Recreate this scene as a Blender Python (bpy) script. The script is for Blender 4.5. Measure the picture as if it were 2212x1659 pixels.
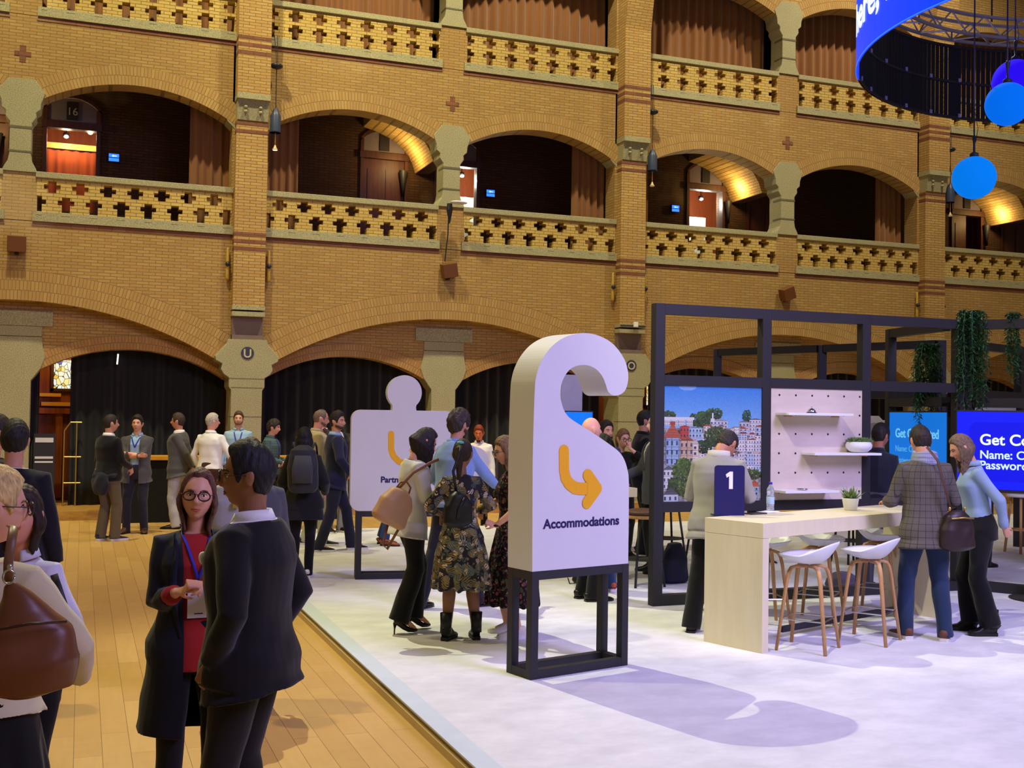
import bpy, bmesh, math, random
import numpy as np
from mathutils import Vector, Matrix, noise
from mathutils.bvhtree import BVHTree

for o in list(bpy.data.objects): bpy.data.objects.remove(o)
SC = bpy.context.scene
COL = SC.collection
random.seed(7)

# ------------------------------------------------------------------ camera
CAM_H = 1.86
cam = bpy.data.cameras.new('camera'); cam_o = bpy.data.objects.new('camera', cam); COL.objects.link(cam_o)
cam.sensor_fit = 'HORIZONTAL'; cam.sensor_width = 36.0; cam.lens = 36.0*2445/2212
cam.clip_start = .05; cam.clip_end = 200
_f, _cx, _cy = 2445.0, 1106.0, 829.5
def _r0(x, y): return np.array([x-_cx, -(y-_cy), -_f])
_X = _r0(7555, 992); _X /= np.linalg.norm(_X)
_Y = _r0(178, 880); _Y -= _X*_X.dot(_Y); _Y /= np.linalg.norm(_Y)
_R = np.array([_X, _Y, np.cross(_X, _Y)])
M4 = Matrix.Identity(4)
for i in range(3):
    for j in range(3): M4[i][j] = float(_R[i, j])
M4.translation = Vector((0, 0, CAM_H)); cam_o.matrix_world = M4
SC.camera = cam_o
def at(x, y, **k):
    """point of the place seen at photo pixel (x, y) that lies on the given X, Y or Z plane"""
    d = _R@_r0(x, y); a, v = list(k.items())[0]; i = 'XYZ'.index(a); c = np.array([0, 0, CAM_H])
    return c+d*(v-c[i])/d[i]

# ------------------------------------------------------------------ world, lights, exposure
SC.view_settings.view_transform = 'Standard'; SC.view_settings.look = 'None'
SC.view_settings.exposure = 0.0; SC.view_settings.gamma = 1.0; SC.view_settings.use_curve_mapping = False
w = bpy.data.worlds.new('world'); SC.world = w; w.use_nodes = True
w.node_tree.nodes['Background'].inputs[0].default_value = (1.0, .80, .52, 1); w.node_tree.nodes['Background'].inputs[1].default_value = .15

def light(kind, name, loc, aim, power, color, size=.2, angle=60, blend=.6, sy=None):
    l = bpy.data.lights.new(name, kind); o = bpy.data.objects.new(name, l); COL.objects.link(o)
    o.location = loc; l.energy = power; l.color = color
    if aim is not None:
        o.rotation_euler = (Vector(aim)-Vector(loc)).to_track_quat('-Z', 'Y').to_euler()
    if kind == 'SPOT': l.shadow_soft_size = size; l.spot_size = math.radians(angle); l.spot_blend = blend
    elif kind == 'AREA':
        l.size = size; l.spread = math.radians(angle)
        if sy: l.shape = 'RECTANGLE'; l.size_y = sy
    else: l.shadow_soft_size = size
    return o
# stage spots hung over the hall (outside the frame)
light('SPOT', 'rig_spot', (1.25, 13.1, 9.7), (3.9, 5.6, 0), 2800, (1, 1, .62), .03, 62, .7)
light('SPOT', 'rig_spot', (1.6, 4.6, 8.4), (6.9, 9.2, .8), 1500, (1, .94, .72), .05, 42, .6)
light('SPOT', 'rig_spot', (9.5, 12.5, 9.0), (7.6, 7.6, 0), 700, (.95, .95, .8), .06, 70, .9)
light('AREA', 'rig_wash', (8.0, -1.5, 8.5), (4.6, 8.2, .6), 450, (.50, .43, 1), 4.5, 84)
light('SPOT', 'rig_wash', (-5.5, 8.2, 6.8), (4.2, 8.4, .7), 260, (1, .84, .36), .12, 50, .9)
light('SPOT', 'rig_wash', (-2.5, 9.5, 9.8), (-1.0, 15.5, 0), 1500, (1, .82, .36), .3, 95, 1)
light('SPOT', 'rig_wash', (-2.0, 9.0, 9.8), (-.5, 5.0, 0), 1300, (1, .84, .44), .15, 80, 1)
# warm floods on the brick wall
light('SPOT', 'wall_flood', (-1.0, 15.0, 16.6), (.6, 20.5, 5.4), 6000, (1, .93, .56), .25, 84, .9)
light('SPOT', 'wall_flood', (7.0, 15.0, 16.6), (7.6, 20.5, 5.2), 5400, (1, .91, .60), .25, 84, .9)
light('SPOT', 'wall_flood', (15.6, 15.0, 16.6), (15.8, 20.5, 5.2), 4500, (1, .88, .66), .25, 84, .9)

# ------------------------------------------------------------------ materials
def s2l(c):
    return tuple(((v/255)/12.92 if v/255 <= .04045 else ((v/255+.055)/1.055)**2.4) for v in c[:3])
class NT:
    def __init__(s, name):
        s.m = bpy.data.materials.new(name); s.m.use_nodes = True; s.t = s.m.node_tree
        s.b = s.t.nodes['Principled BSDF']
    def n(s, typ, **kw):
        nd = s.t.nodes.new(typ)
        for k, v in kw.items():
            if isinstance(k, str) and hasattr(nd, k): setattr(nd, k, v)
        return nd
    def l(s, a, b): s.t.links.new(a, b)
    def math(s, op, a, b=None, c=None):
        nd = s.t.nodes.new('ShaderNodeMath'); nd.operation = op
        for i, v in enumerate((a, b, c)):
            if v is None: continue
            if isinstance(v, (int, float)): nd.inputs[i].default_value = v
            else: s.l(v, nd.inputs[i])
        return nd.outputs[0]
    def mix(s, f, a, b, blend='MIX'):
        nd = s.t.nodes.new('ShaderNodeMixRGB'); nd.blend_type = blend
        for i, v in enumerate((f, a, b)):
            if isinstance(v, (int, float)): nd.inputs[i].default_value = v
            elif isinstance(v, tuple): nd.inputs[i].default_value = (*v[:3], 1)
            else: s.l(v, nd.inputs[i])
        return nd.outputs[0]
    def obj(s): return s.n('ShaderNodeTexCoord').outputs['Object']
    def uv(s): return s.n('ShaderNodeTexCoord').outputs['UV']
    def noise(s, scale, detail=3, vec=None, rough=.5):
        nd = s.n('ShaderNodeTexNoise'); nd.inputs['Scale'].default_value = scale; nd.inputs['Detail'].default_value = detail
        nd.inputs['Roughness'].default_value = rough
        s.l(vec if vec is not None else s.obj(), nd.inputs['Vector']); return nd
    def scalev(s, v, sc):
        nd = s.n('ShaderNodeMapping'); nd.inputs['Scale'].default_value = sc; s.l(v, nd.inputs['Vector']); return nd.outputs[0]
    def ramp(s, f, stops, interp='LINEAR'):
        nd = s.n('ShaderNodeValToRGB'); cr = nd.color_ramp; cr.interpolation = interp
        while len(cr.elements) < len(stops): cr.elements.new(.5)
        for e, (p, c) in zip(cr.elements, stops): e.position = p; e.color = (*c[:3], 1)
        s.l(f, nd.inputs[0]); return nd.outputs[0]
    def bump(s, h, strength=.3, dist=.01):
        nd = s.n('ShaderNodeBump'); nd.inputs['Strength'].default_value = strength; nd.inputs['Distance'].default_value = dist
        s.l(h, nd.inputs['Height']); s.l(nd.outputs[0], s.b.inputs['Normal'])
    def fin(s, rough=.7, metal=0, spec=None):
        s.b.inputs['Roughness'].default_value = rough; s.b.inputs['Metallic'].default_value = metal
        if spec is not None: s.b.inputs['Specular IOR Level'].default_value = spec
        return s.m
_mc = {}
def plain(c, rough=.6, metal=0, var=.12, scale=9, bump=0, spec=.35):
    k = ('p', c, rough, metal, var, scale, bump)
    if k in _mc: return _mc[k]
    t = NT('painted_%d_%d_%d' % c[:3]); col = s2l(c)
    nz = t.noise(scale, 4)
    t.l(t.mix(nz.outputs[0], tuple(v*(1-var) for v in col), tuple(min(1, v*(1+var)) for v in col)), t.b.inputs['Base Color'])
    if bump: t.bump(t.noise(scale*12, 3).outputs[0], bump, .004)
    _mc[k] = t.fin(rough, metal, spec); return _mc[k]
def cloth(c, rough=.9, weave=260, var=.16, strength=.35):
    k = ('c', c, rough, weave)
    if k in _mc: return _mc[k]
    t = NT('cloth_%d_%d_%d' % c[:3]); col = s2l(c)
    nz = t.noise(6, 5); fine = t.noise(weave, 2)
    t.l(t.mix(nz.outputs[0], tuple(v*(1-var) for v in col), tuple(min(1, v*(1+var)) for v in col)), t.b.inputs['Base Color'])
    h = t.math('ADD', t.math('MULTIPLY', fine.outputs[0], .35), t.noise(14, 3).outputs[0])
    t.bump(h, strength, .006)
    t.b.inputs['Sheen Weight'].default_value = .15
    _mc[k] = t.fin(rough, 0, .2); return _mc[k]
def skin(c):
    k = ('s', c)
    if k in _mc: return _mc[k]
    t = NT('skin_%d' % c[0]); col = s2l(c)
    nz = t.noise(22, 4)
    t.l(t.mix(nz.outputs[0], tuple(v*.86 for v in col), (min(1, col[0]*1.12), col[1]*1.03, col[2])), t.b.inputs['Base Color'])
    t.bump(t.noise(240, 2).outputs[0], .12, .002)
    t.b.inputs['Subsurface Weight'].default_value = .06; t.b.inputs['Subsurface Radius'].default_value = (.02, .008, .004)
    _mc[k] = t.fin(.5, 0, .35); return _mc[k]
def hairm(c):
    k = ('h', c)
    if k in _mc: return _mc[k]
    t = NT('hair_%d' % c[0]); col = s2l(c)
    v = t.scalev(t.obj(), (1, 1, .12)); nz = t.noise(130, 4, v); big = t.noise(14, 2)
    f = t.math('ADD', t.math('MULTIPLY', nz.outputs[0], .75), t.math('MULTIPLY', big.outputs[0], .3))
    t.l(t.ramp(f, [(.32, tuple(x*.5 for x in col)), (.7, tuple(min(1, x*1.5+.004) for x in col))]), t.b.inputs['Base Color'])
    t.bump(nz.outputs[0], .6, .006)
    _mc[k] = t.fin(.58, 0, .25); return _mc[k]
def emit(c, strength):
    k = ('e', c, strength)
    if k in _mc: return _mc[k]
    t = NT('glow_%d_%d_%d' % c[:3]); col = s2l(c)
    t.b.inputs['Base Color'].default_value = (*[x*.04 for x in col], 1)
    t.b.inputs['Emission Color'].default_value = (*col, 1); t.b.inputs['Emission Strength'].default_value = strength
    _mc[k] = t.fin(.4); return _mc[k]

def brick(name, c1, c2, mort, bw=.21, rh=.054, uv=False, msize=.006, dirt=.5, bias=-.1):
    t = NT(name)
    if uv: vec = t.uv()
    else:
        sp = t.n('ShaderNodeSeparateXYZ'); t.l(t.obj(), sp.inputs[0])
        cb = t.n('ShaderNodeCombineXYZ'); t.l(t.math('ADD', sp.outputs[0], sp.outputs[1]), cb.inputs[0]); t.l(sp.outputs[2], cb.inputs[1]); vec = cb.outputs[0]
    b = t.n('ShaderNodeTexBrick'); t.l(vec, b.inputs['Vector'])
    b.inputs['Scale'].default_value = 1; b.inputs['Brick Width'].default_value = bw; b.inputs['Row Height'].default_value = rh
    b.inputs['Mortar Size'].default_value = msize; b.inputs['Mortar Smooth'].default_value = .3; b.inputs['Bias'].default_value = bias
    b.inputs['Color1'].default_value = (*s2l(c1), 1); b.inputs['Color2'].default_value = (*s2l(c2), 1); b.inputs['Mortar'].default_value = (*s2l(mort), 1)
    # bricks of other firings: a second brick lookup picks out a few lighter ones
    b2 = t.n('ShaderNodeTexBrick'); t.l(vec, b2.inputs['Vector'])
    for k, v in (('Scale', 1), ('Brick Width', bw), ('Row Height', rh), ('Mortar Size', 0), ('Bias', -.55)): b2.inputs[k].default_value = v
    b2.inputs['Color1'].default_value = (0, 0, 0, 1); b2.inputs['Color2'].default_value = (1, 1, 1, 1)
    f2 = t.math('MULTIPLY', b2.outputs['Color'], .5)
    col = t.mix(f2, b.outputs['Color'], tuple(min(1, v*1.4) for v in s2l(c1)))
    st = t.noise(.9, 5, None, .6)
    col = t.mix(t.math('MULTIPLY', st.outputs[0], dirt), col, tuple(v*.45 for v in s2l(c2)))
    st2 = t.noise(.35, 4); ef = t.ramp(st2.outputs[0], [(.62, (0, 0, 0)), (.72, (1, 1, 1))])
    col = t.mix(t.math('MULTIPLY', ef, .22), col, tuple(min(1, v*1.25) for v in s2l((200, 180, 140))))
    fine = t.noise(60, 3)
    col = t.mix(.16, col, fine.outputs['Color'], 'OVERLAY')
    t.l(col, t.b.inputs['Base Color'])
    t.bump(t.math('ADD', t.math('SUBTRACT', 1, b.outputs['Fac']), t.math('MULTIPLY', fine.outputs[0], .4)), .5, .01)
    return t.fin(.85, 0, .25)
M = {}
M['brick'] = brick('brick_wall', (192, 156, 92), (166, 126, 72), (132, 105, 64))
M['brick_pier'] = brick('brick_pier', (206, 168, 100), (180, 136, 78), (122, 96, 58))
M['brick_yel'] = brick('brick_yellow', (216, 186, 104), (196, 158, 84), (118, 94, 56), .19, .058)
M['brick_dark'] = brick('brick_purple', (148, 96, 68), (118, 70, 52), (104, 78, 56), .22, .075)
M['brick_in'] = brick('brick_gallery', (92, 62, 40), (70, 44, 30), (44, 32, 22))  # dark tones hold the shade of the unlit gallery
M['brick_arch'] = brick('brick_arch', (194, 158, 94), (172, 130, 76), (128, 100, 60), .058, .165, True, .005)
M['brick_arch2'] = brick('brick_arch_red', (190, 148, 88), (168, 122, 72), (126, 98, 60), .056, .12, True, .005)
def granite():
    t = NT('granite'); nz = t.noise(70, 4); big = t.noise(2.2, 4)
    c = t.ramp(nz.outputs[0], [(.3, s2l((126, 118, 84))), (.5, s2l((170, 162, 122))), (.7, s2l((196, 190, 150)))])
    c = t.mix(t.math('MULTIPLY', big.outputs[0], .4), c, s2l((122, 114, 84)))
    t.l(c, t.b.inputs['Base Color']); t.bump(nz.outputs[0], .4, .006); return t.fin(.8, 0, .3)
M['granite'] = granite()
M['recess'] = plain((120, 100, 88), .8, 0, .15, 6, .2)  # darker than the granite: the recess's shadow is in this colour
def planks():
    t = NT('parquet'); sp = t.n('ShaderNodeSeparateXYZ'); t.l(t.obj(), sp.inputs[0])
    cb = t.n('ShaderNodeCombineXYZ'); t.l(sp.outputs[1], cb.inputs[0]); t.l(sp.outputs[0], cb.inputs[1])
    b = t.n('ShaderNodeTexBrick'); t.l(cb.outputs[0], b.inputs['Vector'])
    for k, v in (('Scale', 1), ('Brick Width', 1.15), ('Row Height', .145), ('Mortar Size', .0018), ('Mortar Smooth', .2), ('Bias', 0.)): b.inputs[k].default_value = v
    b.offset = .37
    b.inputs['Color1'].default_value = (*s2l((210, 170, 96)), 1); b.inputs['Color2'].default_value = (*s2l((192, 150, 80)), 1); b.inputs['Mortar'].default_value = (*s2l((96, 66, 30)), 1)
    g = t.noise(9, 5, t.scalev(t.obj(), (3, .35, 1))); c = t.mix(t.math('MULTIPLY', g.outputs[0], .35), b.outputs['Color'], s2l((150, 104, 52)))
    wv = t.noise(5, 3, t.scalev(t.obj(), (.8, 3, 1))); c = t.mix(t.math('MULTIPLY', wv.outputs[0], .25), c, s2l((226, 186, 118)))
    t.l(c, t.b.inputs['Base Color']); t.bump(t.math('ADD', wv.outputs[0], t.math('MULTIPLY', b.outputs['Fac'], -1)), .12, .006)
    return t.fin(.42, 0, .4)
M['parquet'] = planks()
def carpet():
    t = NT('carpet'); a = t.noise(3.2, 6, t.scalev(t.obj(), (1, 1.6, 1)), .65); b = t.noise(420, 2)
    c = t.ramp(a.outputs[0], [(.3, s2l((205, 205, 208))), (.7, s2l((226, 226, 228)))])
    c = t.mix(.12, c, b.outputs['Color'], 'OVERLAY')
    t.l(c, t.b.inputs['Base Color']); t.bump(t.math('ADD', b.outputs[0], a.outputs[0]), .35, .004); return t.fin(.95, 0, .1)
M['carpet'] = carpet()
M['strip'] = plain((196, 206, 214), .8, 0, .05)
M['fascia'] = plain((176, 150, 108), .7, 0, .1, 3)
def wood(name, c1, c2, sc=(1, 1, .1), k=14, rough=.5):
    t = NT(name); v = t.scalev(t.obj(), sc); nz = t.noise(k, 5, v, .6)
    t.l(t.ramp(nz.outputs[0], [(.3, s2l(c1)), (.7, s2l(c2))]), t.b.inputs['Base Color']); t.bump(nz.outputs[0], .15, .003)
    return t.fin(rough, 0, .35)
M['oak'] = wood('oak', (176, 128, 78), (206, 162, 108))
M['walnut'] = wood('dark_wood', (54, 26, 14), (84, 42, 22))
M['orangewood'] = wood('warm_wood', (120, 58, 18), (178, 92, 34))
M['ply'] = wood('plywood', (206, 190, 176), (222, 206, 192), (.25, 1, 1), 7, .6)
M['birch'] = wood('birch_board', (214, 202, 166), (222, 211, 178), (1, 1, .15), 12, .5)
M['blacksteel'] = plain((40, 38, 42), .5, 0, .15, 5)
M['blackcloth'] = cloth((20, 19, 22))
M['white'] = plain((236, 236, 236), .45, 0, .03)
M['offwhite'] = plain((206, 203, 202), .6, 0, .03)
M['cream'] = plain((242, 234, 202), .55, 0, .04)
M['chrome'] = plain((200, 200, 205), .2, 1, .05)
M['orange'] = plain((232, 168, 20), .5, 0, .03)
M['navyink'] = plain((34, 26, 78), .5, 0, .05)
M['gold'] = plain((190, 160, 80), .35, .8, .1)
def curtainm(name, c, c2):
    t = NT(name); nz = t.noise(5, 3, t.scalev(t.obj(), (6, 1, .2)))
    t.l(t.mix(nz.outputs[0], s2l(c), s2l(c2)), t.b.inputs['Base Color']); t.b.inputs['Sheen Weight'].default_value = .3
    t.bump(t.noise(200, 2).outputs[0], .2, .003); return t.fin(.9, 0, .15)
M['rust'] = curtainm('velvet_rust', (120, 78, 44), (148, 98, 56))
M['redcurtain'] = curtainm('velvet_red', (150, 62, 28), (182, 82, 38))
M['black_curtain'] = curtainm('velvet_black', (20, 20, 22), (30, 29, 30))
M['whitecurtain'] = curtainm('voile', (206, 210, 190), (226, 228, 206))

# ------------------------------------------------------------------ mesh helpers
class MB:
    def __init__(s): s.v = []; s.f = []; s.uv = {}; s.mi = []
    def add(s, vs, fs, mi=0, uvs=None):
        b = len(s.v); s.v += [tuple(map(float, p)) for p in vs]
        for k, f in enumerate(fs):
            if uvs: s.uv[len(s.f)] = uvs[k]
            s.f.append(tuple(b+i for i in f)); s.mi.append(mi)
        return s
    def box(s, x0, x1, y0, y1, z0, z1, mi=0, M=None):
        vs = [(x, y, z) for z in (z0, z1) for y in (y0, y1) for x in (x0, x1)]
        if M is not None: vs = [tuple(M@Vector(v)) for v in vs]
        return s.add(vs, [(0, 2, 3, 1), (4, 5, 7, 6), (0, 1, 5, 4), (2, 6, 7, 3), (0, 4, 6, 2), (1, 3, 7, 5)], mi)
    def prism(s, poly, y0, y1, mi=0):
        """closed outline of (x, z) points extruded along Y (must be simple); filled by ear clipping"""
        from mathutils.geometry import tessellate_polygon
        a = sum(poly[i][0]*poly[(i+1) % len(poly)][1]-poly[(i+1) % len(poly)][0]*poly[i][1] for i in range(len(poly)))
        if a < 0: poly = poly[::-1]
        n = len(poly); tri = tessellate_polygon([[Vector((p[0], p[1], 0)) for p in poly]])
        vs = [(p[0], y0, p[1]) for p in poly]+[(p[0], y1, p[1]) for p in poly]
        fs = []
        for t in tri:
            p, q, r = [poly[i] for i in t]
            ar = (q[0]-p[0])*(r[1]-p[1])-(r[0]-p[0])*(q[1]-p[1])
            t = t if ar > 0 else (t[0], t[2], t[1])
            fs.append(tuple(t)); fs.append(tuple(i+n for i in (t[0], t[2], t[1])))
        for i in range(n): j = (i+1) % n; fs.append((i, i+n, j+n, j))
        return s.add(vs, fs, mi)
    def loft(s, C, rx, ry, right=None, n=16, e=2., mi=0, cap=True, flat=None):
        """closed tube through centres C with elliptical rings; right = direction of the rx axis"""
        C = [Vector(c) for c in C]; m = len(C)
        if not hasattr(rx, '__len__'): rx = [rx]*m
        if not hasattr(ry, '__len__'): ry = [ry]*m
        vs = []
        prev = None
        for i in range(m):
            t = (C[min(i+1, m-1)]-C[max(i-1, 0)])
            t = t.normalized() if t.length > 1e-9 else Vector((0, 0, 1))
            if right is not None: r = Vector(right)
            elif prev is not None: r = prev
            else: r = Vector((1, 0, 0)) if abs(t.x) < .8 else Vector((0, 1, 0))
            r = (r-t*r.dot(t)).normalized(); prev = r; u = t.cross(r)
            for k in range(n):
                a = 2*math.pi*k/n; ca, sa = math.cos(a), math.sin(a)
                cx_ = math.copysign(abs(ca)**(2/e), ca); sy_ = math.copysign(abs(sa)**(2/e), sa)
                vs.append(C[i]+r*(rx[i]*cx_)+u*(ry[i]*sy_))
        fs = []
        for i in range(m-1):
            for k in range(n):
                a = i*n+k; b = i*n+(k+1) % n; fs.append((a, b, b+n, a+n))
        if cap:
            fs.append(tuple(reversed(range(n)))); fs.append(tuple((m-1)*n+k for k in range(n)))
        return s.add(vs, fs, mi)
    def tube(s, P, r, n=8, mi=0): return s.loft(P, r, r, None, n, 2., mi)
    def ell(s, c, r, M=None, nu=16, nv=10, mi=0):
        vs = []; fs = []
        for j in range(1, nv):
            ph = math.pi*j/nv
            for k in range(nu):
                th = 2*math.pi*k/nu; vs.append((math.sin(ph)*math.cos(th)*r[0], math.sin(ph)*math.sin(th)*r[1], math.cos(ph)*r[2]))
        vs += [(0, 0, r[2]), (0, 0, -r[2])]; T = len(vs)-2; B = T+1
        for j in range(nv-2):
            for k in range(nu):
                a = j*nu+k; b = j*nu+(k+1) % nu; fs.append((a, a+nu, b+nu, b))
        for k in range(nu):
            fs.append((T, k, (k+1) % nu)); a = (nv-2)*nu; fs.append((B, a+(k+1) % nu, a+k))
        vs = [Vector(v) for v in vs]
        if M is not None: vs = [M@v for v in vs]
        c = Vector(c); return s.add([v+c for v in vs], fs, mi)
    def lathe(s, prof, c=(0, 0, 0), n=24, mi=0, sx=1, sy=1):
        C = [(c[0], c[1], c[2]+z) for r, z in prof]
        return s.loft(C, [max(1e-4, r*sx) for r, z in prof], [max(1e-4, r*sy) for r, z in prof], (1, 0, 0), n, 2., mi)
    def mesh(s, name):
        me = bpy.data.meshes.new(name); me.from_pydata(s.v, [], s.f)
        if s.uv:
            ul = me.uv_layers.new(name='UVMap')
            for p in me.polygons:
                u = s.uv.get(p.index)
                if u:
                    for li, q in zip(p.loop_indices, u): ul.data[li].uv = q
        if any(s.mi):
            for p, m in zip(me.polygons, s.mi): p.material_index = m
        me.update(); return me
    def build(s, name, mat, parent=None, smooth=False, bevel=0, loc=None, rot=None):
        me = s.mesh(name)
        for m in (mat if isinstance(mat, (list, tuple)) else [mat]): me.materials.append(m)
        if smooth:
            for p in me.polygons: p.use_smooth = True
        o = bpy.data.objects.new(name, me); COL.objects.link(o)
        if parent: o.parent = parent
        if bevel:
            b = o.modifiers.new('bevel', 'BEVEL'); b.width = bevel; b.segments = 2; b.limit_method = 'ANGLE'
        if loc: o.location = loc
        if rot: o.rotation_euler = rot
        return o
def tag(o, label, cat, group=None, kind=None):
    o['label'] = label; o['category'] = cat
    if group: o['group'] = group
    if kind: o['kind'] = kind
    return o
def thing(name, label, cat, loc=(0, 0, 0), rz=0, group=None, kind=None):
    o = bpy.data.objects.new(name, None); COL.objects.link(o); o.empty_display_size = .1
    o.location = loc; o.rotation_euler = (0, 0, rz); return tag(o, label, cat, group, kind)
def copy_tree(o, parent=None):
    c = o.copy(); COL.objects.link(c)
    if parent: c.parent = parent
    for ch in list(o.children): copy_tree(ch, c)
    return c
def text_mesh(txt, size, bold=.0, extrude=.002, align='LEFT'):
    cu = bpy.data.curves.new('txt', 'FONT'); cu.body = txt; cu.size = size; cu.extrude = extrude; cu.offset = bold; cu.align_x = align
    o = bpy.data.objects.new('txt', cu); COL.objects.link(o); dg = bpy.context.evaluated_depsgraph_get()
    me = bpy.data.meshes.new_from_object(o.evaluated_get(dg)); bpy.data.objects.remove(o); return me
def text(name, txt, size, mat, parent, loc, rz=0, bold=.0, extrude=.002, align='LEFT', sx=1):
    """upright lettering facing -Y of its parent"""
    me = text_mesh(txt, size, bold, extrude, align); me.materials.clear(); me.materials.append(mat)
    o = bpy.data.objects.new(name, me); COL.objects.link(o); o.parent = parent; o.location = loc; o.rotation_euler = (math.pi/2, 0, rz); o.scale = (sx, 1, 1)
    return o
def arc_pts(cx, cz, r, a0, a1, n): return [(cx+r*math.cos(math.radians(a0+(a1-a0)*i/n)), cz+r*math.sin(math.radians(a0+(a1-a0)*i/n))) for i in range(n+1)]

# ================================================================== THE HALL
YW = 20.5; PITCH = 7.54; PIER0 = 2.70; COL0 = 6.47
BAYS = (-1, 0, 1, 2)            # bay k: pier at PIER0+k*PITCH, colonnette at COL0+k*PITCH
mb = MB(); mb.box(-14, 32, -6, 24, -.2, 0); tag(mb.build('floor', M['parquet']), 'worn yellow parquet floor of the hall', 'floor', kind='structure')
# ---- carpeted platform
t = thing('stage_platform', 'low exhibition platform covered in pale grey carpet', 'platform', (1.88, 0, 0))
mb = MB(); mb.box(.02, 26, -5.5, 16.9, .0, .082); mb.build('deck', M['fascia'], t)
mb = MB(); mb.box(.13, 26, -5.5, 16.9, .082, .09); mb.build('carpet_cover', M['carpet'], t)
mb = MB(); mb.box(.0, .13, -5.5, 16.9, .08, .0905); mb.build('edge_strip', M['strip'], t)
mb = MB(); mb.box(-.006, .02, -5.5, 16.9, .0, .048); mb.build('fascia_board', plain((196, 172, 122), .7, 0, .1, 3), t)
# ---- wooden step along the wall
mb = MB(); mb.box(-14, 32, 19.95, 24, 0, .15); tag(mb.build('trim_1', wood('step_wood', (150, 108, 50), (190, 144, 74), (.3, 1, 1))), 'wooden step running along the foot of the brick wall', 'step', kind='structure')

def circ(w, h): return (w*w+h*h)/(2*h)
class Arch:
    def __init__(s, cx, w, spring, crown): s.cx, s.w, s.sp, s.cr = cx, w, spring, crown; s.r = circ(w, crown-spring); s.zc = crown-s.r
    def z(s, x):
        d = abs(x-s.cx)
        return s.zc+math.sqrt(max(0, s.r*s.r-d*d)) if d <= s.w else s.sp
def arch_wall(mb, x0, x1, arch, ztop, y0, y1, n=40, foot=None):
    """masonry above an arch: strips from the soffit up to ztop"""
    xs = sorted(set([x0, x1]+[arch.cx-arch.w+2*arch.w*i/n for i in range(n+1)])); xs = [x for x in xs if x0-1e-6 <= x <= x1+1e-6]
    def zl(x): return arch.z(x) if abs(x-arch.cx) < arch.w+1e-6 else (foot if foot is not None else arch.sp)
    for a, b in zip(xs[:-1], xs[1:]):
        za, zb = zl(a), zl(b)
        if abs((a+b)/2-arch.cx) > arch.w: za = zb = (foot if foot is not None else arch.sp)
        v = [(a, y0, za), (b, y0, zb), (b, y0, ztop), (a, y0, ztop), (a, y1, za), (b, y1, zb), (b, y1, ztop), (a, y1, ztop)]
        mb.add(v, [(0, 1, 2, 3), (5, 4, 7, 6), (0, 4, 5, 1), (3, 2, 6, 7)])
def arch_band(arch, r0, r1, y, parent, mat, rings, name='arch_band', th=.012):
    a1 = math.degrees(math.acos(min(1, arch.w/arch.r))); a0 = 180-a1; n = 36
    mb = MB()
    for i in range(n):
        A, B = math.radians(a0+(a1-a0)*i/n), math.radians(a0+(a1-a0)*(i+1)/n)
        P = [(arch.cx+rr*math.cos(a), arch.zc+rr*math.sin(a)) for a, rr in ((A, arch.r+r0), (B, arch.r+r0), (B, arch.r+r1), (A, arch.r+r1))]
        v = [(p[0], y-th, p[1]) for p in P]+[(p[0], y+.002, p[1]) for p in P]
        ua, ub = -A*(arch.r+.2), -B*(arch.r+.2)
        q = [(ua, 0), (ub, 0), (ub, r1-r0), (ua, r1-r0)]
        mb.add(v, [(0, 1, 2, 3), (0, 4, 5, 1), (3, 2, 6, 7)], 0, [q, [q[0], q[0], q[1], q[1]], [q[3], q[2], q[2], q[3]]])
    return mb.build(name, mat, parent)

wall = thing('wall_back', 'long brick wall with rows of arches and open galleries', 'wall', (0, 0, 0), kind='structure')
mbw = MB(); mbi = MB()
for k in BAYS:
    c = COL0+k*PITCH; p = PIER0+k*PITCH; q = p+PITCH
    big = Arch(c, 3.44, 2.62, 3.63)
    arch_wall(mbw, p, q, big, 4.97, YW, YW+.3, 56)
    arch_band(big, 0, .50, YW, wall, M['brick_arch'], 3)
    for s in (-1, 1):
        sub = Arch(c+s*1.84, 1.6, 2.40, 2.88); xs = sorted((c, c+s*3.6))
        arch_wall(mbi, xs[0], xs[1], sub, 3.9, YW+.3, YW+.62, 32)
        arch_band(sub, 0, .24, YW+.3, wall, M['brick_arch2'], 2)
        for lv in (0, 1):
            dz = 3.46*lv
            ga = Arch(c+s*1.83, 1.66, 6.93+dz, 7.43+dz); xs = sorted((c, c+s*3.77))
            arch_wall(mbw, xs[0], xs[1], ga, 8.43+dz, YW, YW+.42, 32)
            arch_band(ga, 0, .33, YW, wall, M['brick_arch'], 2)
mbw.build('masonry', M['brick'], wall); mbi.build('recessed_masonry', M['brick'], wall)

for k in BAYS:
    c = COL0+k*PITCH; mb = MB(); mb.box(c-.13, c+.13, YW-.008, YW, 7.72, 7.80); mb.box(c-.05, c+.05, YW-.007, YW, 7.62, 7.90); mb.build('dark_brick_cross', M['brick_dark'], wall)
for k in BAYS[1:]:
    c = COL0+k*PITCH; V_ = [(1.25, 7.66), (.95, 7.58), (.65, 7.46), (.40, 7.28), (.22, 7.02), (.14, 6.8)]
    mb = MB(); mb.prism([(c-x, z) for x, z in V_]+[(c+x, z) for x, z in V_[::-1]]+[(c+1.25, 8.19), (c-1.25, 8.19)], 21.25, 22.53); mb.build('gallery_vault', M['brick_pier'], wall)
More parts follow.
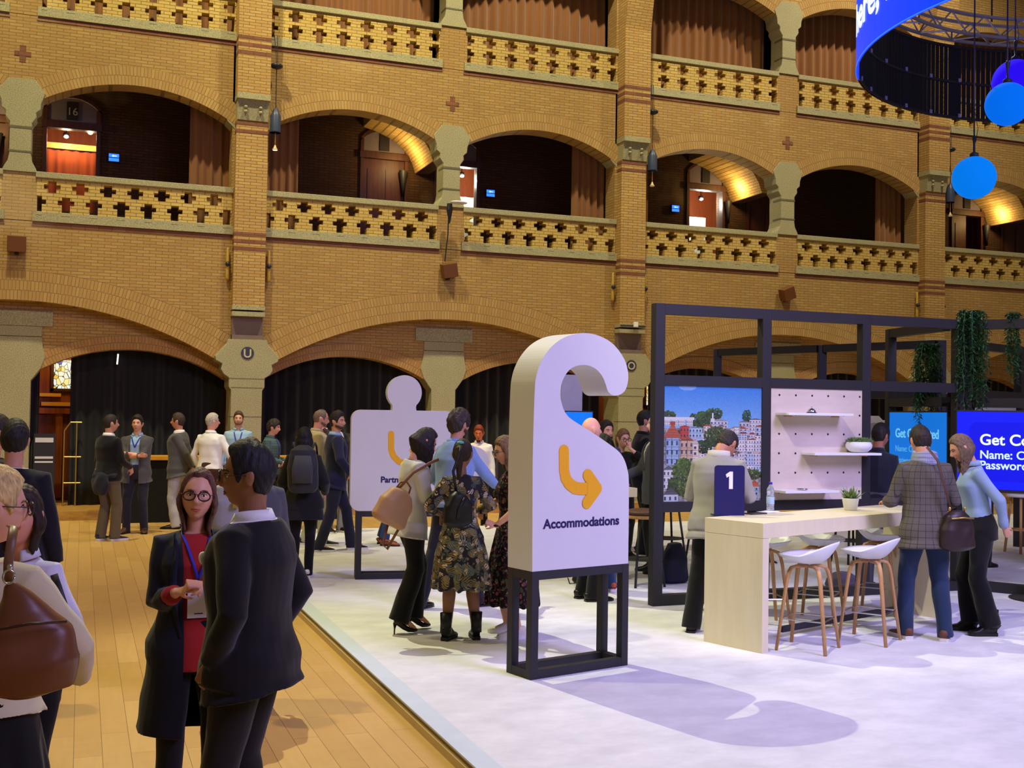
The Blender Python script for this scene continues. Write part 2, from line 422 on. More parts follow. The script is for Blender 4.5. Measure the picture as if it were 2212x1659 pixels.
# gallery floors, back walls, ceilings
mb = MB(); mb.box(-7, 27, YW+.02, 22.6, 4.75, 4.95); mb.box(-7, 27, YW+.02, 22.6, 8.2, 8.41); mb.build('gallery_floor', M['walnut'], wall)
DOORS = []
for k in BAYS:
    for j, x in enumerate((5.17, 6.74)): DOORS.append((k, j, x+k*PITCH))
mb = MB(); xs = -7
for k, j, x in sorted(DOORS, key=lambda d: d[2]):
    mb.box(xs, x, 22.55, 22.9, 4.9, 8.25)
    a = Arch(x+.5, .5, 7.43, 7.68); arch_wall(mb, x, x+1.0, a, 8.25, 22.55, 22.9, 12); xs = x+1.0
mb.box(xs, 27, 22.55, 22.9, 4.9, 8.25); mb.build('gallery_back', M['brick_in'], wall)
mb = MB(); mb.box(-7, 27, 22.54, 22.56, 4.95, 5.5); mb.build('gallery_dado', brick('dado', (112, 106, 62), (70, 78, 92), (60, 56, 40), .3, .12), wall)
mb = MB(); mb.box(-7, 27, 22.9, 24.3, 4.75, 4.9); mb.box(-7, 27, 24.2, 24.4, 4.9, 8.3); mb.box(-7, 27, 22.9, 24.3, 8.2, 8.4)
mb.build('rooms_behind', wood('room_wall', (150, 62, 30), (170, 84, 40)), wall)
mb = MB(); mb.box(-7, 27, 22.4, 22.6, .15, 4.75); mb.build('aisle_back', wood('aisle_panelling', (104, 46, 16), (150, 74, 26)), wall)
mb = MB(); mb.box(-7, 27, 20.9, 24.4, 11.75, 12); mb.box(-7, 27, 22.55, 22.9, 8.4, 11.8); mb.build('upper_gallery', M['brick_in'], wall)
# lunette number plates over the doors
num = {(-1, 1): '16', (0, 0): '17', (0, 1): '18', (1, 0): '19', (1, 1): '20'}
n_door = 0
opened = {(-1, 1): 'red', (0, 1): 'white', (1, 0): 'white', (2, 0): 'dark'}
for k, j, x in DOORS:
    n_door += 1
    kind = opened.get((k, j), 'shut')
    desc = {'red': 'open doorway to a lit room with red curtain on the gallery', 'white': 'open doorway showing white voile behind it', 'dark': 'half open doorway at the right end', 'shut': 'dark wooden gallery door'}[kind]
    where = {(-1, 0): 'left out of sight', (-1, 1): 'number 16 at far left', (0, 0): 'left of the second stone column', (0, 1): 'beside the second stone column', (1, 0): 'behind the third blue exit sign',
             (1, 1): 'left of the third stone column', (2, 0): 'below the lowest blue globe', (2, 1): 'at the right edge'}[(k, j)]
    d = thing('door_%d' % n_door, desc+', '+where, 'door', (x, 22.55, 5.08), kind='structure')
    fr = MB(); fr.box(0, .07, -.04, .1, 0, 2.35); fr.box(.93, 1.0, -.04, .1, 0, 2.35); fr.box(-.02, 1.02, -.08, .1, 1.95, 2.08)
    A = Arch(.5, .5, 2.35, 2.6)
    for i in range(12):
        xa, xb = i/12., (i+1)/12.
        fr.prism([(xa, A.z(xa)-.05), (xb, A.z(xb)-.05), (xb, A.z(xb)+.02), (xa, A.z(xa)+.02)], -.04, .1)
    fr.build('door_frame', M['walnut'], d)
    lu = MB(); lu.prism([(.07, 2.08), (.93, 2.08)]+[(.93-.86*i/12, A.z(.93-.86*i/12)-.06) for i in range(13)], .0, .02)
    lu.build('transom_light', plain((112, 100, 110), .3, 0, .1), d)
    pl = MB(); pl.prism([(.40, 2.13), (.60, 2.13), (.60, 2.46), (.40, 2.46)], -.03, .0); pl.build('number_plate', plain((34, 28, 30)), d)
    tx = num.get((k, j))
    if tx == '16': text('number', tx, .2, plain((168, 160, 150)), d, (.5, -.035, 2.22), align='CENTER')
    if kind == 'shut' or kind == 'dark':
        lf = MB(); lf.box(.07, .93 if kind == 'shut' else .5, .02, .06, 0, 1.95)
        for z0, z1 in ((.15, .8), (.95, 1.75)):
            lf.box(.16, .46, .005, .02, z0, z1)
            if kind == 'shut': lf.box(.54, .84, .005, .02, z0, z1)
        lf.build('door_leaf', wood('door_wood', (58, 24, 14), (92, 40, 24)), d)
        hb = MB(); hb.box(.82 if kind == 'shut' else .42, .86 if kind == 'shut' else .46, -.02, .02, .98, 1.04); hb.build('door_handle', M['gold'], d)

def curtain(name, x0, x1, y, z0, z1, mat, label, waves=9., amp=.035, group=None, parent=None, phase=0, gather=0):
    n = int(max(24, (x1-x0)*46)); mb = MB(); vs = []; m = 7; th = .012
    for sgn in (0, 1):
        for i in range(n+1):
            u = i/n; x = x0+(x1-x0)*u
            for j in range(m+1):
                v = j/m; a = amp*(1-.35*v)
                yy = y+a*math.sin(u*(x1-x0)*waves*2*math.pi/1.0+phase+.5*math.sin(u*23+phase))+.35*a*math.sin(u*(x1-x0)*waves*4.3+1.3*phase+v)+sgn*th
                vs.append((x+gather*(v-.5)*math.sin(u*3), yy, z0+(z1-z0)*v))
    fs = []; W = m+1; N = (n+1)*W
    for i in range(n):
        for j in range(m):
            a = i*W+j; fs.append((a, a+W, a+W+1, a+1)); b = a+N; fs.append((b, b+1, b+W+1, b+W))
    for i in range(n):
        a = i*W; fs.append((a, a+N, a+N+W, a+W)); a = i*W+m; fs.append((a, a+W, a+W+N, a+N))
    for j in range(m):
        a = j; fs.append((a, a+1, a+1+N, a+N)); a = n*W+j; fs.append((a, a+N, a+N+1, a+1))
    mb.add(vs, fs); o = mb.build(name, mat, parent, True)
    if label: tag(o, label, 'curtain', group)
    return o
# room contents behind the open doors
curtain('door_curtain', -.85, .25, 23.5, 4.9, 6.84, M['redcurtain'], 'red velvet curtain inside the lit doorway numbered 16', 6, .03)
mb = MB(); mb.box(-.9, .3, 23.44, 23.56, 6.85, 6.96); tag(mb.build('pelmet', plain((226, 178, 84))), 'yellow pelmet board over the red curtain in the doorway', 'pelmet')
curtain('door_curtain', 7.25, 8.15, 23.6, 4.9, 6.62, M['whitecurtain'], 'white voile curtain in the doorway beside the second stone column', 5, .02)
curtain('door_curtain', 13.2, 13.85, 23.6, 4.9, 6.62, M['whitecurtain'], 'white voile curtain in the doorway behind the third blue exit sign', 5, .02)
for i, (x, y, z, lab) in enumerate(((-.41, 23.3, 7.09, 'left of the pair of ceiling spots glowing in doorway 16'), (.02, 23.1, 7.16, 'right of the pair of ceiling spots glowing in doorway 16'),
                      (7.56, 23.2, 7.02, 'ceiling spot glowing in the doorway beside the second stone column'), (13.47, 23.2, 7.0, 'ceiling spot glowing in the doorway behind the third exit sign'))):
    t = thing('ceiling_spot', lab, 'lamp', (x, y, z))
    mb = MB(); mb.lathe([(.03, .05), (.055, .04), (.06, -.03), (.05, -.04)], n=16); mb.build('lamp_housing', M['blacksteel'], t, True)
    mb = MB(); mb.ell((0, -.02, -.03), (.045, .045, .035)); mb.build('bulb', emit((255, 240, 200), 14), t, True)
    mb = MB(); mb.tube([(0, 0, .04), (0, 0, 8.2-z)], .01); mb.build('stem', M['blacksteel'], t)
    light('POINT', 'lamp_glow', (x, y-.12, z-.15), None, 16 if i < 2 else 60, (1, .8, .5) if i < 2 else (.95, 1, .85), .05)
# uplights on gallery vault
for i, (x, lab) in enumerate(((6.05, 'second stone column'), (13.75, 'third stone column'), (21.3, 'right end'), (-1.55, 'left end'))):
    t = thing('wall_uplighter', 'slim dark wall uplighter in the first gallery near the '+lab, 'lamp', (x, 22.45, 6.75))
    mb = MB(); mb.lathe([(.03, -.45), (.05, -.2), (.09, .06), (.085, .07)], n=14); mb.build('shade', M['blacksteel'], t, True)
    mb = MB(); mb.lathe([(.001, .05), (.07, .065), (.001, .07)], n=14); mb.build('bulb', emit((255, 214, 130), 6), t)
    light('POINT', 'lamp_glow', (x-.12, 21.95, 6.95), None, 26, (1, .74, .28), .05)
# coping, strips, pierced parapets
def pierced(xa, xb, rows, z0, z1, y0, y1, parent, pitch=.442):
    """brick parapet slab with cross-shaped openings"""
    xs = {xa, xb}; zs = {z0, z1}; holes = []
    for (first, zc, kind) in rows:
        x = xa+first
        while x < xb+.1:
            if kind == 'up': hs = [(x-.065, x+.065, zc-.10, zc+.10), (x-.13, x+.13, zc-.038, zc+.038)]
            else: hs = [(x-.065, x+.065, zc-.17, zc+.10), (x-.13, x+.13, zc-.038, zc+.038)]
            for h in hs:
                h = (max(xa, h[0]), min(xb, h[1]), h[2], h[3])
                if h[1] > h[0]: holes.append(h); xs |= {h[0], h[1]}; zs |= {h[2], h[3]}
            x += pitch
    xs = sorted(xs); zs = sorted(zs); nx, nz = len(xs)-1, len(zs)-1
    S = [[not any(h[0]-1e-6 <= (xs[i]+xs[i+1])/2 <= h[1]+1e-6 and h[2] <= (zs[j]+zs[j+1])/2 <= h[3] for h in holes) for j in range(nz)] for i in range(nx)]
    mb = MB()
    for i in range(nx):
        for j in range(nz):
            if not S[i][j]: continue
            a, b, c, d = xs[i], xs[i+1], zs[j], zs[j+1]
            mb.add([(a, y0, c), (b, y0, c), (b, y0, d), (a, y0, d)], [(0, 1, 2, 3)]); mb.add([(a, y1, c), (b, y1, c), (b, y1, d), (a, y1, d)], [(3, 2, 1, 0)])
            if i == 0 or not S[i-1][j]: mb.add([(a, y0, c), (a, y0, d), (a, y1, d), (a, y1, c)], [(0, 1, 2, 3)])
            if i == nx-1 or not S[i+1][j]: mb.add([(b, y0, c), (b, y1, c), (b, y1, d), (b, y0, d)], [(0, 1, 2, 3)])
            if j == 0 or not S[i][j-1]: mb.add([(a, y0, c), (a, y1, c), (b, y1, c), (b, y0, c)], [(0, 1, 2, 3)])
            if j == nz-1 or not S[i][j+1]: mb.add([(a, y0, d), (b, y0, d), (b, y1, d), (a, y1, d)], [(0, 1, 2, 3)])
    return mb.build('pierced_brickwork', M['brick_yel'], parent), holes
n_trim = 1
names = ['far left', 'left', 'second', 'third', 'fourth', 'fifth', 'sixth', 'seventh']
for lv in (0, 1):
    dz = 3.46*lv
    for k in BAYS:
        for s in (0, 1):
            xa = PIER0+k*PITCH+(.30 if s == 0 else 4.04); xb = xa+3.20; n_trim += 1
            lab = 'pierced brick parapet with stone coping, %s gallery, %s' % (('lower', 'upper')[lv], {(-1, 0): 'out at the left', (-1, 1): 'at the left edge above the black curtain', (0, 0): 'between first pier and second stone column', (0, 1): 'between second stone column and second pier',
                  (1, 0): 'just right of the second pier', (1, 1): 'left of the third pier', (2, 0): 'right of the third pier', (2, 1): 'out at the right'}[(k, s)])
            t = thing('trim_%d' % n_trim, lab, 'parapet', (0, 0, dz), kind='structure')
            rows = [((.02+.221) if lv == 0 else .02, 5.56, 'up'), (.02, 5.30, 'low')]
            slab, holes = pierced(xa, xb, rows, 5.12, 5.70, YW-.01, YW+.2, t)
            mb = MB(); mb.box(xa-.02, xb+.02, YW-.045, YW+.24, 5.70, 5.80); mb.build('coping', M['granite'], t, bevel=.008)
            mb = MB(); mb.box(xa-.05, xb+.05, YW-.04, YW+.2, 4.965, 5.12)
            for h in holes:
                if h[2] < 5.2: mb.add([(h[0], YW-.045, 5.075), (h[1], YW-.045, 5.075), (h[1], YW+.05, 5.145), (h[0], YW+.05, 5.145)], [(0, 1, 2, 3)])
            mb.build('stone_strip', M['granite'], t)
            mb = MB(); mb.box(xa-.06, xb+.06, YW-.012, YW+.02, 4.89, 4.965); mb.build('brick_course', M['brick_dark'], t)
mb = MB()
for lv in (0, 1):
    for k in BAYS:
        c = COL0+k*PITCH; mb.box(c-.28, c+.28, YW, YW+.2, 4.96+3.46*lv, 5.80+3.46*lv)
        for p_ in (PIER0+k*PITCH,): mb.box(p_-.32, p_+.32, YW, YW+.42, 4.96+3.46*lv, 8.44+3.46*lv)
mb.build('parapet_piers', M['brick'], wall)
# colonnettes of the galleries
pos_name = {-1: 'at the left edge', 0: 'above the speaker bracket', 1: 'third from the left', 2: 'at the right, out of frame'}
for lv in (0, 1):
    dz = 3.46*lv
    for k in BAYS:
        c = COL0+k*PITCH; n_trim += 1
        t = thing('trim_%d' % n_trim, 'grey stone column of the %s gallery, %s' % (('lower', 'upper')[lv], pos_name[k]), 'column', (c, YW-.03, dz), kind='structure')
        out = [(.27, 5.78), (.25, 5.84), (.19, 5.95), (.17, 6.06), (.17, 6.60), (.20, 6.64), (.24, 6.70), (.23, 6.78), (.30, 6.84), (.31, 6.95), (.37, 7.12), (.20, 7.34)]
        mb = MB(); mb.prism([(x, z) for x, z in out]+[(-x, z) for x, z in out[::-1]], 0, .44); mb.build('shaft', M['granite'], t, bevel=.01)
        mb = MB(); mb.box(-.175, .175, -.006, .3, 6.50, 6.54); mb.box(-.175, .175, -.006, .3, 6.10, 6.13); mb.build('joint_band', plain((104, 98, 72), .8), t)
# great piers
pier_name = {-1: 'unseen left', 0: 'first tall', 1: 'second tall', 2: 'third tall'}
for k in BAYS:
    p = PIER0+k*PITCH; n_trim += 1
    t = thing('trim_%d' % n_trim, 'brick pier rising the height of the wall, %s one from the left' % pier_name[k], 'pier', (p, 0, 0), kind='structure')
    mb = MB(); mb.box(-.275, .275, YW-.22, YW+.42, 3.66, 7.0); mb.build('lower_shaft', M['brick_pier'], t)
    mb = MB(); mb.box(-.285, .285, YW-.34, YW+.42, 7.38, 9.6)
    mb.add([(-.285, YW-.34, 9.6), (.285, YW-.34, 9.6), (.285, YW+.42, 9.6), (-.285, YW+.42, 9.6), (-.285, YW-.75, 11.9), (.285, YW-.75, 11.9), (.285, YW+.42, 11.9), (-.285, YW+.42, 11.9)],
           [(0, 1, 5, 4), (1, 2, 6, 5), (2, 3, 7, 6), (3, 0, 4, 7), (4, 5, 6, 7)])
    mb.build('upper_shaft', M['brick_pier'], t)
    mb = MB(); mb.box(-.29, .29, YW-.36, YW+.3, 7.33, 7.43)
    mb.add([(-.27, YW-.24, 6.98), (.27, YW-.24, 6.98), (.27, YW+.3, 6.98), (-.27, YW+.3, 6.98), (-.275, YW-.31, 7.33), (.275, YW-.31, 7.33), (.275, YW+.3, 7.33), (-.275, YW+.3, 7.33)],
           [(0, 1, 5, 4), (1, 2, 6, 5), (2, 3, 7, 6), (3, 0, 4, 7), (0, 3, 2, 1)])
    for sx in (-1, 1):
        mb.prism([(sx*.27, 6.85), (sx*.42, 7.0), (sx*.42, 7.06), (sx*.27, 7.3)], YW-.01, YW+.4)
        for zz in (7.12, 7.2): mb.ell((sx*.13, YW-.29, zz), (.035, .03, .03), nu=8, nv=6)
    mb.build('capital', M['granite'], t)
    mb = MB()
    for z in (4.96, 4.83, 4.70): mb.box(-.278, .278, YW-.224, YW, z-.03, z+.035)
    for z in (8.42, 8.29, 8.15): mb.box(-.288, .288, YW-.344, YW, z-.03, z+.035)
    for z in (6.92, 6.78): mb.box(-.278, .278, YW-.224, YW, z-.03, z+.035)
    mb.build('dark_brick_band', M['brick_dark'], t)
    mb = MB(); mb.box(-.285, .285, YW-.25, YW+.1, 3.62, 3.69); mb.box(-.285, .285, YW-.24, YW+.1, 3.51, 3.59); mb.build('foot_moulding', M['granite'], t)
    mb = MB(); mb.box(-.27, .27, YW-.10, YW+.1, 3.08, 3.52); mb.box(-.27, .27, YW-.16, YW+.1, 3.10, 3.18); mb.build('recess', M['recess'], t)
    out = [(.27, 0), (.27, 2.2), (.31, 2.26), (.31, 2.42), (.40, 2.48), (.45, 2.56), (.43, 2.66), (.54, 2.72), (.55, 2.80), (.36, 3.02), (.34, 3.10)]
    mb = MB(); mb.prism([(x, z) for x, z in out]+[(-x, z) for x, z in out[::-1]], YW-.20, YW+.5); mb.build('stone_pillar', M['granite'], t, bevel=.012)
    mb = MB()
    for z in (1.74, 2.25, 2.41, 1.25, .8): mb.box(-.31 if z > 2.3 else -.272, .31 if z > 2.3 else .272, YW-.203, YW, z-.006, z+.006)
    mb.build('mortar_line', plain((112, 104, 76)), t)
    ring = MB(); ring.lathe([(.112, 0), (.112, .006)], n=32); r_o = ring.build('medallion', plain((56, 54, 74), .6), t, loc=(0, YW-.205, 2.86), rot=(math.pi/2, 0, 0))
    sym = {0: 'U', 1: 'O', 2: 'n', -1: 'I'}[k]
    text('letter', sym, .21, plain((196, 186, 140)), t, (0, YW-.214, 2.785), align='CENTER', bold=.003)
# centre pillars of the ground arcade
cp_name = {-1: 'at the left edge', 0: 'behind the puzzle-shaped sign', 1: 'behind the booth frame', 2: 'at the right, out of frame'}
for k in BAYS:
    c = COL0+k*PITCH; n_trim += 1
    t = thing('trim_%d' % n_trim, 'pale granite centre pillar of the ground arcade, '+cp_name[k], 'pillar', (c, YW+.27, 0), kind='structure')
    out = [(.24, 0), (.24, 2.30), (.29, 2.36), (.40, 2.52), (.46, 2.70), (.42, 2.86), (.40, 3.04)]
    mb = MB(); mb.prism([(x, z) for x, z in out]+[(-x, z) for x, z in out[::-1]], 0, .4); mb.build('shaft', M['granite'], t, bevel=.01)
    mb = MB(); mb.box(-.40, .40, .0, .1, 3.05, 3.22); mb.build('lower_block', M['granite'], t, bevel=.006)
    mb = MB(); mb.box(-.57, .57, -.005, .1, 3.225, 3.48); mb.build('upper_block', M['granite'], t, bevel=.006)

# ---- gallery curtains
nm = {-1: 'left-hand', 0: 'second', 1: 'third', 2: 'right-hand'}
for k in BAYS:
    p = PIER0+k*PITCH
    curtain('gallery_curtain', p-1.0, p-.30, 21.06, 4.96, 7.7, M['rust'], 'rust curtain drawn back left of the %s pier in the lower gallery' % pier_name[k].split(',')[0], 7, .045, 'rust curtains drawn to the piers', phase=k)
    curtain('gallery_curtain', p+.30, p+(.95 if k != 1 else .72), 21.06, 4.96, 7.7, M['rust'], 'rust curtain drawn back right of the %s pier in the lower gallery' % pier_name[k].split(',')[0], 7, .045, 'rust curtains drawn to the piers', phase=k+2)
    c = COL0+k*PITCH
    curtain('gallery_curtain', p+.3, c-.2, 21.12, 8.44, 11.4, M['rust'], 'closed rust curtain in the upper gallery, right of the %s pier' % pier_name[k], 5, .05, 'closed rust curtains of the upper gallery', phase=k)
    curtain('gallery_curtain', c+.2, p+PITCH-.3, 21.12, 8.44, 11.4, M['rust'], 'closed rust curtain in the upper gallery, right of the column %s' % pos_name[k].split(',')[0], 5, .05, 'closed rust curtains of the upper gallery', phase=k+3)
# ---- black drapes in the ground arcade
for (a, b, lab) in ((-.96, -.70, 'narrow black drape hung at the left of the gap onto panelling'), (-.20, 2.42, 'wide black drape behind the standing men, left of the pillar lettered U'),
                    (3.0, 6.3, 'wide black drape right of the pillar lettered U'), (6.66, 9.95, 'wide black drape behind the hook-shaped sign'),
                    (11.1, 13.7, 'black drape seen behind the booth frame'), (14.2, 17.5, 'black drape behind the folder-shaped board'), (18.05, 24, 'black drape at the right end of the arcade')):
    curtain('black_drape', a, b, 21.22, .15, 3.3, M['black_curtain'], lab, 4.5, .04, 'black drapes of the arcade', phase=a)
# stained glass windows of the aisle wall
def stained():
    t = NT('stained_glass'); v = t.n('ShaderNodeTexVoronoi'); v.feature = 'F1'; v.inputs['Scale'].default_value = 13; t.l(t.scalev(t.obj(), (1, 0, .8)), v.inputs['Vector'])
    e = t.n('ShaderNodeTexVoronoi'); e.feature = 'DISTANCE_TO_EDGE'; e.inputs['Scale'].default_value = 13; t.l(t.scalev(t.obj(), (1, 0, .8)), e.inputs['Vector'])
    sp = t.n('ShaderNodeSeparateColor'); t.l(v.outputs['Color'], sp.inputs[0])
    c = t.ramp(sp.outputs[0], [(0, s2l((250, 244, 210))), (.35, s2l((255, 236, 150))), (.6, s2l((240, 246, 236))), (.8, s2l((60, 84, 170))), (.9, s2l((244, 190, 70)))], 'CONSTANT')
    c = t.mix(t.ramp(e.outputs[0], [(.03, (0, 0, 0)), (.05, (1, 1, 1))]), (.01, .01, .01), c)
    t.l(c, t.b.inputs['Emission Color']); t.b.inputs['Emission Strength'].default_value = 1.0; t.b.inputs['Base Color'].default_value = (.02, .02, .02, 1)
    return t.fin(.3)
M['stained'] = stained()
for i, (x0, x1, z0, z1, lab) in enumerate(((-.50, .1, 2.2, 2.72, 'small stained glass window glowing beside the left black drape'), (11.65, 12.05, 2.1, 2.75, 'stained glass window glowing between the pier and the booth post'))):
    t = thing('window_%d' % (i+1), lab, 'window', (0, 0, 0), kind='structure')
    mb = MB(); mb.box(x0, x1, 22.36, 22.38, z0, z1); mb.build('glass_pane', M['stained'], t)
    mb = MB(); mb.box(x0-.05, x0, 22.33, 22.4, z0-.05, z1+.05); mb.box(x1, x1+.05, 22.33, 22.4, z0-.05, z1+.05); mb.box(x0-.05, x1+.05, 22.33, 22.4, z0-.05, z0); mb.build('window_frame', M['walnut'], t)
light('POINT', 'aisle_lamp', (-.3, 21.7, 2.9), None, 22, (1, .62, .2), .15)
light('POINT', 'aisle_lamp', (11.2, 21.7, 2.9), None, 22, (1, .62, .2), .15)
for i, (x, lab) in enumerate(((-.55, 'left'), (11.3, 'right'))):
    t = thing('wall_panel_rail', 'gilded timber rails on the orange panelling seen through the %s gap in the drapes' % lab, 'panelling', (x, 22.34, 0))
    mb = MB(); mb.box(-.15, .6, -.03, .05, 1.88, 1.95); mb.box(-.18, .18, -.03, .05, 2.05, 2.11); mb.build('gilt_rail', plain((232, 170, 50), .5), t)
    mb = MB(); mb.box(-.3, .9, -.05, .05, 1.74, 1.84); mb.box(.1, .22, -.02, .05, .2, 1.74); mb.build('timber', M['orangewood'], t)
t = thing('notice_stand', 'black notice stand with white printed lines behind the dark suited man', 'stand', (-.62, 21.0, .15))
mb = MB(); mb.box(-.14, .2, 0, .03, 0, 1.25); mb.build('board', M['blacksteel'], t)
for z0, z1 in ((1.10, 1.18), (.82, .86), (.75, .78)): mb = MB(); mb.box(-.12, .17, -.006, 0, z0, z1); mb.build('printed_line', M['offwhite'], t)
# brass folding gate
t = thing('brass_gate', 'brass framed glazed screen standing in the gap beside the drape', 'screen', (-.20, 21.05, .15))
mb = MB()
for a, b in (((-.08, 0, 0), (-.08, 0, 1.3)), ((.12, 0, 0), (.12, 0, 1.45)), ((-.08, 0, 1.3), (.02, 0, 1.45)), ((.02, 0, 1.45), (.2, 0, 1.45)), ((-.08, 0, .85), (.2, 0, .85)), ((-.08, 0, .4), (.2, 0, .4))): mb.tube([a, b], .012, 6)
mb.build('bars', M['gold'], t)
# ---- bar along the back
t = thing('bar_counter', 'long bar draped in black cloth behind the standing men', 'bar', (.55, 19.35, 0))
mb = MB(); mb.box(0, 3.6, 0, .5, 0, 1.02); mb.build('cloth_front', M['blackcloth'], t)
mb = MB(); mb.box(-.03, 3.63, -.04, .54, 1.02, 1.08); mb.build('worktop', plain((214, 150, 44), .45), t)
# ---- fittings on the wall
for (x, z, tilt, lab) in ((-1.08, 4.57, 0, 'brown wall loudspeaker at the left edge above the arch'), (6.42, 4.57, 12, 'brown wall loudspeaker under the conduit, above the second great arch'), (13.95, 4.52, 22, 'brown tilted wall loudspeaker above the third great arch')):
    t = thing('wall_speaker', lab, 'speaker', (x, YW-.02, z))
    mb = MB(); mb.box(-.14, .14, -.2, 0, -.13, .13, M=Matrix.Rotation(math.radians(-tilt), 4, 'Y')@Matrix.Rotation(math.radians(10), 4, 'X')); mb.build('cabinet', plain((110, 64, 30), .6), t, bevel=.006)
    mb = MB(); mb.box(-.03, .03, -.08, .02, -.19, -.1); mb.build('bracket', M['blacksteel'], t)
for (x, y, z, lab) in ((.445, 22.5, 6.575, 'blue lit exit sign right of doorway 16'), (7.97, 22.5, 6.53, 'blue lit exit sign right of the second stone column'), (12.40, 22.5, 6.555, 'blue lit exit sign left of the third stone column')):
    t = thing('exit_sign', lab, 'sign', (x, y, z), group='exit signs in the lower gallery')
    mb = MB(); mb.box(-.1, .1, -.03, .03, -.09, .07); mb.build('casing', plain((30, 40, 90)), t)
    mb = MB(); mb.box(-.09, .09, -.034, -.03, -.005, .06); mb.box(-.09, .09, -.034, -.03, -.08, -.02); mb.build('lit_panel', emit((40, 110, 255), 2.2), t)
    mb = MB(); mb.prism([(-.035, .02), (-.01, .045), (-.01, .027), (.05, .027), (.05, .015), (-.01, .015), (-.01, -.003)], -.038, -.034); mb.build('arrow', emit((200, 225, 255), 2), t)
# pendant lamps hung beside the piers
for (k, dz) in ((0, 0), (1, 0), (2, -.03)):
    x = PIER0+k*PITCH+.42
    t = thing('pendant_lamp', 'blue-grey cylindrical pendant with cable beside the %s pier' % pier_name[k].split(',')[0], 'lamp', (x-.02, YW-.24, dz))
    mb = MB(); mb.lathe([(.02, 7.24), (.04, 7.22), (.07, 7.15), (.095, 7.10), (.095, 6.82), (.098, 6.80), (.09, 6.80)], n=20); mb.build('shade', plain((52, 62, 84), .4), t, True)
    mb = MB(); mb.tube([(0, 0, 7.24), (0, 0, 7.95)], .008, 6); mb.tube([(0, 0, 8.05), (-.05, 0, 8.55)], .006, 6); mb.tube([(.02, 0, 8.05), (.0, 0, 8.55)], .006, 6); mb.build('cable', M['blacksteel'], t)
    mb = MB(); mb.ell((0, 0, 8.0), (.11, .11, .055)); mb.build('pulley_housing', plain((40, 42, 50), .35), t, True)
    mb = MB(); mb.tube([(0, 0, 6.85), (0, 0, 6.56)], .008, 6); mb.lathe([(.012, 6.58), (.025, 6.54), (.05, 6.50), (.048, 6.49)], n=14); mb.build('small_lamp', plain((210, 180, 120), .4), t, True)
    mb = MB(); mb.lathe([(.02, 6.51), (.04, 6.49), (.001, 6.485)], n=12); mb.build('bulb', emit((255, 240, 210), 5 if k == 0 else .2), t)
# small sconces either side of each pier
for k in (0, 1, 2):
    for s in (-1, 1):
        x = PIER0+k*PITCH+s*.36
        t = thing('wall_sconce', 'narrow brass wall bracket with dark ball %s the %s pier' % (('left of', 'right of')[s > 0], pier_name[k].split(',')[0]), 'sconce', (x, YW-.06, 4.40))
        mb = MB(); mb.lathe([(.02, -.25), (.035, -.22), (.03, -.02), (.028, .1), (.022, .3), (.016, .32)], n=10); mb.build('bracket', plain((196, 160, 62), .5), t, True)
        mb = MB(); mb.ell((0, -.03, .03), (.045, .045, .045)); mb.build('ball', plain((44, 48, 62), .3), t, True)
# cable conduit and small lamp over second column, surveillance box
t = thing('flood_lamp', 'white oval flood lamp on a cable in front of the second stone column foot', 'lamp', (6.42, YW-.3, 5.72))
mb = MB(); mb.ell((.08, -.1, .08), (.17, .1, .035)); mb.build('lamp_head', M['offwhite'], t, True)
mb = MB(); mb.tube([(-.08, 0, .05), (-.06, .1, -.5), (-.08, .2, -1.0)], .012, 6); mb.lathe([(.05, .07), (.06, -.05), (.015, -.3)], c=(-.06, .02, 0), n=10); mb.build('cable', M['blacksteel'], t)
t = thing('junction_box', 'small white box on a pipe at the foot of the second pier', 'box', (PIER0+PITCH, YW-.26, 3.68))
mb = MB(); mb.box(0, .09, -.05, 0, -.05, .05); mb.build('box_body', M['white'], t, bevel=.005)
mb = MB(); mb.tube([(-.28, 0, -.02), (.28, 0, -.02)], .012, 6); mb.build('pipe', M['blacksteel'], t)

q = at(254, 776, Y=21.1); t = thing('strip_lamp', 'short white strip lamp glowing at the top of the wide left black drape', 'lamp', (q[0], 21.1, q[2]))
mb = MB(); mb.tube([(-.006, 0, -.09), (.008, 0, .09)], .012, 8); mb.build('tube', emit((255, 250, 225), 3), t, True)
mb = MB(); mb.box(-.02, .02, .01, .03, .06, .12); mb.build('clip', M['blacksteel'], t)

# ================================================================== EXHIBITION FURNITURE
ZP = .09
def to_plane(px_, py_, P0, u):
    """photo pixel -> (s, z) on the upright plane through P0 (x, y) running along unit vector u"""
    d = _R@_r0(px_, py_); c = np.array([0, 0, CAM_H]); n = np.array([-u[1], u[0]])
    t = ((np.array(P0)-c[:2])@n)/(d[:2]@n); q = c+d*t
    return float((q[:2]-np.array(P0))@np.array(u)), float(q[2])
def capsule(mb, a, b, r, y0, y1, n=10):
    a, b = np.array(a), np.array(b); d = b-a; L = np.hypot(*d); d = d/L if L > 1e-6 else np.array([1, 0]); an = math.atan2(d[1], d[0])
    P = [(b[0]+r*math.cos(an-math.pi/2+math.pi*i/n), b[1]+r*math.sin(an-math.pi/2+math.pi*i/n)) for i in range(n+1)]
    P += [(a[0]+r*math.cos(an+math.pi/2+math.pi*i/n), a[1]+r*math.sin(an+math.pi/2+math.pi*i/n)) for i in range(n+1)]
    mb.prism(P, y0, y1)
def spline(P, k=5):
    n = len(P); out = []
    for i in range(n-1):
        p0, p1, p2, p3 = [np.array(P[max(0, min(n-1, i+j-1))]) for j in range(4)]
        for t in np.arange(k)/k:
            out.append(tuple(.5*((2*p1)+(-p0+p2)*t+(2*p0-5*p1+4*p2-p3)*t*t+(-p0+3*p1-3*p2+p3)*t**3)))
    return out
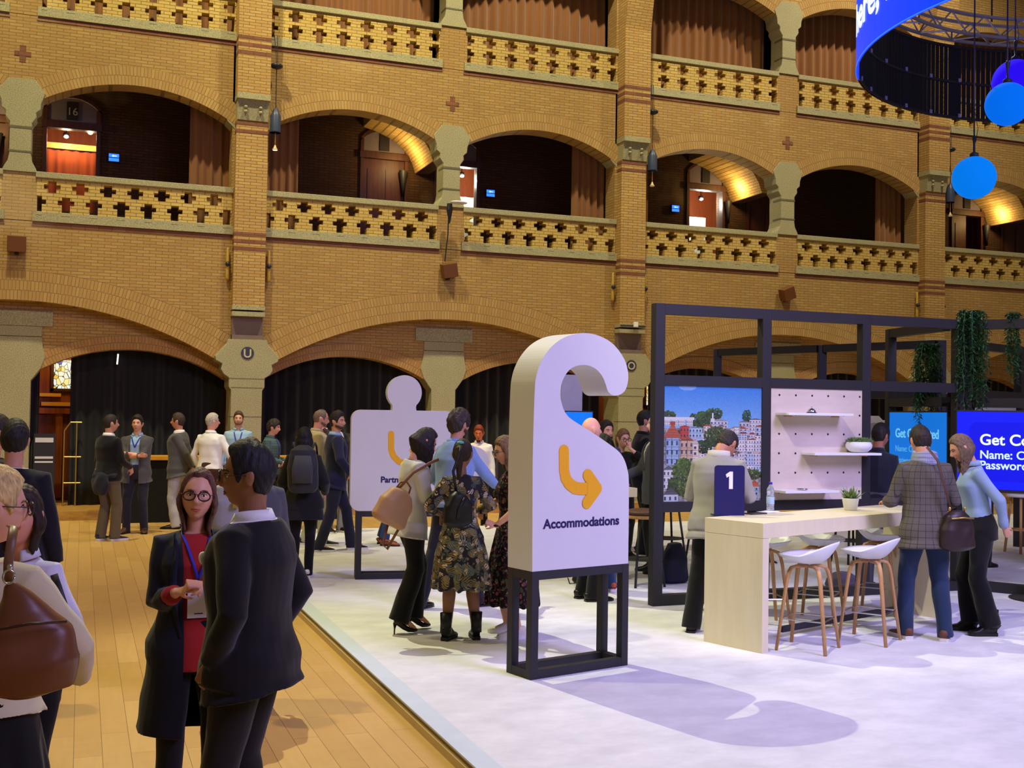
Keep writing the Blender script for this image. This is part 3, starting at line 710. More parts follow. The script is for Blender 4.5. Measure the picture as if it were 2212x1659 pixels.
def fit_text(o, width):
    xs = [v.co.x for v in o.data.vertices]; o.scale = (width/(max(xs)-min(xs)), 1, 1)
def arrow(P, r, y0, y1, name, mat, parent, head):
    mb = MB()
    for i, (a, b) in enumerate(zip(P[:-1], P[1:])): capsule(mb, a, b, r, y0-.0004*i, y1)
    a, t, b = head; capsule(mb, a, t, r, y0-.003, y1); capsule(mb, t, b, r, y0-.0034, y1); mb.prism([a, t, b], y0-.0038, y1)
    return mb.build(name, mat, parent)

# ---- hook-shaped sign
P0 = (2.83, 7.03); ang = math.radians(15); U = (math.cos(ang), math.sin(ang))
t = thing('accommodations_sign', 'tall white door-hanger shaped sign with orange arrow reading Accommodations on black stand', 'sign', (P0[0], P0[1], 0), ang)
Z = lambda zx, zy: to_plane(1080+zx/2.1265, 700+zy/2.1265, P0, U)
curve = [(150, 640), (154, 470), (160, 300), (166, 245), (180, 195), (205, 145), (245, 96), (295, 62), (350, 45), (400, 42), (450, 52), (505, 80), (545, 120), (575, 170), (588, 220), (588, 265), (575, 305), (550, 325),
         (520, 328), (497, 310), (485, 275), (470, 240), (445, 210), (415, 193), (385, 188), (350, 193), (318, 212), (292, 250), (280, 290), (279, 340), (290, 385), (310, 420), (340, 445), (420, 495), (500, 550), (545, 585), (570, 620), (586, 670), (592, 720), (592, 860)]
pts = [Z(*q) for q in curve]
sp = spline(pts, 4)+[pts[-1]]
pts = [(0., .81)]+sp+[(max(p[0] for p in sp[-8:]), .81)]
mb = MB(); mb.prism(pts, 0, .28); body = mb.build('board', [M['offwhite']], t, bevel=.004)
mb = MB(); mb.box(-.002, .0, 0, .28, 1.495, 1.499); mb.build('panel_seam', plain((150, 140, 120)), t)
A = [Z(*q) for q in ((293, 582), (294, 670), (300, 705), (316, 732), (342, 752), (370, 756), (430, 754))]
h = [Z(*q) for q in ((402, 694), (444, 755), (398, 820))]
arrow(A, .042, -.004, 0, 'arrow', M['orange'], t, h)
tx = text('lettering', 'Accommodations', .088, M['navyink'], t, (Z(199, 940)[0], -.0012, Z(199, 940)[1]), bold=.0030, extrude=.0006); fit_text(tx, Z(549, 925)[0]-Z(199, 940)[0])
def stand(t, w, d, h, x0=0, base=ZP, b=.06):
    mb = MB()
    for x in (x0, x0+w-b):
        for y in (.0, d-b):
            m = MB(); m.box(x, x+b, y, y+b, base, h); m.build('leg', M['blacksteel'], t, bevel=.003)
    for nm_, z0, z1 in (('top_rail', h-b, h-.002), ('bottom_rail', base+.001, base+b)):
        m = MB(); m.box(x0+b, x0+w-b, 0.002, b-.002, z0, z1); m.box(x0+b, x0+w-b, d-b+.002, d-.002, z0, z1); m.box(x0+.002, x0+b-.002, b, d-b, z0, z1); m.box(x0+w-b+.002, x0+w-.002, b, d-b, z0, z1)
        m.build(nm_, M['blacksteel'], t)
stand(t, .86, .28, .81)
# ---- puzzle-shaped sign
P1 = (2.66, 11.78); U1 = (.985, -.17); t = thing('partner_sign', 'white board shaped like a puzzle piece with orange arrow, beginning Part, on black stand', 'sign', (P1[0], P1[1], 0), math.atan2(U1[1], U1[0]))
Z = lambda x, y: to_plane(x, y, P1, U1)
x0, zb = Z(758, 1107); x1, zt = Z(985, 882); r = .10; zt = 1.88; zb = .81; x0 = 0.
P = arc_pts(x1-r, zb+r, r, -90, 0, 6)
kc = Z(1024, 998); kr = .165
P += [(x1, kc[1]-.07), (kc[0]-.14, kc[1]-.08)]+arc_pts(kc[0], kc[1], kr, -150, 150, 22)+[(kc[0]-.14, kc[1]+.08), (x1, kc[1]+.07)]
P += arc_pts(x1-r, zt-r, r, 0, 90, 6)
hc = Z(874, 848); hr = .185
P += [(hc[0]+.13, zt), (hc[0]+.125, zt+.03)]+arc_pts(hc[0], hc[1], hr, -46, 226, 30)+[(hc[0]-.125, zt+.03), (hc[0]-.13, zt)]
P += arc_pts(x0+r, zt-r, r, 90, 180, 6)+arc_pts(x0+r, zb+r, r, 180, 270, 6)
mb = MB(); mb.prism(P, 0, .22); mb.build('board', M['offwhite'], t, bevel=.004)
A = [Z(*q) for q in ((845, 937), (845, 970), (850, 985), (862, 997), (880, 1001), (905, 1001))]; h = [Z(*q) for q in ((892, 972), (912, 1001), (890, 1030))]
arrow(A, .031, -.004, 0, 'arrow', M['orange'], t, h)
text('lettering', 'Partners', .088, M['navyink'], t, (Z(822, 1042)[0], -.0012, Z(822, 1042)[1]), bold=.0030, extrude=.0006)
stand(t, 1.0, .22, .81, .07)

# ---- black box frames
def bar(mb, a, b, s=.1):
    a, b = Vector(a), Vector(b); d = (b-a).normalized()
    if abs(d.z) > .9: M_ = Matrix.Identity(3)
    else: M_ = None
    rz = math.atan2(d.y, d.x) if abs(d.z) < .9 else 0
    L = (b-a).length; mid = (a+b)/2; R = Matrix.Translation(mid)@Matrix.Rotation(rz, 4, 'Z')
    if abs(d.z) > .9: mb.box(-s/2, s/2, -s/2, s/2, -L/2, L/2, M=R)
    else: mb.box(-L/2, L/2, -s/2, s/2, -s/2, s/2, M=R)
    return mb
def frame(label, posts, beams, rz_post=0, s=.1, top=2.92):
    t = thing('booth_frame', label, 'frame', (0, 0, 0), group=None)
    for (x, y) in posts:
        mb = MB(); mb.box(-s/2, s/2, -s/2, s/2, ZP, top, M=Matrix.Translation((x, y, 0))@Matrix.Rotation(rz_post, 4, 'Z')); mb.build('post', M['blacksteel'], t, bevel=.003)
    for (a, b, z) in beams:
        A_, B_ = Vector((a[0], a[1], z)), Vector((b[0], b[1], z)); d = (B_-A_).normalized(); mb = MB(); bar(mb, A_+d*(s/2), B_-d*(s/2), s*.98); mb.build('beam', M['blacksteel'], t)
    return t
YF = 9.46
xs = (5.05, 6.22, 7.40, 8.60)
bm = []
for a, b in zip(xs[:-1], xs[1:]):
    for z in (2.87, 2.20, 1.01, .1405): bm.append(((a, YF), (b, YF), z))
frame('long black steel booth frame carrying the town photograph and the peg board', [(x, YF) for x in xs], bm)
B1, B2 = (8.87, 10.85), (8.62, 9.62)
frame('black frame running back behind the booth corner beside the light blue screen', [B1], [(B1, B2, 2.87), (B1, B2, 2.06), (B1, B2, .1405)], math.radians(-18))
R1, R2 = (8.75, 9.46), (9.75, 7.98)
frame('black frame coming forward at the right edge behind the large blue screen', [R1, R2], [(R1, R2, 2.87), (R1, R2, 2.05), (R1, R2, .1405)], math.radians(-34))
A1, A2, A3 = (9.30, 15.45), (9.98, 13.7), (10.62, 12.0)
frame('distant black booth frame rising behind the peg board', [A1, A2, A3], [(A1, A2, 2.87), (A2, A3, 2.87), (A1, A2, 2.2), (A2, A3, 2.2)], math.radians(-20), .11)
C1, C2, C3 = (11.05, 11.95), (12.45, 12.49), (13.9, 13.05)
frame('distant black booth frame at the right edge holding pale wall panels', [C1, C2, C3], [(C1, C2, 2.87), (C1, C2, 2.22), (C2, C3, 2.22), (C2, C3, 1.0), (C1, C2, 1.0)], math.radians(21), .11)
d = Vector((C3[0]-C1[0], C3[1]-C1[1])).normalized(); rz = math.atan2(d.y, d.x)
for i, (a, b) in enumerate(((.07, 1.43), (1.55, 2.95))):
    t = thing('wall_panel', 'pale panel in the distant frame, %s the thin black post' % ('left of', 'right of')[i], 'panel', (C1[0], C1[1], 0), rz)
    mb = MB(); mb.box(a, b, .01, .04, 1.06, 2.16); mb.build('sheet', M['offwhite'], t)

# ---- town photograph (printed panel), painted cell by cell
def paint(Wc=222, Hc=256):
    rng = np.random.RandomState(3); I = np.zeros((Hc, Wc, 3))
    yy, xx = np.mgrid[0:Hc, 0:Wc]
    top = np.array([60, 132, 214.]); bot = np.array([130, 182, 232.])
    f = np.clip(yy/90., 0, 1)[..., None]; I[:] = top*(1-f)+bot*f
    n = rng.rand(12, 12); big = np.kron(n, np.ones((22, 19)))[:Hc, :Wc]
    def blob(cx, cy, rx, ry, col, dens=.9, sz=3, n=60):
        col = (col[0]*.72, col[1]*.72, col[2]*.8); sz *= .62; n = int(n*2.4)
        for _ in range(n):
            a = rng.rand()*6.28; r = math.sqrt(rng.rand()); x = cx+rx*r*math.cos(a); y = cy+ry*r*math.sin(a); s = sz*(.6+rng.rand()); c = np.array(col)*(.55+.75*rng.rand()-.25*(y-cy)/ry)
            m = ((xx-x)**2+(yy-y)**2) < s*s; I[m] = np.clip(c, 0, 255)
    def house(x, y, w, h, wall, roof=None, rh=0, cols=3, rows=3, win=(58, 66, 84)):
        x, y, w, h = int(x), int(y), int(w), int(h); x0, x1 = max(0, x), min(Wc, x+w); y0, y1 = max(0, y), min(Hc, y+h)
        if x1 <= x0 or y1 <= y0: return
        I[y0:y1, x0:x1] = wall; I[y0:y1, x0:min(x1, x0+max(1, w//7))] = np.array(wall)*.82
        for r_ in range(rows):
            for c_ in range(cols):
                wx = x+int((c_+.3)*w/cols); wy = y+int((r_+.3)*h/rows); ww = max(1, int(w/cols*.42)); wh = max(2, int(h/rows*.5))
                I[max(0, wy-1):max(0, wy), max(0, wx-1):max(0, wx+ww+1)] = np.clip(np.array(wall)*1.12, 0, 255)
                I[max(0, wy):max(0, wy+wh), max(0, wx):max(0, wx+ww)] = np.array(win)*(.7+.6*rng.rand())
            yb = y+int((r_+1)*h/rows)-1
            if 0 <= yb < Hc: I[yb, x0:x1] = np.array(wall)*.7
        if roof is not None:
            for j in range(rh):
                k = int(w/2*(rh-j)/rh); yr = y-j-1
                if 0 <= yr < Hc: I[yr, max(0, x+w//2-k-1):max(0, min(Wc, x+w//2+k+1))] = np.array(roof)*(.8+.3*rng.rand())
    cloud = ((xx-52)/20.)**2+((yy-2)/9.)**2 < 1; I[cloud] = I[cloud]*.6+np.array([220, 226, 236])*.4
    base = np.array([150, 146, 140.]); I[94:] = base*(.7+.5*np.kron(rng.rand(28, 38), np.ones((6, 6)))[:Hc-94, :Wc, None]); blob(110, 106, 110, 8, (70, 96, 44), n=140)
    blob(10, 66, 16, 9, (70, 104, 44)); blob(82, 74, 26, 17, (74, 112, 40), n=150); blob(112, 62, 18, 14, (78, 116, 46), n=90); blob(187, 66, 10, 15, (60, 104, 62), n=70, sz=2.2)
    for x in (0, 16, 32, 50): house(x, 76, 15, 14, (206, 206, 206), None, 0, 4, 2)
    I[70:76, 0:68] = (216, 216, 214)
    house(104, 78, 40, 16, (196, 196, 204), (150, 150, 158), 5, 5, 2); I[60:80, 108:111] = (226, 228, 232); I[72:80, 105:114] = (214, 216, 220)
    house(150, 94, 20, 30, (206, 190, 180), (150, 120, 110), 4, 3, 3); house(170, 80, 24, 30, (190, 188, 196), (120, 118, 130), 4, 3, 3); house(194, 74, 28, 34, (210, 206, 210), (108, 108, 118), 4, 4, 4)
    for i in range(70):
        row = i % 6; y = 92+row*15+rng.randint(-3, 4); x = 60+rng.randint(0, 150); w_ = rng.randint(12, 22)
        c = [(222, 214, 206), (206, 202, 210), (190, 200, 216), (228, 222, 216), (214, 190, 160), (176, 196, 214)][rng.randint(6)]
        house(x, y, w_, rng.randint(14, 26), c, [(150, 84, 60), (120, 116, 122), (172, 96, 66)][rng.randint(3)], rng.randint(2, 6), rng.randint(2, 4), rng.randint(2, 4))
    house(36, 92, 22, 26, (190, 70, 52), (168, 52, 40), 4, 3, 2); house(56, 94, 30, 34, (168, 190, 214), (120, 128, 140), 3, 4, 3)
    for y in (120, 150, 178): 
        for x in (165, 186, 205): house(x, y, 19, 26, [(226, 222, 222), (210, 206, 214), (188, 202, 222)][rng.randint(3)], None, 0, 3, 3)
    blob(118, 112, 28, 22, (84, 110, 44), n=190); blob(88, 134, 20, 14, (58, 88, 34), n=90)
    # turreted house
    house(4, 116, 32, 60, (150, 176, 206), None, 0, 3, 3); house(36, 122, 32, 50, (198, 170, 140), (176, 92, 58), 10, 3, 3); house(64, 130, 14, 40, (222, 206, 190), (214, 200, 188), 14, 1, 3)
    for j in range(30):
        k = int(3+j*.62) if j < 22 else int(17+(j-22)*.4); I[86+j, max(0, 20-k):20+k] = np.array((178, 92, 62))*(.8+.3*rng.rand())
    I[80:88, 14:26] = (160, 74, 52)
    for y in (120, 142, 162): I[y, 0:72] = (52, 52, 60)
    for x in (4, 18, 34, 52): I[116:176, x] = (64, 62, 70)
    house(0, 186, 24, 42, (206, 206, 204), (96, 104, 112), 9, 3, 3)
    blob(44, 190, 24, 30, (96, 132, 40), n=240); blob(40, 228, 30, 16, (96, 128, 38), n=140); blob(20, 222, 10, 20, (70, 96, 30), n=60)
    house(0, 240, 34, 16, (186, 196, 204), (84, 84, 90), 16, 3, 1)
    for x in (150, 172, 196): house(x, 224, 22, 32, [(214, 218, 226), (160, 176, 186), (198, 204, 206)][rng.randint(3)], (196, 104, 62), 16, 2, 3)
    blob(190, 196, 34, 12, (92, 116, 40), n=130); blob(120, 226, 30, 18, (80, 106, 40), n=130)
    house(96, 150, 24, 60, (200, 202, 208), (110, 110, 118), 5, 3, 5); house(126, 150, 26, 66, (216, 212, 214), (128, 120, 122), 5, 3, 5)
    I += rng.normal(0, 9, I.shape); I = np.clip(I*.92, 0, 255)/255
    return np.where(I <= .04045, I/12.92, ((I+.055)/1.055)**2.4)
I = paint(); Hc, Wc = I.shape[:2]
t = thing('town_photograph', 'large printed photograph of hillside town houses under blue sky', 'picture', (5.10, YF-.035, 1.055))
W_, H_ = 1.07, 1.10
me = bpy.data.meshes.new('print'); vs = [(x*W_/Wc, 0, H_-y*H_/Hc) for y in range(Hc+1) for x in range(Wc+1)]
fs = [(y*(Wc+1)+x, (y+1)*(Wc+1)+x, (y+1)*(Wc+1)+x+1, y*(Wc+1)+x+1) for y in range(Hc) for x in range(Wc)]
me.from_pydata(vs, [], fs); ca = me.color_attributes.new('paint', 'FLOAT_COLOR', 'CORNER')
arr = np.ones((Hc*Wc*4, 4), dtype=np.float32); arr[:, :3] = np.repeat(I.reshape(-1, 3), 4, axis=0); ca.data.foreach_set('color', arr.ravel())
nt = NT('printed_photograph'); a_ = nt.n('ShaderNodeAttribute'); a_.attribute_name = 'paint'; nt.l(a_.outputs['Color'], nt.b.inputs['Base Color']); me.materials.append(nt.fin(.5))
o = bpy.data.objects.new('print', me); COL.objects.link(o); o.parent = t
mb = MB(); mb.box(0, W_, .001, .03, 0, H_); mb.build('backing_board', M['blacksteel'], t)

# ---- peg board with shelves
t = thing('peg_board', 'pale plywood peg board with rows of round holes in the booth frame', 'board', (6.27, YF-.04, 1.055))
mb = MB(); mb.box(0, 1.08, 0, .04, 0, 1.10); mb.build('panel', M['ply'], t)
mb = MB()
for i in range(6):
    for j in range(6):
        mb.add([(.10+.19*i+.011*math.cos(a*math.pi/5), -.001, 1.03-.19*j+.011*math.sin(a*math.pi/5)) for a in range(10)], [tuple(range(10))])
mb.build('peg_holes', plain((30, 24, 24)), t)
SH = []
for (xa, xb, z, lab) in ((6.33, 7.08, 1.90, 'top'), (6.63, 7.42, 1.515, 'middle'), (6.30, 6.92, 1.150, 'bottom')):
    t = thing('wall_shelf', 'white %s shelf fixed to the peg board' % lab, 'shelf', (xa, YF-.04, z), group='shelves on the peg board')
    mb = MB(); mb.box(0, xb-xa, -.22, -.001, -.012, .012); mb.build('shelf_board', M['white'], t, bevel=.003)
    mb = MB(); mb.tube([(.1, -.002, -.018), (.1, -.12, -.018)], .008, 8); mb.tube([(xb-xa-.1, -.002, -.018), (xb-xa-.1, -.12, -.018)], .008, 8); mb.build('peg', M['oak'], t)
t = thing('service_bell', 'small chrome desk bell on the top shelf', 'bell', (6.66, 9.30, 1.912))
mb = MB(); mb.lathe([(.05, 0), (.05, .008), (.03, .01)], n=24); mb.build('base', M['blacksteel'], t, True)
mb = MB(); mb.lathe([(.042, .01), (.042, .014), (.036, .03), (.02, .044), (.004, .048), (.004, .056), (.008, .06), (.001, .064)], n=24); mb.build('dome', M['chrome'], t, True)
t = thing('metal_dish', 'small flat metal dish on the bottom shelf', 'dish', (6.56, 9.30, 1.162))
mb = MB(); mb.lathe([(.03, 0), (.05, .006), (.055, .014), (.05, .014), (.03, .006)], n=20); mb.build('dish_body', M['chrome'], t, True)

leafm = plain((112, 142, 78), .6, 0, .3, 30); leafd = plain((44, 82, 44), .5, 0, .35, 30)
def leaf(mb, o, d, L, w_, up=(0, 0, 1), th=.3):
    d = Vector(d).normalized(); s = d.cross(Vector(up)); s = s.normalized() if s.length > 1e-4 else Vector((1, 0, 0)); n = s.cross(d)
    o = Vector(o); a = o; m = o+d*L*.5; e = o+d*L
    mb.add([a, m+s*w_, e, m-s*w_, m-n*w_*th, m+n*w_*.2], [(0, 4, 1), (1, 4, 2), (2, 4, 3), (3, 4, 0), (0, 1, 5), (1, 2, 5), (2, 3, 5), (3, 0, 5)])
def succulent(t, r, h, n, z, mat):
    mb = MB(); rg = random.Random(5)
    for i in range(n):
        a = i*2.39996; q = (i+.5)/n; el = math.radians(80-62*q); L = r*(.55+.55*q)*rg.uniform(.85, 1.1)
        leaf(mb, (math.cos(a)*r*.15*q, math.sin(a)*r*.15*q, z), (math.cos(a)*math.cos(el), math.sin(a)*math.cos(el), math.sin(el)*h), L, L*.16, th=.5)
    mb.build('leaves', mat, t)
t = thing('bowl_planter', 'round white bowl of grey-green succulents on the middle shelf', 'plant', (7.22, 9.30, 1.527))
mb = MB(); mb.lathe([(.05, 0), (.09, .012), (.125, .045), (.13, .075), (.115, .105), (.10, .108), (.10, .095)], n=32); mb.build('bowl', M['white'], t, True)
for i, (dx, dy) in enumerate(((-.06, 0), (.05, .02), (0, -.04), (.02, .05), (-.03, .05), (.08, -.02))):
    mb = MB(); rg = random.Random(i)
    for k in range(26):
        a = k*2.4+i; q = (k+.5)/26; el = math.radians(82-70*q); L = .085*(.6+.5*q); leaf(mb, (dx, dy, .10), (math.cos(a)*math.cos(el), math.sin(a)*math.cos(el), math.sin(el)), L, L*.2, th=.5)
    mb.build('rosette', leafm, t)

# ---- oak-white high counter
CA = Vector((4.81, 7.31)); ca_ = math.radians(19); HT = 1.065
t = thing('high_counter', 'long pale high counter with solid panel ends in front of the peg board', 'counter', (CA.x, CA.y, 0), ca_)
mb = MB(); mb.box(0, 2.6, 0, .57, HT-.115, HT); mb.build('worktop', M['birch'], t, bevel=.002)
mb = MB(); mb.box(0, .075, .001, .569, ZP, HT-.117); mb.build('end_panel', M['birch'], t, bevel=.002)
mb = MB(); mb.box(2.525, 2.6, .001, .569, ZP, HT-.117); mb.build('end_panel', M['birch'], t, bevel=.002)
mb = MB(); mb.box(.6, 2.52, .26, .28, ZP+.05, ZP+.1); mb.build('foot_rail', M['blacksteel'], t)
def on_counter(x, y): return at(x, y, Z=HT)
q = on_counter(1578, 1114)
t = thing('table_number', 'navy rounded number stand reading 1 on the end of the high counter', 'sign', (q[0], q[1]+.02, HT), math.radians(-12))
mb = MB(); r = .025; w2 = .125; h2 = .405
mb.prism([(-w2, 0), (w2, 0)]+arc_pts(w2-r, h2-r, r, 0, 90, 5)+arc_pts(-w2+r, h2-r, r, 90, 180, 5), -.01, .01); mb.build('board', plain((26, 22, 84), .45), t)
mb = MB(); mb.prism([(-.008, .215), (.024, .215), (.024, .355), (-.002, .355), (-.036, .332), (-.028, .306), (-.008, .318)], -.0125, -.0101); mb.build('numeral', M['white'], t)
mb = MB(); mb.box(-w2, w2, .01, .10, 0, .006); mb.build('base', plain((26, 22, 84), .45), t)
q = on_counter(1664, 1104)
t = thing('water_bottle', 'clear plastic water bottle with purple cap on the high counter', 'bottle', (q[0], q[1], HT+.003))
def pet():
    n_ = NT('clear_plastic'); n_.b.inputs['Base Color'].default_value = (.86, .92, .97, 1); n_.b.inputs['Transmission Weight'].default_value = .75; n_.b.inputs['IOR'].default_value = 1.2; return n_.fin(.12)
mb = MB(); mb.lathe([(.02, 0), (.032, .004), (.033, .02), (.030, .03), (.033, .04), (.033, .12), (.029, .1405), (.033, .15), (.030, .185), (.014, .212), (.013, .225)], n=24); mb.build('bottle_body', pet(), t, True)
mb = MB(); mb.lathe([(.0335, .055), (.0338, .056), (.0338, .112), (.0335, .113)], n=24); mb.build('label', plain((170, 196, 220)), t, True)
mb = MB(); mb.lathe([(.0155, .222), (.0155, .240), (.012, .242)], n=18); mb.build('cap', plain((60, 40, 160)), t, True)
q = on_counter(1662, 1106)
for i in range(3):
    o = MB(); o.box(-.085, .085, -.06, .06, 0, .0018); b_ = o.build('paper_napkin', M['white'], None, loc=(q[0]-.01+.02*i, q[1]+.01*i, HT+.001+.0019*i), rot=(0, 0, .3+.35*i)) if i < 2 else None
    if b_: tag(b_, ('lower', 'upper')[i]+' white paper napkin under the water bottle', 'napkin', 'napkins on the counter')
bpy.data.objects['water_bottle'].location.z = HT+.006
q = on_counter(1625, 1111)
o = MB(); o.box(-.09, .09, -.05, .05, 0, .008); tag(o.build('tablet', M['blacksteel'], None, loc=(q[0]+.04, q[1]+.02, HT), rot=(0, 0, .2), bevel=.003), 'slim black tablet lying behind the number stand', 'tablet')
q = on_counter(1837, 1102)
t = thing('potted_succulent', 'small spiky succulent in white pot on the high counter', 'plant', (q[0], q[1], HT))
mb = MB(); mb.lathe([(.045, 0), (.055, .004), (.072, .10), (.074, .105), (.064, .105), (.062, .09)], n=28); mb.build('pot', M['white'], t, True)
mb = MB()
for k in range(46):
    a = k*2.4; qv = (k+.5)/46; el = math.radians(86-60*qv); L = .125*(.8+.25*math.sin(k)); leaf(mb, (math.cos(a)*.02, math.sin(a)*.02, .09), (math.cos(a)*math.cos(el), math.sin(a)*math.cos(el), math.sin(el)), L, .012, th=.5)
mb.build('leaves', leafm, t)

# ---- shell bar stools
def make_stool():
    t = thing('bar_stool', 'x', 'stool', (0, 0, 0))
    nr, nt_ = 10, 40; mb = MB(); vs = []
    def P(r, a, off=0):
        x = math.cos(a); y = math.sin(a); X = x*.245*r; Y = y*.215*r*(1+.06*y)
        back = max(0, -y)**1.2
        z = .055*r*r+back*.115*max(0, (r-.35)/.65)**1.7+.018*r**4*abs(x)-.0*off
        return (X*(1-.12*back*r), Y-.03*back*r, z+off)
    for s, off in ((0, 0), (1, -.012)):
        for i in range(nr+1):
            for k in range(nt_): vs.append(P(max(.001, i/nr)*(1 if s == 0 else .985), 2*math.pi*k/nt_, off))
    fs = []; N = (nr+1)*nt_
    for i in range(nr):
        for k in range(nt_):
            a = i*nt_+k; b = i*nt_+(k+1) % nt_; fs.append((a, a+nt_, b+nt_, b)); fs.append((a+N, b+N, b+nt_+N, a+nt_+N))
    for k in range(nt_): a = nr*nt_+k; b = nr*nt_+(k+1) % nt_; fs.append((a, a+N, b+N, b))
    fs.append(tuple(reversed(range(nt_)))); fs.append(tuple(N+k for k in range(nt_)))
    mb.add([(x, y, z+.665) for x, y, z in vs], fs); mb.build('seat_shell', plain((226, 228, 232), .35, 0, .02), t, True)
    for k in range(4):
        a = math.pi/4+k*math.pi/2; c, s = math.cos(a), math.sin(a); m = MB()
        pts = [(c*.02, s*.02, .635), (c*.10, s*.10, .637), (c*.145, s*.145, .625), (c*.165, s*.165, .59), (c*.18, s*.18, .535), (c*.265, s*.265, .0)]
        m.loft(pts, [.016, .017, .018, .018, .017, .014], [.012, .013, .014, .014, .013, .011], None, 10, 2.6); m.build('leg', M['oak'], t, True)
    m = MB()
    for k in range(4):
        a, b = math.pi/4+k*math.pi/2, math.pi/4+(k+1)*math.pi/2; r = .228
        m.tube([(math.cos(a)*r, math.sin(a)*r, .24), (math.cos(b)*r, math.sin(b)*r, .24)], .006, 6)
    m.build('footrest', M['chrome'], t)
    return t
st = make_stool(); first = True
zs = .83
for (px_, py_, Zr, rot, lab) in ((1745, 1402, ZP, 38, 'white shell stool with wooden legs, nearest, beside the counter end panel'),
                              (1878, 1384, ZP, 34, 'white shell stool with wooden legs, near side, beside the man in tweed'),
                              (1768, 1172, .77, -140, 'white shell stool on the far side of the counter, middle of its row'),
                              (1898, 1162, .77, -140, 'white shell stool on the far side of the counter beside the tweed jacket'),
                              (1648, 1172, .79, 165, 'white shell stool mostly hidden behind the counter end panel')):
    q = at(px_, py_, Z=Zr); o = st if first else copy_tree(st); first = False
    o.location = (q[0], q[1], ZP); o.rotation_euler = (0, 0, math.radians(rot)); o['label'] = lab; o['category'] = 'stool'; o['group'] = 'white shell bar stools at the high counter'
# ---- distant counters and dark stools
for (x, y, L, rz, z, lab) in ((5.15, 11.25, .62, .0, 1.06, 'cream high counter seen between the hook sign and the booth post, nearer one'), (6.1, 13.3, 2.6, .0, 1.07, 'cream high counter seen past the hook sign, farther one'),
                              (9.15, 12.3, 2.2, .2, 1.1, 'cream high counter behind the man in navy polo'), (10.9, 10.2, 1.8, -.6, 1.05, 'pale high counter behind the large blue screen')):
    t = thing('far_counter', lab, 'counter', (x, y, 0), rz)
    mb = MB(); mb.box(0, L, 0, .55, z-.10, z); mb.build('worktop', M['cream'], t, bevel=.003)
    for xx_ in ((0, L-.3) if L > 1 else (.02,)): mb = MB(); mb.box(xx_, xx_+(.3 if L > 1 else .08), .02, .53, ZP, z-.101); mb.build('end_panel', M['cream'], t)
def dark_stool():
    t = thing('dark_stool', 'x', 'stool')
    mb = MB(); mb.ell((0, 0, .76), (.2, .2, .045)); mb.build('seat', plain((92, 62, 52), .5), t, True)
    mb = MB(); mb.lathe([(.18, .70), (.19, .71), (.19, .73), (.18, .735)], n=20); mb.build('seat_board', M['oak'], t)
    for k in range(4):
        a = math.pi/4+k*math.pi/2; m = MB(); m.tube([(math.cos(a)*.13, math.sin(a)*.13, .71), (math.cos(a)*.24, math.sin(a)*.24, 0)], .014, 8); m.build('leg', M['blacksteel'], t, True)
    m = MB(); m.lathe([(.205, .27), (.212, .275), (.205, .28), (.198, .275)], n=20); m.build('footrest', M['blacksteel'], t, True); return t
st = dark_stool(); first = True
for (x, y, lab) in ((5.52, 10.62, 'dark legged stool with brown seat just right of the hook sign'), (6.75, 12.35, 'dark legged stool seen under the town photograph'), (7.25, 12.3, 'dark legged stool seen below the counter top'), (8.9, 11.6, 'dark legged stool under the peg board')):
    o = st if first else copy_tree(st); first = False; o.location = (x, y, ZP); o['label'] = lab; o['category'] = 'stool'; o['group'] = 'dark stools around the distant counters'
t = thing('wooden_stool', 'pale wooden stool far behind the woman in denim shirt', 'stool', (11.9, 11.9, ZP))
for k in range(4):
    a = math.pi/4+k*math.pi/2; m = MB(); m.tube([(math.cos(a)*.12, math.sin(a)*.12, .75), (math.cos(a)*.2, math.sin(a)*.2, 0)], .018, 8); m.build('leg', M['oak'], t, True)
mb = MB(); mb.lathe([(.17, .75), (.19, .76), (.18, .79), (.1, .78)], n=20); mb.build('seat', M['white'], t, True)
mb = MB(); mb.lathe([(.17, .3), (.18, .31), (.17, .32)], n=16); mb.build('footrest', M['oak'], t)

# ---- screens
def screen(label, P, Q, z0, z1, col, name='display_screen'):
    P, Q = Vector(P), Vector(Q); d = (Q-P); L = d.length; rz = math.atan2(d.y, d.x)
    t = thing(name, label, 'screen', (P.x, P.y, 0), rz)
    mb = MB(); mb.box(-.015, L+.015, 0, .05, z0-.03, z1+.015); mb.build('bezel', M['blacksteel'], t, bevel=.004)
    mb = MB(); mb.box(0, L, -.003, .001, z0, z1); mb.build('lit_panel', emit(col, 1.0), t)
    return t, L
t, L = screen('light blue screen with white wording, between the tweed jacket man and booth post', (8.82, 10.80), (8.60, 9.62), 1.02, 1.945, (0, 112, 214))
text('wording', 'Get Connected', .145, emit((120, 205, 250), .9), t, (.14, -.006, 1.66), bold=.002)
text('wording', 'Name: Click', .10, emit((90, 180, 240), .8), t, (.14, -.006, 1.50)); text('wording', 'Password: E', .10, emit((90, 180, 240), .8), t, (.14, -.006, 1.37))
t, L = screen('large deep blue screen at the right edge reading Get Connected', (8.45, 9.30), (9.28, 8.06), 1.17, 1.955, (4, 24, 255))
mb = MB(); mb.prism([(.12, 1.25), (1.4, 1.25), (1.4, 1.85), (.17, 1.85), (.12, 1.80)], -.0045, -.003); mb.build('text_panel', emit((0, 10, 235), 1.0), t)
text('wording', 'Get Connected', .155, emit((235, 250, 255), 1.1), t, (.22, -.007, 1.62), bold=.003)
text('wording', 'Name: Click', .118, emit((210, 235, 255), 1.1), t, (.22, -.007, 1.48), bold=.002); text('wording', 'Password: E', .118, emit((210, 235, 255), 1.1), t, (.22, -.007, 1.375), bold=.002)
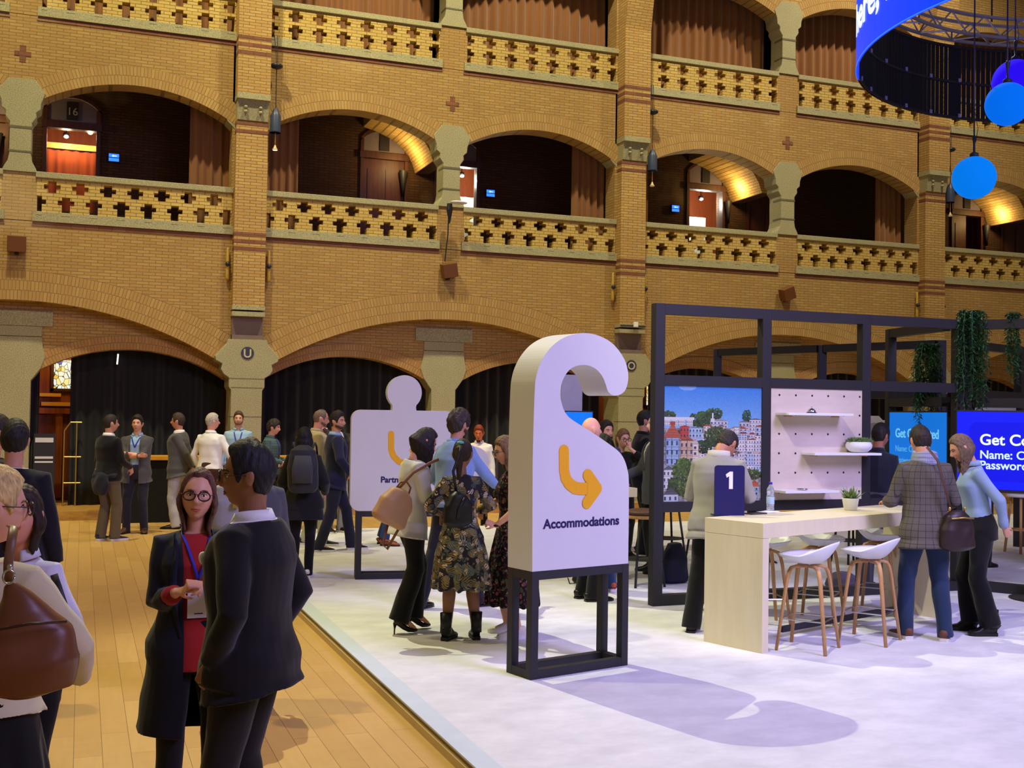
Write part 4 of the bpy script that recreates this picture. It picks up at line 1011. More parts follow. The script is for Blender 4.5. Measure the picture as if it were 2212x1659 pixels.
mb = MB(); mb.tube([(.78, .12, ZP), (.78, .12, 1.6)], .045, 14); mb.build('pole', M['blacksteel'], t, True)
mb = MB(); mb.lathe([(.30, 0), (.30, .012), (.05, .02)], c=(.78, .12, ZP), n=36); mb.build('foot_plate', M['blacksteel'], t)
P_ = at(1222, 900, Y=14.2)
t, L = screen('bright blue screen seen through the opening of the hook sign', (P_[0], 14.2), (P_[0]+.40, 14.2), 1.25, 1.90, (0, 120, 250), 'small_screen')
mb = MB(); mb.box(.17, .23, .05, .1, ZP, 1.3); mb.build('pole', M['blacksteel'], t)
P_ = at(1212, 900, Y=14.5)
t = thing('banner_panel', 'grey-white banner panel seen through the opening of the hook sign', 'banner', (P_[0], 14.5, 0)); mb = MB(); mb.box(0, .32, 0, .03, ZP, 2.42); mb.build('sheet', plain((196, 192, 206)), t)
# folder-shaped board
a = at(1878, 908, Y=13.4); t = thing('folder_sign', 'cream board shaped like a tabbed folder behind the man in navy polo', 'sign', (a[0], 13.4, 0))
P = [(0, .8), (.52, .8), (.52, 1.83), (.50, 1.85), (.24, 1.85), (.17, 1.91), (0, 1.91)]
mb = MB(); mb.prism(P, 0, .2); mb.build('board', M['cream'], t, bevel=.006)
mb = MB(); capsule(mb, (.08, 1.55), (.08, 1.551), .26, -.004, 0); mb.build('grey_disc', plain((176, 176, 172)), t)
stand(t, .5, .2, .8)

# ---- trailing plants
def trailing(label, x, y, z, n, L, spread, seed):
    t = thing('trailing_plant', label, 'plant', (x, y, z)); rg = random.Random(seed); mb = MB(); sm = MB()
    for i in range(n):
        a = rg.uniform(0, 6.28); r = spread*math.sqrt(rg.random()); l = L*rg.uniform(.45, 1.0); x0, y0 = r*math.cos(a), r*math.sin(a)*.7
        P = [Vector((x0*.5, y0*.5, .02)), Vector((x0*.9, y0*.9, .09)), Vector((x0*1.15, y0*1.15, -.03))]
        m = int(l/.10); 
        for j in range(m): P.append(Vector((x0*1.2+rg.uniform(-.02, .02), y0*1.2+rg.uniform(-.02, .02), -.05-(j+1)*.1)))
        sm.tube(P, .0025, 3)
        for p, q in zip(P[:-1], P[1:]):
            for k in range(5):
                o = p.lerp(q, k/5); b = rg.uniform(0, 6.28); leaf(mb, o, (math.cos(b), math.sin(b), rg.uniform(-1.1, .1)), rg.uniform(.045, .08), rg.uniform(.008, .013))
    f = mb.build('foliage', leafd, t); f['kind'] = 'stuff'; s_ = sm.build('stems', leafd, t)
trailing('dark trailing plant hung over the booth corner beside the large blue screen', 8.72, 9.40, 2.93, 74, .98, .17, 1)
trailing('thin trailing plant to the right of the booth corner', 8.99, 9.10, 2.90, 18, .66, .07, 2)
trailing('lighter trailing plant behind the booth corner above the light blue screen', 8.72, 10.05, 2.62, 60, .85, .14, 3)

# ---- LED ring with truss
RC = (11.29, 9.38); RR = 3.21; RB, RT = 6.10, 7.14
t = thing('led_ring', 'big hanging ring-shaped LED screen, bright blue outside and dark slatted inside', 'screen', (RC[0], RC[1], 0))
def ringseg(a0, a1, r, th, z0, z1, n):
    mb = MB()
    for i in range(n):
        A, B = math.radians(a0+(a1-a0)*i/n), math.radians(a0+(a1-a0)*(i+1)/n)
        v = [(rr*math.cos(q), rr*math.sin(q), z) for z in (z0, z1) for rr in (r, r+th) for q in (A, B)]
        mb.add(v, [(0, 1, 3, 2), (4, 6, 7, 5), (2, 3, 7, 6), (0, 4, 5, 1)]+([(0, 2, 6, 4)] if i == 0 else [])+([(1, 5, 7, 3)] if i == n-1 else []))
    return mb
ringseg(136, 330, RR, .02, RB, RT, 60).build('lit_screen', emit((0, 64, 255), 1.05), t)
ringseg(136, 330, RR+.02, .004, RB, RB+.012, 60).build('lower_rim', emit((40, 120, 255), 1.3), t)
sl = MB()
for i in range(118):
    a = math.radians(-28+164*i/118); 
    if i % 12 in (0,): wd = .05
    else: wd = .027
    c, s = math.cos(a), math.sin(a); R_ = Matrix.Translation((RR*c, RR*s, 0))@Matrix.Rotation(a, 4, 'Z'); sl.box(-.01, .01, -wd, wd, RB, RT, M=R_)
sl.build('slats', plain((16, 16, 30), .6), t)
for z in (RB, RB+.5, RT-.04):
    n = 60; rb = MB()
    for i in range(n):
        A = math.radians(-28+164*(i+.5)/n); R_ = Matrix.Translation((RR*math.cos(A), RR*math.sin(A), 0))@Matrix.Rotation(A, 4, 'Z'); w2 = RR*math.radians(164)/n/2+.002
        rb.box(-.018, .018, -w2, w2, z, z+.035, M=R_)
    rb.build('cross_rail', M['blacksteel'], t)
for z in (RB+.02, RB+.52):
    for i in range(18):
        cl = MB(); A = math.radians(-24+158*i/17); cl.box(-.03, -.015, -.02, .02, z, z+.05, M=Matrix.Translation((RR*math.cos(A), RR*math.sin(A), 0))@Matrix.Rotation(A, 4, 'Z')); cl.build('connector', plain((150, 150, 190), .4), t)
# lettering wrapped on the ring
me = text_mesh('here, now', .52, .012, .002); ys = [v.co.y for v in me.vertices]
for v in me.vertices:
    a = math.radians(146)+v.co.x*1.0/(RR+.03); z = RB+.36+v.co.y*1.0; rr = RR+.026+v.co.z
    v.co = (rr*math.cos(a), rr*math.sin(a), z)
me.materials.clear(); me.materials.append(emit((225, 240, 255), 1.3)); o = bpy.data.objects.new('lettering', me); COL.objects.link(o); o.parent = t
t = thing('ring_truss', 'circular aluminium truss above the LED ring', 'truss', (RC[0], RC[1], 0))
alu = plain((170, 166, 196), .35, .7, .1)
ch = MB(); rr = [(RR-.02, RT+.06), (RR-.32, RT+.06), (RR-.02, RT+.33), (RR-.32, RT+.33)]; n = 96
for r_, z in rr: ch.loft([(r_*math.cos(2*math.pi*i/n), r_*math.sin(2*math.pi*i/n), z) for i in range(n+1)], .026, .026, None, 8)
ch.build('chords', alu, t, True)
di = MB(); m_ = 64
for i in range(m_):
    a, b = 2*math.pi*i/m_, 2*math.pi*(i+1)/m_
    for (p, q) in ((rr[0], rr[2]), (rr[1], rr[3]), (rr[0], rr[1])):
        if i % 2: p, q = q, p
        di.tube([(p[0]*math.cos(a), p[0]*math.sin(a), p[1]), (q[0]*math.cos(b), q[0]*math.sin(b), q[1])], .012, 6)
di.build('diagonals', alu, t)
hg = MB()
for i in range(6):
    a = math.radians(20+60*i); hg.tube([((RR-.17)*math.cos(a), (RR-.17)*math.sin(a), RT+.33), ((RR-.17)*math.cos(a), (RR-.17)*math.sin(a), 14)], .012, 5)
hg.build('hanging_cables', M['blacksteel'], t)
# ---- glowing globes
for (px_, py_, r, Yb, c, lab) in ((2104, 384, 46, 9.2, (0, 128, 245), 'lowest cyan-blue glowing globe, nearest the third pier'), (2176, 225, 46.5, 8.8, (0, 112, 245), 'middle blue glowing globe, overlapping the purple one'), (2193, 177, 48, 9.8, (46, 14, 250), 'violet-blue glowing globe half behind another')):
    q = at(px_, py_, Y=Yb); dep = .355*q[0]+.935*q[1]; R_ = r*dep/2445
    t = thing('globe_lamp', lab, 'lamp', tuple(q), group='glowing blue globes')
    n_ = NT('globe_%d' % c[1]); cc = s2l(c); lw = n_.n('ShaderNodeTexCoord'); n_.b.inputs['Base Color'].default_value = (*[v*.15 for v in cc], 1); n_.b.inputs['Emission Color'].default_value = (*cc, 1); n_.b.inputs['Emission Strength'].default_value = .85
    mb = MB(); mb.ell((0, 0, 0), (R_, R_, R_), nu=40, nv=24); mb.build('globe', n_.fin(.9, 0, .1), t, True)
    mb = MB(); mb.lathe([(.045, R_-.01), (.045, R_+.03), (.012, R_+.05), (.012, R_+.14), (.02, R_+.2), (.001, R_+.24)], n=14); mb.build('fitting', M['blacksteel'], t, True)
    mb = MB(); mb.tube([(0, 0, R_+.2), (0, 0, 14-q[2])], .008, 5); mb.tube([(.02, 0, R_+.15), (.05, 0, R_+.3), (.0, 0, R_+.5)], .004, 4); mb.build('cable', M['blacksteel'], t)
light('POINT', 'globe_glow', (9.6, 8.2, 4.6), None, 25, (.1, .35, 1), .3)

# ================================================================== PEOPLE
def remesh(mb, voxel, smooth=2, disp=None):
    me = mb.mesh('tmp'); o = bpy.data.objects.new('tmp', me); COL.objects.link(o)
    r = o.modifiers.new('r', 'REMESH'); r.mode = 'VOXEL'; r.voxel_size = voxel; r.use_smooth_shade = True
    if smooth: s = o.modifiers.new('s', 'SMOOTH'); s.iterations = smooth; s.factor = .5
    dg = bpy.context.evaluated_depsgraph_get(); out = bpy.data.meshes.new_from_object(o.evaluated_get(dg))
    bpy.data.objects.remove(o); bpy.data.meshes.remove(me)
    if disp is not None:
        n = len(out.vertices); co = np.empty(n*3, np.float32); no = np.empty(n*3, np.float32)
        out.vertices.foreach_get('co', co); out.vertex_normals.foreach_get('vector', no)
        co = co.reshape(-1, 3); no = no.reshape(-1, 3); co = co+no*disp(co)[:, None]; out.vertices.foreach_set('co', co.astype(np.float32).ravel()); out.update()
    return out
def folds(amp, seed, fx=16., fz=11.):
    def f(c):
        x, y, z = c[:, 0]+seed*1.7, c[:, 1]+seed*.9, c[:, 2]
        w1 = np.sin(fx*x+3*np.sin(5*z+seed)+2*y*fx*.4)*np.sin(fz*z+2.5*np.sin(7*x)+4*y)
        w2 = np.sin(26*x+9*z+3*np.sin(9*y+seed))*np.sin(21*z-11*x+2*np.sin(13*z))
        return amp*(w1+.5*w2)
    return f
def mesh_obj(name, me, mat, parent):
    me.materials.clear()
    for m in (mat if isinstance(mat, (list, tuple)) else [mat]): me.materials.append(m)
    me.polygons.foreach_set('use_smooth', [True]*len(me.polygons))
    o = bpy.data.objects.new(name, me); COL.objects.link(o); o.parent = parent; return o
def ik(A, B, l1, l2, pole):
    """middle joint between A and B for two links, bent towards pole"""
    A, B, pole = Vector(A), Vector(B), Vector(pole); d = B-A; L = d.length
    if L > (l1+l2)*.995: B = A+d*((l1+l2)*.995/L); d = B-A; L = d.length
    L = max(L, abs(l1-l2)+.02); u = d.normalized(); a = (l1*l1-l2*l2+L*L)/(2*L); h = math.sqrt(max(0, l1*l1-a*a))
    p = pole-u*pole.dot(u); p = p.normalized() if p.length > 1e-4 else Vector((0, 1, 0))
    return A+u*a+p*h, B

# palm frames: (finger direction, palm normal)
def hand(mb, W, fdir, pnorm, side, curl=.35, s=1., thick=1.):
    """palm with four separate fingers of different lengths and a thumb; W wrist, side = +1 right hand"""
    f = Vector(fdir).normalized(); n = Vector(pnorm); n = (n-f*n.dot(f)).normalized(); a = n.cross(f)*side   # a: towards the thumb side
    W = Vector(W)
    mb.loft([W-f*.02, W+f*.015, W+f*.05, W+f*.088], [.024*s, .028*s, .037*s, .038*s], [.019*s, .017*s, .015*s, .012*s], a, 12, 2.4)
    for i, (off, L) in enumerate(((.027, .072), (.009, .080), (-.009, .074), (-.027, .058))):
        L *= s; c = curl*(1+.12*i); p = W+f*(.082 if i in (1, 2) else .076)*s+a*off*s; d = f+a*(.06*(1.5-i)); d.normalize(); P = [p-d*.012, p]; ang = 0
        for seg in (.45, .30, .25):
            ang += c; dd = (d*math.cos(ang)+n*math.sin(ang)); p = p+dd*L*seg; P.append(p)
        mb.tube(P, [.0085*s*thick, .0085*s*thick, .008*s*thick, .0072*s*thick, .006*s*thick], 8)
    p = W+f*.022*s+a*.026*s; d = (f*.62+a*.72+n*.22).normalized(); q = p+d*.036*s; d2 = (f*.88+a*.25+n*(.3+.3*curl)).normalized(); r = q+d2*.030*s; d3 = (f*.9+n*(.3+.5*curl)).normalized()
    mb.tube([W+f*.005+a*.012, p, q, r, r+d3*.024*s], [.013*s, .0125*s, .0105*s, .0095*s, .0075*s], 8)

def head_mesh(mb, HM, hs, fem, nose=1.):
    """sculpted head: cranium, brow, sockets, nose, lips, chin, jaw and ears"""
    nu, nv = 48, 36; vs = []
    for j in range(nv+1):
        ph = math.pi*j/nv
        for k in range(nu):
            th = 2*math.pi*k/nu; x = math.sin(ph)*math.cos(th); y = math.sin(ph)*math.sin(th); z = math.cos(ph)
            X, Y, Z_ = x*.076, y*.096, z*.118
            if z < 0:
                t_ = -z; X *= 1-.30*t_**1.6; 
                if y > 0: Y = Y*(1-.05*t_)+.010*t_
                else: Y *= 1-.35*t_
            if z > .1 and y < 0: Y *= 1.05
            if y > 0:
                g = lambda cx_, cz_, sx, sz, a: a*math.exp(-((X-cx_)/sx)**2-((Z_-cz_)/sz)**2)
                Y += g(0, .028, .05, .012, .005)-g(.031, .006, .017, .014, .011)-g(-.031, .006, .017, .014, .011)
                Y += g(.042, -.022, .02, .02, .004)+g(-.042, -.022, .02, .02, .004)+g(0, -.098, .022, .016, .009)
                Y += g(0, -.056, .024, .006, .006)+g(0, -.068, .02, .006, .006)-g(0, -.062, .022, .0028, .004)-g(0, -.082, .02, .006, .003)
            vs.append(HM@Vector((X*hs, Y*hs, Z_*hs)))
    fs = [(j*nu+k, (j+1)*nu+k, (j+1)*nu+(k+1) % nu, j*nu+(k+1) % nu) for j in range(nv) for k in range(nu)]
    mb.add(vs, fs)
    q = lambda *p: HM@(Vector(p)*hs)
    mb.loft([q(0, .088, .020), q(0, .100, .0), q(0, .112*nose+.0, -.022), q(0, .100, -.036)], [.007*hs, .009*hs, .014*hs, .012*hs], [.008*hs, .010*hs, .012*hs, .006*hs], HM.to_3x3()@Vector((1, 0, 0)), 10)
    mb.loft([q(0, .096, -.030), q(0, .108, -.030)], [.019*hs, .012*hs], [.007*hs, .006*hs], HM.to_3x3()@Vector((1, 0, 0)), 8)
    for s in (-1, 1):
        R3 = HM.to_3x3()@Matrix.Rotation(s*-.25, 3, 'Z')
        mb.ell(q(s*.078, -.008, -.004), (.009*hs, .019*hs, .031*hs), R3, 10, 8)
        mb.ell(q(s*.084, -.016, .006), (.006*hs, .014*hs, .022*hs), R3, 8, 6)

def smoothstep(a, b, x): t = max(0, min(1, (x-a)/(b-a))); return t*t*(3-2*t)
def hair_mesh(mb, HM, hs, style, L=.2, seed=0, top=.016, fringe=38):
    nu, nv = 72, 50; vs = []; rg = random.Random(seed); ph0 = rg.uniform(0, 6)
    long_ = style in ('long', 'back')
    for j in range(nv+1):
        ph = math.pi*j/nv
        for k in range(nu):
            th = 2*math.pi*k/nu; x = math.sin(ph)*math.cos(th); y = math.sin(ph)*math.sin(th); z = math.cos(ph)
            az = abs(math.degrees(math.atan2(x, y))); el = math.degrees(math.asin(max(-1, min(1, z))))
            hl = [(0, fringe), (25, fringe-1), (42, fringe-8 if not long_ else fringe-4), (55, 16 if not long_ else 26), (64, -8 if not long_ else 2), (72, -14 if not long_ else -18), (78, 6 if not long_ else -30), (98, 6 if not long_ else -34), (108, -28), (180, -44)]
            h_ = hl[-1][1]
            for (a0, b0), (a1, b1) in zip(hl[:-1], hl[1:]):
                if a0 <= az <= a1: h_ = b0+(b1-b0)*(az-a0)/(a1-a0); break
            m = smoothstep(h_-5, h_+6, el)
            tk = top*(.38+.62*smoothstep(-20, 60, el)) if style != 'buzz' else .006
            if style == 'curly': tk = top*(1.1+.25*math.sin(9*az/57+ph0)*math.sin(8*el/57))
            if style == 'receding' and el > 40: tk = .004
            tk += .0012*math.sin(az*.35+ph0+2*math.sin(el*.12))*m
            if style == 'quiff' and y > 0: tk += .007*smoothstep(30, 60, el)
            rr = 1+(tk/.09)*m-.13*(1-m)
            X, Y, Z_ = x*.0775*rr, y*.0985*rr, z*.120*rr
            if z < 0 and y < 0: Y *= 1-.26*(-z)
            if z < 0: X *= 1-.24*(-z)**1.4
            if z > .1 and y < 0: Y *= 1.05
            vs.append(HM@Vector((X*hs, Y*hs, Z_*hs)))
    mb.add(vs, [(j*nu+k, (j+1)*nu+k, (j+1)*nu+(k+1) % nu, j*nu+(k+1) % nu) for j in range(nv) for k in range(nu)])
def hair_drape(mb, HM, hs, L, open_az=62, back=1., taper=.75, fwd=0., tilt=None, seed=0):
    """curtain of hair round the back and sides, hanging L below ear level; hangs along world down"""
    n, m = 40, 12; vs = []; down = Vector((0, 0, -1)) if tilt is None else Vector(tilt)
    for lay in (0, 1):
        for j in range(m+1):
            v = j/m; k_ = 1-(1-taper)*smoothstep(.25, 1, v)
            for i in range(n+1):
                az = math.radians(open_az+(360-2*open_az)*i/n); r = 1.0+.10*math.sin(math.pi*min(1, v*1.6))-.22*lay
                strand = .018*math.sin(i*2.1+seed+3*v)+.01*math.sin(i*5.3)
                x, y = math.sin(az)*.088*(r+strand)*k_, math.cos(az)*.104*(r+strand)*back*k_+fwd*v
                top_ = HM@(Vector((math.sin(az)*.080*(1-.2*lay), math.cos(az)*.100*(1-.2*lay), .055-.06*0))*hs)
                low = HM@(Vector((x, y, -.02))*hs)
                t_ = min(1, v/.22); p = top_.lerp(low, t_) if v < .22 else low+down*(L*(v-.22)/.78*(1-.10*math.sin(i*1.3+seed)*(v > .9)))
                vs.append(p)
    W = n+1; N = (m+1)*W; fs = []
    for j in range(m):
        for i in range(n):
            a = j*W+i; fs.append((a, a+1, a+W+1, a+W)); b = a+N; fs.append((b, b+W, b+W+1, b+1))
    for i in range(n): fs.append((i, i+N, i+1+N, i+1)); a = m*W+i; fs.append((a, a+1, a+1+N, a+N))
    for j in range(m): a = j*W; fs.append((a, a+W, a+W+N, a+N)); a = j*W+n; fs.append((a, a+N, a+W+N, a+W))
    mb.add(vs, fs)

def shoe(root, A, yaw, kind, mat, solem, s=1.):
    R = Matrix.Translation((A[0], A[1], A[2]-.085))@Matrix.Rotation(-yaw, 4, 'Z')
    if kind == 'heel':
        st = [(-.055, .024, .125, .085), (-.035, .028, .13, .075), (.0, .028, .115, .06), (.05, .03, .075, .03), (.095, .037, .05, .012), (.14, .036, .045, .012), (.175, .024, .04, .014), (.188, .006, .028, .018)]
        C = [R@Vector((0, y*s, (zt+zb)/2)) for y, w_, zt, zb in st]
        mb = MB(); mb.loft(C, [w_*s for _, w_, _, _ in st], [(zt-zb)/2 for _, _, zt, zb in st], R.to_3x3()@Vector((1, 0, 0)), 14, 2.5)
        mb.build('shoe_upper', mat, root, True)
        mb = MB(); mb.tube([R@Vector((0, -.045*s, .09)), R@Vector((0, -.05*s, .045)), R@Vector((0, -.052*s, 0))], [.018, .007, .006], 8); mb.build('heel', mat, root, True)
        return
    hi = {'dress': .085, 'sneaker': .095, 'boot': .12}[kind]
    st = [(-.078, .02, hi*.85, .012), (-.07, .034, hi, .008), (-.03, .038, hi+.004, .006), (.02, .038, hi*.95, .006), (.06, .042, hi*.72, .006), (.11, .048, .055, .006), (.16, .046, .046, .006), (.19, .036, .038, .008), (.205, .014, .026, .012)]
    if kind == 'dress': st = st[:-2]+[(.195, .034, .036, .008), (.222, .012, .024, .012)]
    C = [R@Vector((0, y*s, (zt+zb)/2)) for y, w_, zt, zb in st]
    mb = MB(); mb.loft(C, [w_*s for _, w_, _, _ in st], [(zt-zb)/2 for _, _, zt, zb in st], R.to_3x3()@Vector((1, 0, 0)), 16, 3.); 
    if kind == 'boot': mb.loft([R@Vector((0, -.028, .06)), R@Vector((0, -.022, .13)), R@Vector((0, -.02, .215))], [.042, .043, .047], [.052, .050, .055], R.to_3x3()@Vector((1, 0, 0)), 16)
    u = mb.build('shoe_upper', mat, root, True)
    th = .018 if kind == 'dress' else .028
    out = [(y, w_+.004) for y, w_, _, _ in st]; n = len(out)
    P = [(w_, y) for y, w_ in out]+[(-w_, y) for y, w_ in out[::-1]]
    mb = MB(); vs = [R@Vector((x*s, y*s, z)) for z in (0.0, th) for x, y in P]; N = len(P)
    mb.add(vs, [tuple(reversed(range(N))), tuple(range(N, 2*N))]+[(i, (i+1) % N, (i+1) % N+N, i+N) for i in range(N)]); mb.build('shoe_sole', solem, u)

EYEW = plain((214, 206, 198), .3, 0, .02); IRIS = plain((40, 26, 18), .2)
def person(label, X, Y, heading, H=1.75, z=0., fem=False, skin_c=(196, 146, 112), hair=None, hair_c=(44, 32, 24), lean=0, nod=0, turn=0, tilt=0,
           arms=None, feet=None, top=None, bottom=None, shoes=None, detail=.009, extra=None, glasses=None, beard=None, face=True, group=None, hand_curl=.4, weight=None):
    weight = (1.0 if fem else 1.16) if weight is None else weight
    s = H/1.75; heel_ = bool(shoes and shoes[0] == 'heel'); z = z+(.06 if heel_ else 0); root = thing('person', label, 'person', (X, Y, z), math.radians(-heading), group)
    sw = (.152 if not fem else .132)*s*(1+(weight-1)*.7); hw = .088*s if not fem else .090*s
    lr = math.radians(lean)
    def S(d, side=0, fwd=0):
        """point at distance d up the spine from the pelvis"""
        n = 12; p = Vector((0, 0, .93*s)); ds = d/n
        for i in range(n):
            a = lr*(.35+.65*min(1, (i+.5)/n*1.4)); p = p+Vector((0, math.sin(a)*ds, math.cos(a)*ds))
        a = lr*(.35+.65*min(1, (d/(.5*s))*1.2)) if d > 0 else lr*.35
        return p+Vector((side, 0, 0))+Vector((0, math.cos(a), -math.sin(a)))*fwd
    # torso profile: distance up the spine, half width, half depth, forward offset
    if not fem: TP = [(-.10, .150, .105, 0), (-.02, .165, .118, -.005), (.08, .155, .108, 0), (.17, .148, .104, .005), (.28, .158, .114, .008), (.38, .166, .120, .004), (.45, .160, .102, -.006), (.50, .118, .078, -.012), (.54, .068, .060, -.008)]
    else: TP = [(-.10, .165, .115, -.005), (-.02, .178, .122, -.010), (.08, .145, .105, 0), (.17, .122, .092, .004), (.27, .132, .102, .012), (.36, .142, .120, .022), (.44, .138, .092, 0), (.49, .100, .070, -.010), (.53, .056, .052, -.006)]
    TP = [(d*s, w_*s*weight, dp*s*weight, f_*s) for d, w_, dp, f_ in TP]
    def torso(mb, off, d0, d1, hemw=0, hemd=0, e=2.3):
        ds = sorted(set([d0, d1]+[t_[0] for t_ in TP if d0 < t_[0] < d1])); C, rx, ry = [], [], []
        for d in ds:
            for (a, b) in zip(TP[:-1], TP[1:]):
                if a[0] <= d <= b[0]: k = (d-a[0])/(b[0]-a[0]); w_, dp, f_ = [a[i]+(b[i]-a[i])*k for i in (1, 2, 3)]; break
            else:
                w_, dp, f_ = TP[0][1:] if d < TP[0][0] else TP[-1][1:]
            k = max(0, (.05*s-d)/(.05*s-d0)) if d0 < .05*s else 0
            C.append(S(d, 0, f_)); rx.append(w_+off+hemw*k); ry.append(dp+off+hemd*k)
        mb.loft(C, rx, ry, (1, 0, 0), 28, e)
    neck0 = S(.50*s, 0, -.008*s); 
    hr = lr*.9+math.radians(nod); nb = S(.535*s, 0, -.004*s)
    nk = nb+Vector((0, math.sin(hr*.6)*.055*s+.008, math.cos(hr*.6)*.055*s))
    RH = Matrix.Rotation(-math.radians(turn), 3, 'Z')@Matrix.Rotation(-hr, 3, 'X')@Matrix.Rotation(math.radians(tilt), 3, 'Y')
    hs = (1.0 if not fem else .95)*(.985+.015*s)
    hc = nk+RH@Vector((0, .018, .108*hs)); HM = Matrix.Translation(hc)@RH.to_4x4()
    # arms
    sh = {k: S(.455*s, k*sw, -.004) for k in (1, -1)}; ua, fa = .285*s, .25*s
    A = {1: ((.26, .06, .83), (.3, -1, 0)), -1: ((-.26, .06, .83), (-.3, -1, 0))}
    hd = {1: ((0, .2, -1), (-1, 0, 0)), -1: ((0, .2, -1), (1, 0, 0))}; curls = {1: hand_curl, -1: hand_curl}
    if arms:
        for k, v in arms.items():
            A[k] = (v[0], v[1])
            if len(v) > 2: hd[k] = v[2]
            if len(v) > 3: curls[k] = v[3]
    EL, WR = {}, {}
    for k in (1, -1): EL[k], WR[k] = ik(sh[k], Vector(A[k][0])*s, ua, fa, A[k][1])
    # legs
    hip = {k: Vector((k*hw, 0, .90*s)) for k in (1, -1)}; ft = {1: (.10, 0, 8, 0), -1: (-.10, 0, -8, 0)}
    if feet: ft.update(feet)
    hz = .085 if not heel_ else .09
    KN, AN = {}, {}
    for k in (1, -1):
        yw = math.radians(ft[k][2]); KN[k], AN[k] = ik(hip[k], Vector((ft[k][0], ft[k][1], hz+ft[k][3])), .413*s, .413*s, (math.sin(yw)*.5, 1, 0))
    # ---- body, one continuous skin surface
    b = MB(); torso(b, -.014, TP[0][0], TP[-1][0])
    nr = .056 if not fem else .046
    b.loft([S(.47*s, 0, -.01), nb, nk, hc+RH@Vector((0, -.022, -.05))], [nr*1.25*s, nr*s, nr*.98*s, nr*.98*s], [nr*1.1*s, nr*s, nr*s, nr*s], (1, 0, 0), 18)
    head_mesh(b, HM, hs, fem)
    m = .82 if fem else 1.
    for k in (1, -1):
        W = WR[k]; E = EL[k]; P = sh[k]
        b.loft([P+Vector((-k*.05, 0, 0)), P, P.lerp(E, .5), E, E.lerp(W, .35), W], [.046*m, .048*m, .043*m, .036*m, .038*m, .026*m], [.046*m, .048*m, .043*m, .036*m, .036*m, .021*m], None, 14)
        hand(b, W, hd[k][0], hd[k][1], k, curls[k], .92*s if not fem else .86*s)
        a_, kn, hp = AN[k], KN[k], hip[k]
        b.loft([hp, hp.lerp(kn, .5), kn, kn.lerp(a_, .3), kn.lerp(a_, .65), a_], [.078, .068, .050, .053, .042, .034], [.08, .07, .052, .056, .044, .036], None, 16)
        yw = math.radians(ft[k][2]); fdn = -.05 if heel_ else 0
        b.loft([a_+Vector((0, -.01, -.0)), a_+Vector((math.sin(yw)*.03, math.cos(yw)*.03, -.035)), a_+Vector((math.sin(yw)*.13, math.cos(yw)*.13, -.058+fdn))], [.032, .03, .03], [.035, .03, .012], None, 10)
    body = mesh_obj('body', remesh(b, detail, 1), skin(skin_c), root)
    bv_body = BVHTree.FromPolygons([v.co for v in body.data.vertices], [p.vertices for p in body.data.polygons])
    # ---- face parts
    if face:
        q = lambda *p: HM@(Vector(p)*hs)
        def onface(x, z, out=.0):
            o_ = q(x, .2, z); d_ = (q(x, 0, z)-o_).normalized(); h_ = bv_body.ray_cast(o_, d_)
            return (h_[0]-d_*out) if h_[0] else q(x, .09, z)
        for k in (1, -1):
            e = MB(); c = onface(k*.031, .006, -.0095*hs); e.ell(c, (.0128*hs, .0125*hs, .0115*hs), HM.to_3x3(), 14, 10)
            eo = e.build('eye', EYEW, root, True); fr = (HM.to_3x3()@Vector((0, 1, 0))).normalized()
            e = MB(); e.ell(c+fr*.0070*hs, (.0070*hs, .0066*hs, .0070*hs), HM.to_3x3(), 12, 8); e.build('iris', IRIS, eo, True)
            bw = MB(); bw.tube([onface(k*x, zz, .0015) for x, zz in ((.014, .024), (.028, .030), (.042, .028), (.050, .022))], [.0022, .0036, .003, .0015], 6); bw.build('eyebrow', hairm(hair_c if hair_c[0] < 150 else (120, 96, 66)), root, True)
            ls = MB(); ls.tube([onface(k*x, zz, .001) for x, zz in ((.018, .010), (.031, .0165), (.045, .009))], .0016, 5); ls.build('eyelash', IRIS, root, True)
        lp = MB(); lc = tuple(int(v) for v in (skin_c[0]*.86, skin_c[1]*.56, skin_c[2]*.56)) if fem else tuple(int(v) for v in (skin_c[0]*.82, skin_c[1]*.66, skin_c[2]*.62))
        lp.tube([onface(x, -.057-.002*abs(x)/.02, .0006) for x in (-.024, -.012, 0, .012, .024)], [.001, .0035, .003, .0035, .001], 8); lp.tube([onface(x, -.067+.006*abs(x)/.024, .0008) for x in (-.023, -.012, 0, .012, .023)], [.001, .004, .0045, .004, .001], 8)
        lp.build('lips', plain(lc, .45), root, True)
    # ---- hair
    if hair:
        st, L_, kw = hair; h = MB(); kw = dict(kw); dk = {k_: kw.pop(k_) for k_ in ('open_az', 'taper', 'fwd', 'tilt', 'back') if k_ in kw}
        hair_mesh(h, HM, hs, st, L_, **kw)
        if st in ('long', 'bob', 'back'): hair_drape(h, HM, hs, L_, **dk)
        if st == 'pony':
            a0 = q0 = HM@(Vector((0, -.10, .05))*hs); h.tube([a0, HM@(Vector((0, -.135, .02))*hs), HM@(Vector((0, -.13, -.06))*hs), HM@(Vector((0, -.12, -.06))*hs)+Vector((0, 0, -L_))], [.022, .032, .036, .008], 12)
        mesh_obj('hair', remesh(h, max(.0055, detail*.8), 1, lambda c: .0018*np.sin(c[:, 0]*160+8*np.sin(c[:, 2]*20))*np.sin(c[:, 1]*140)), hairm(hair_c), root)
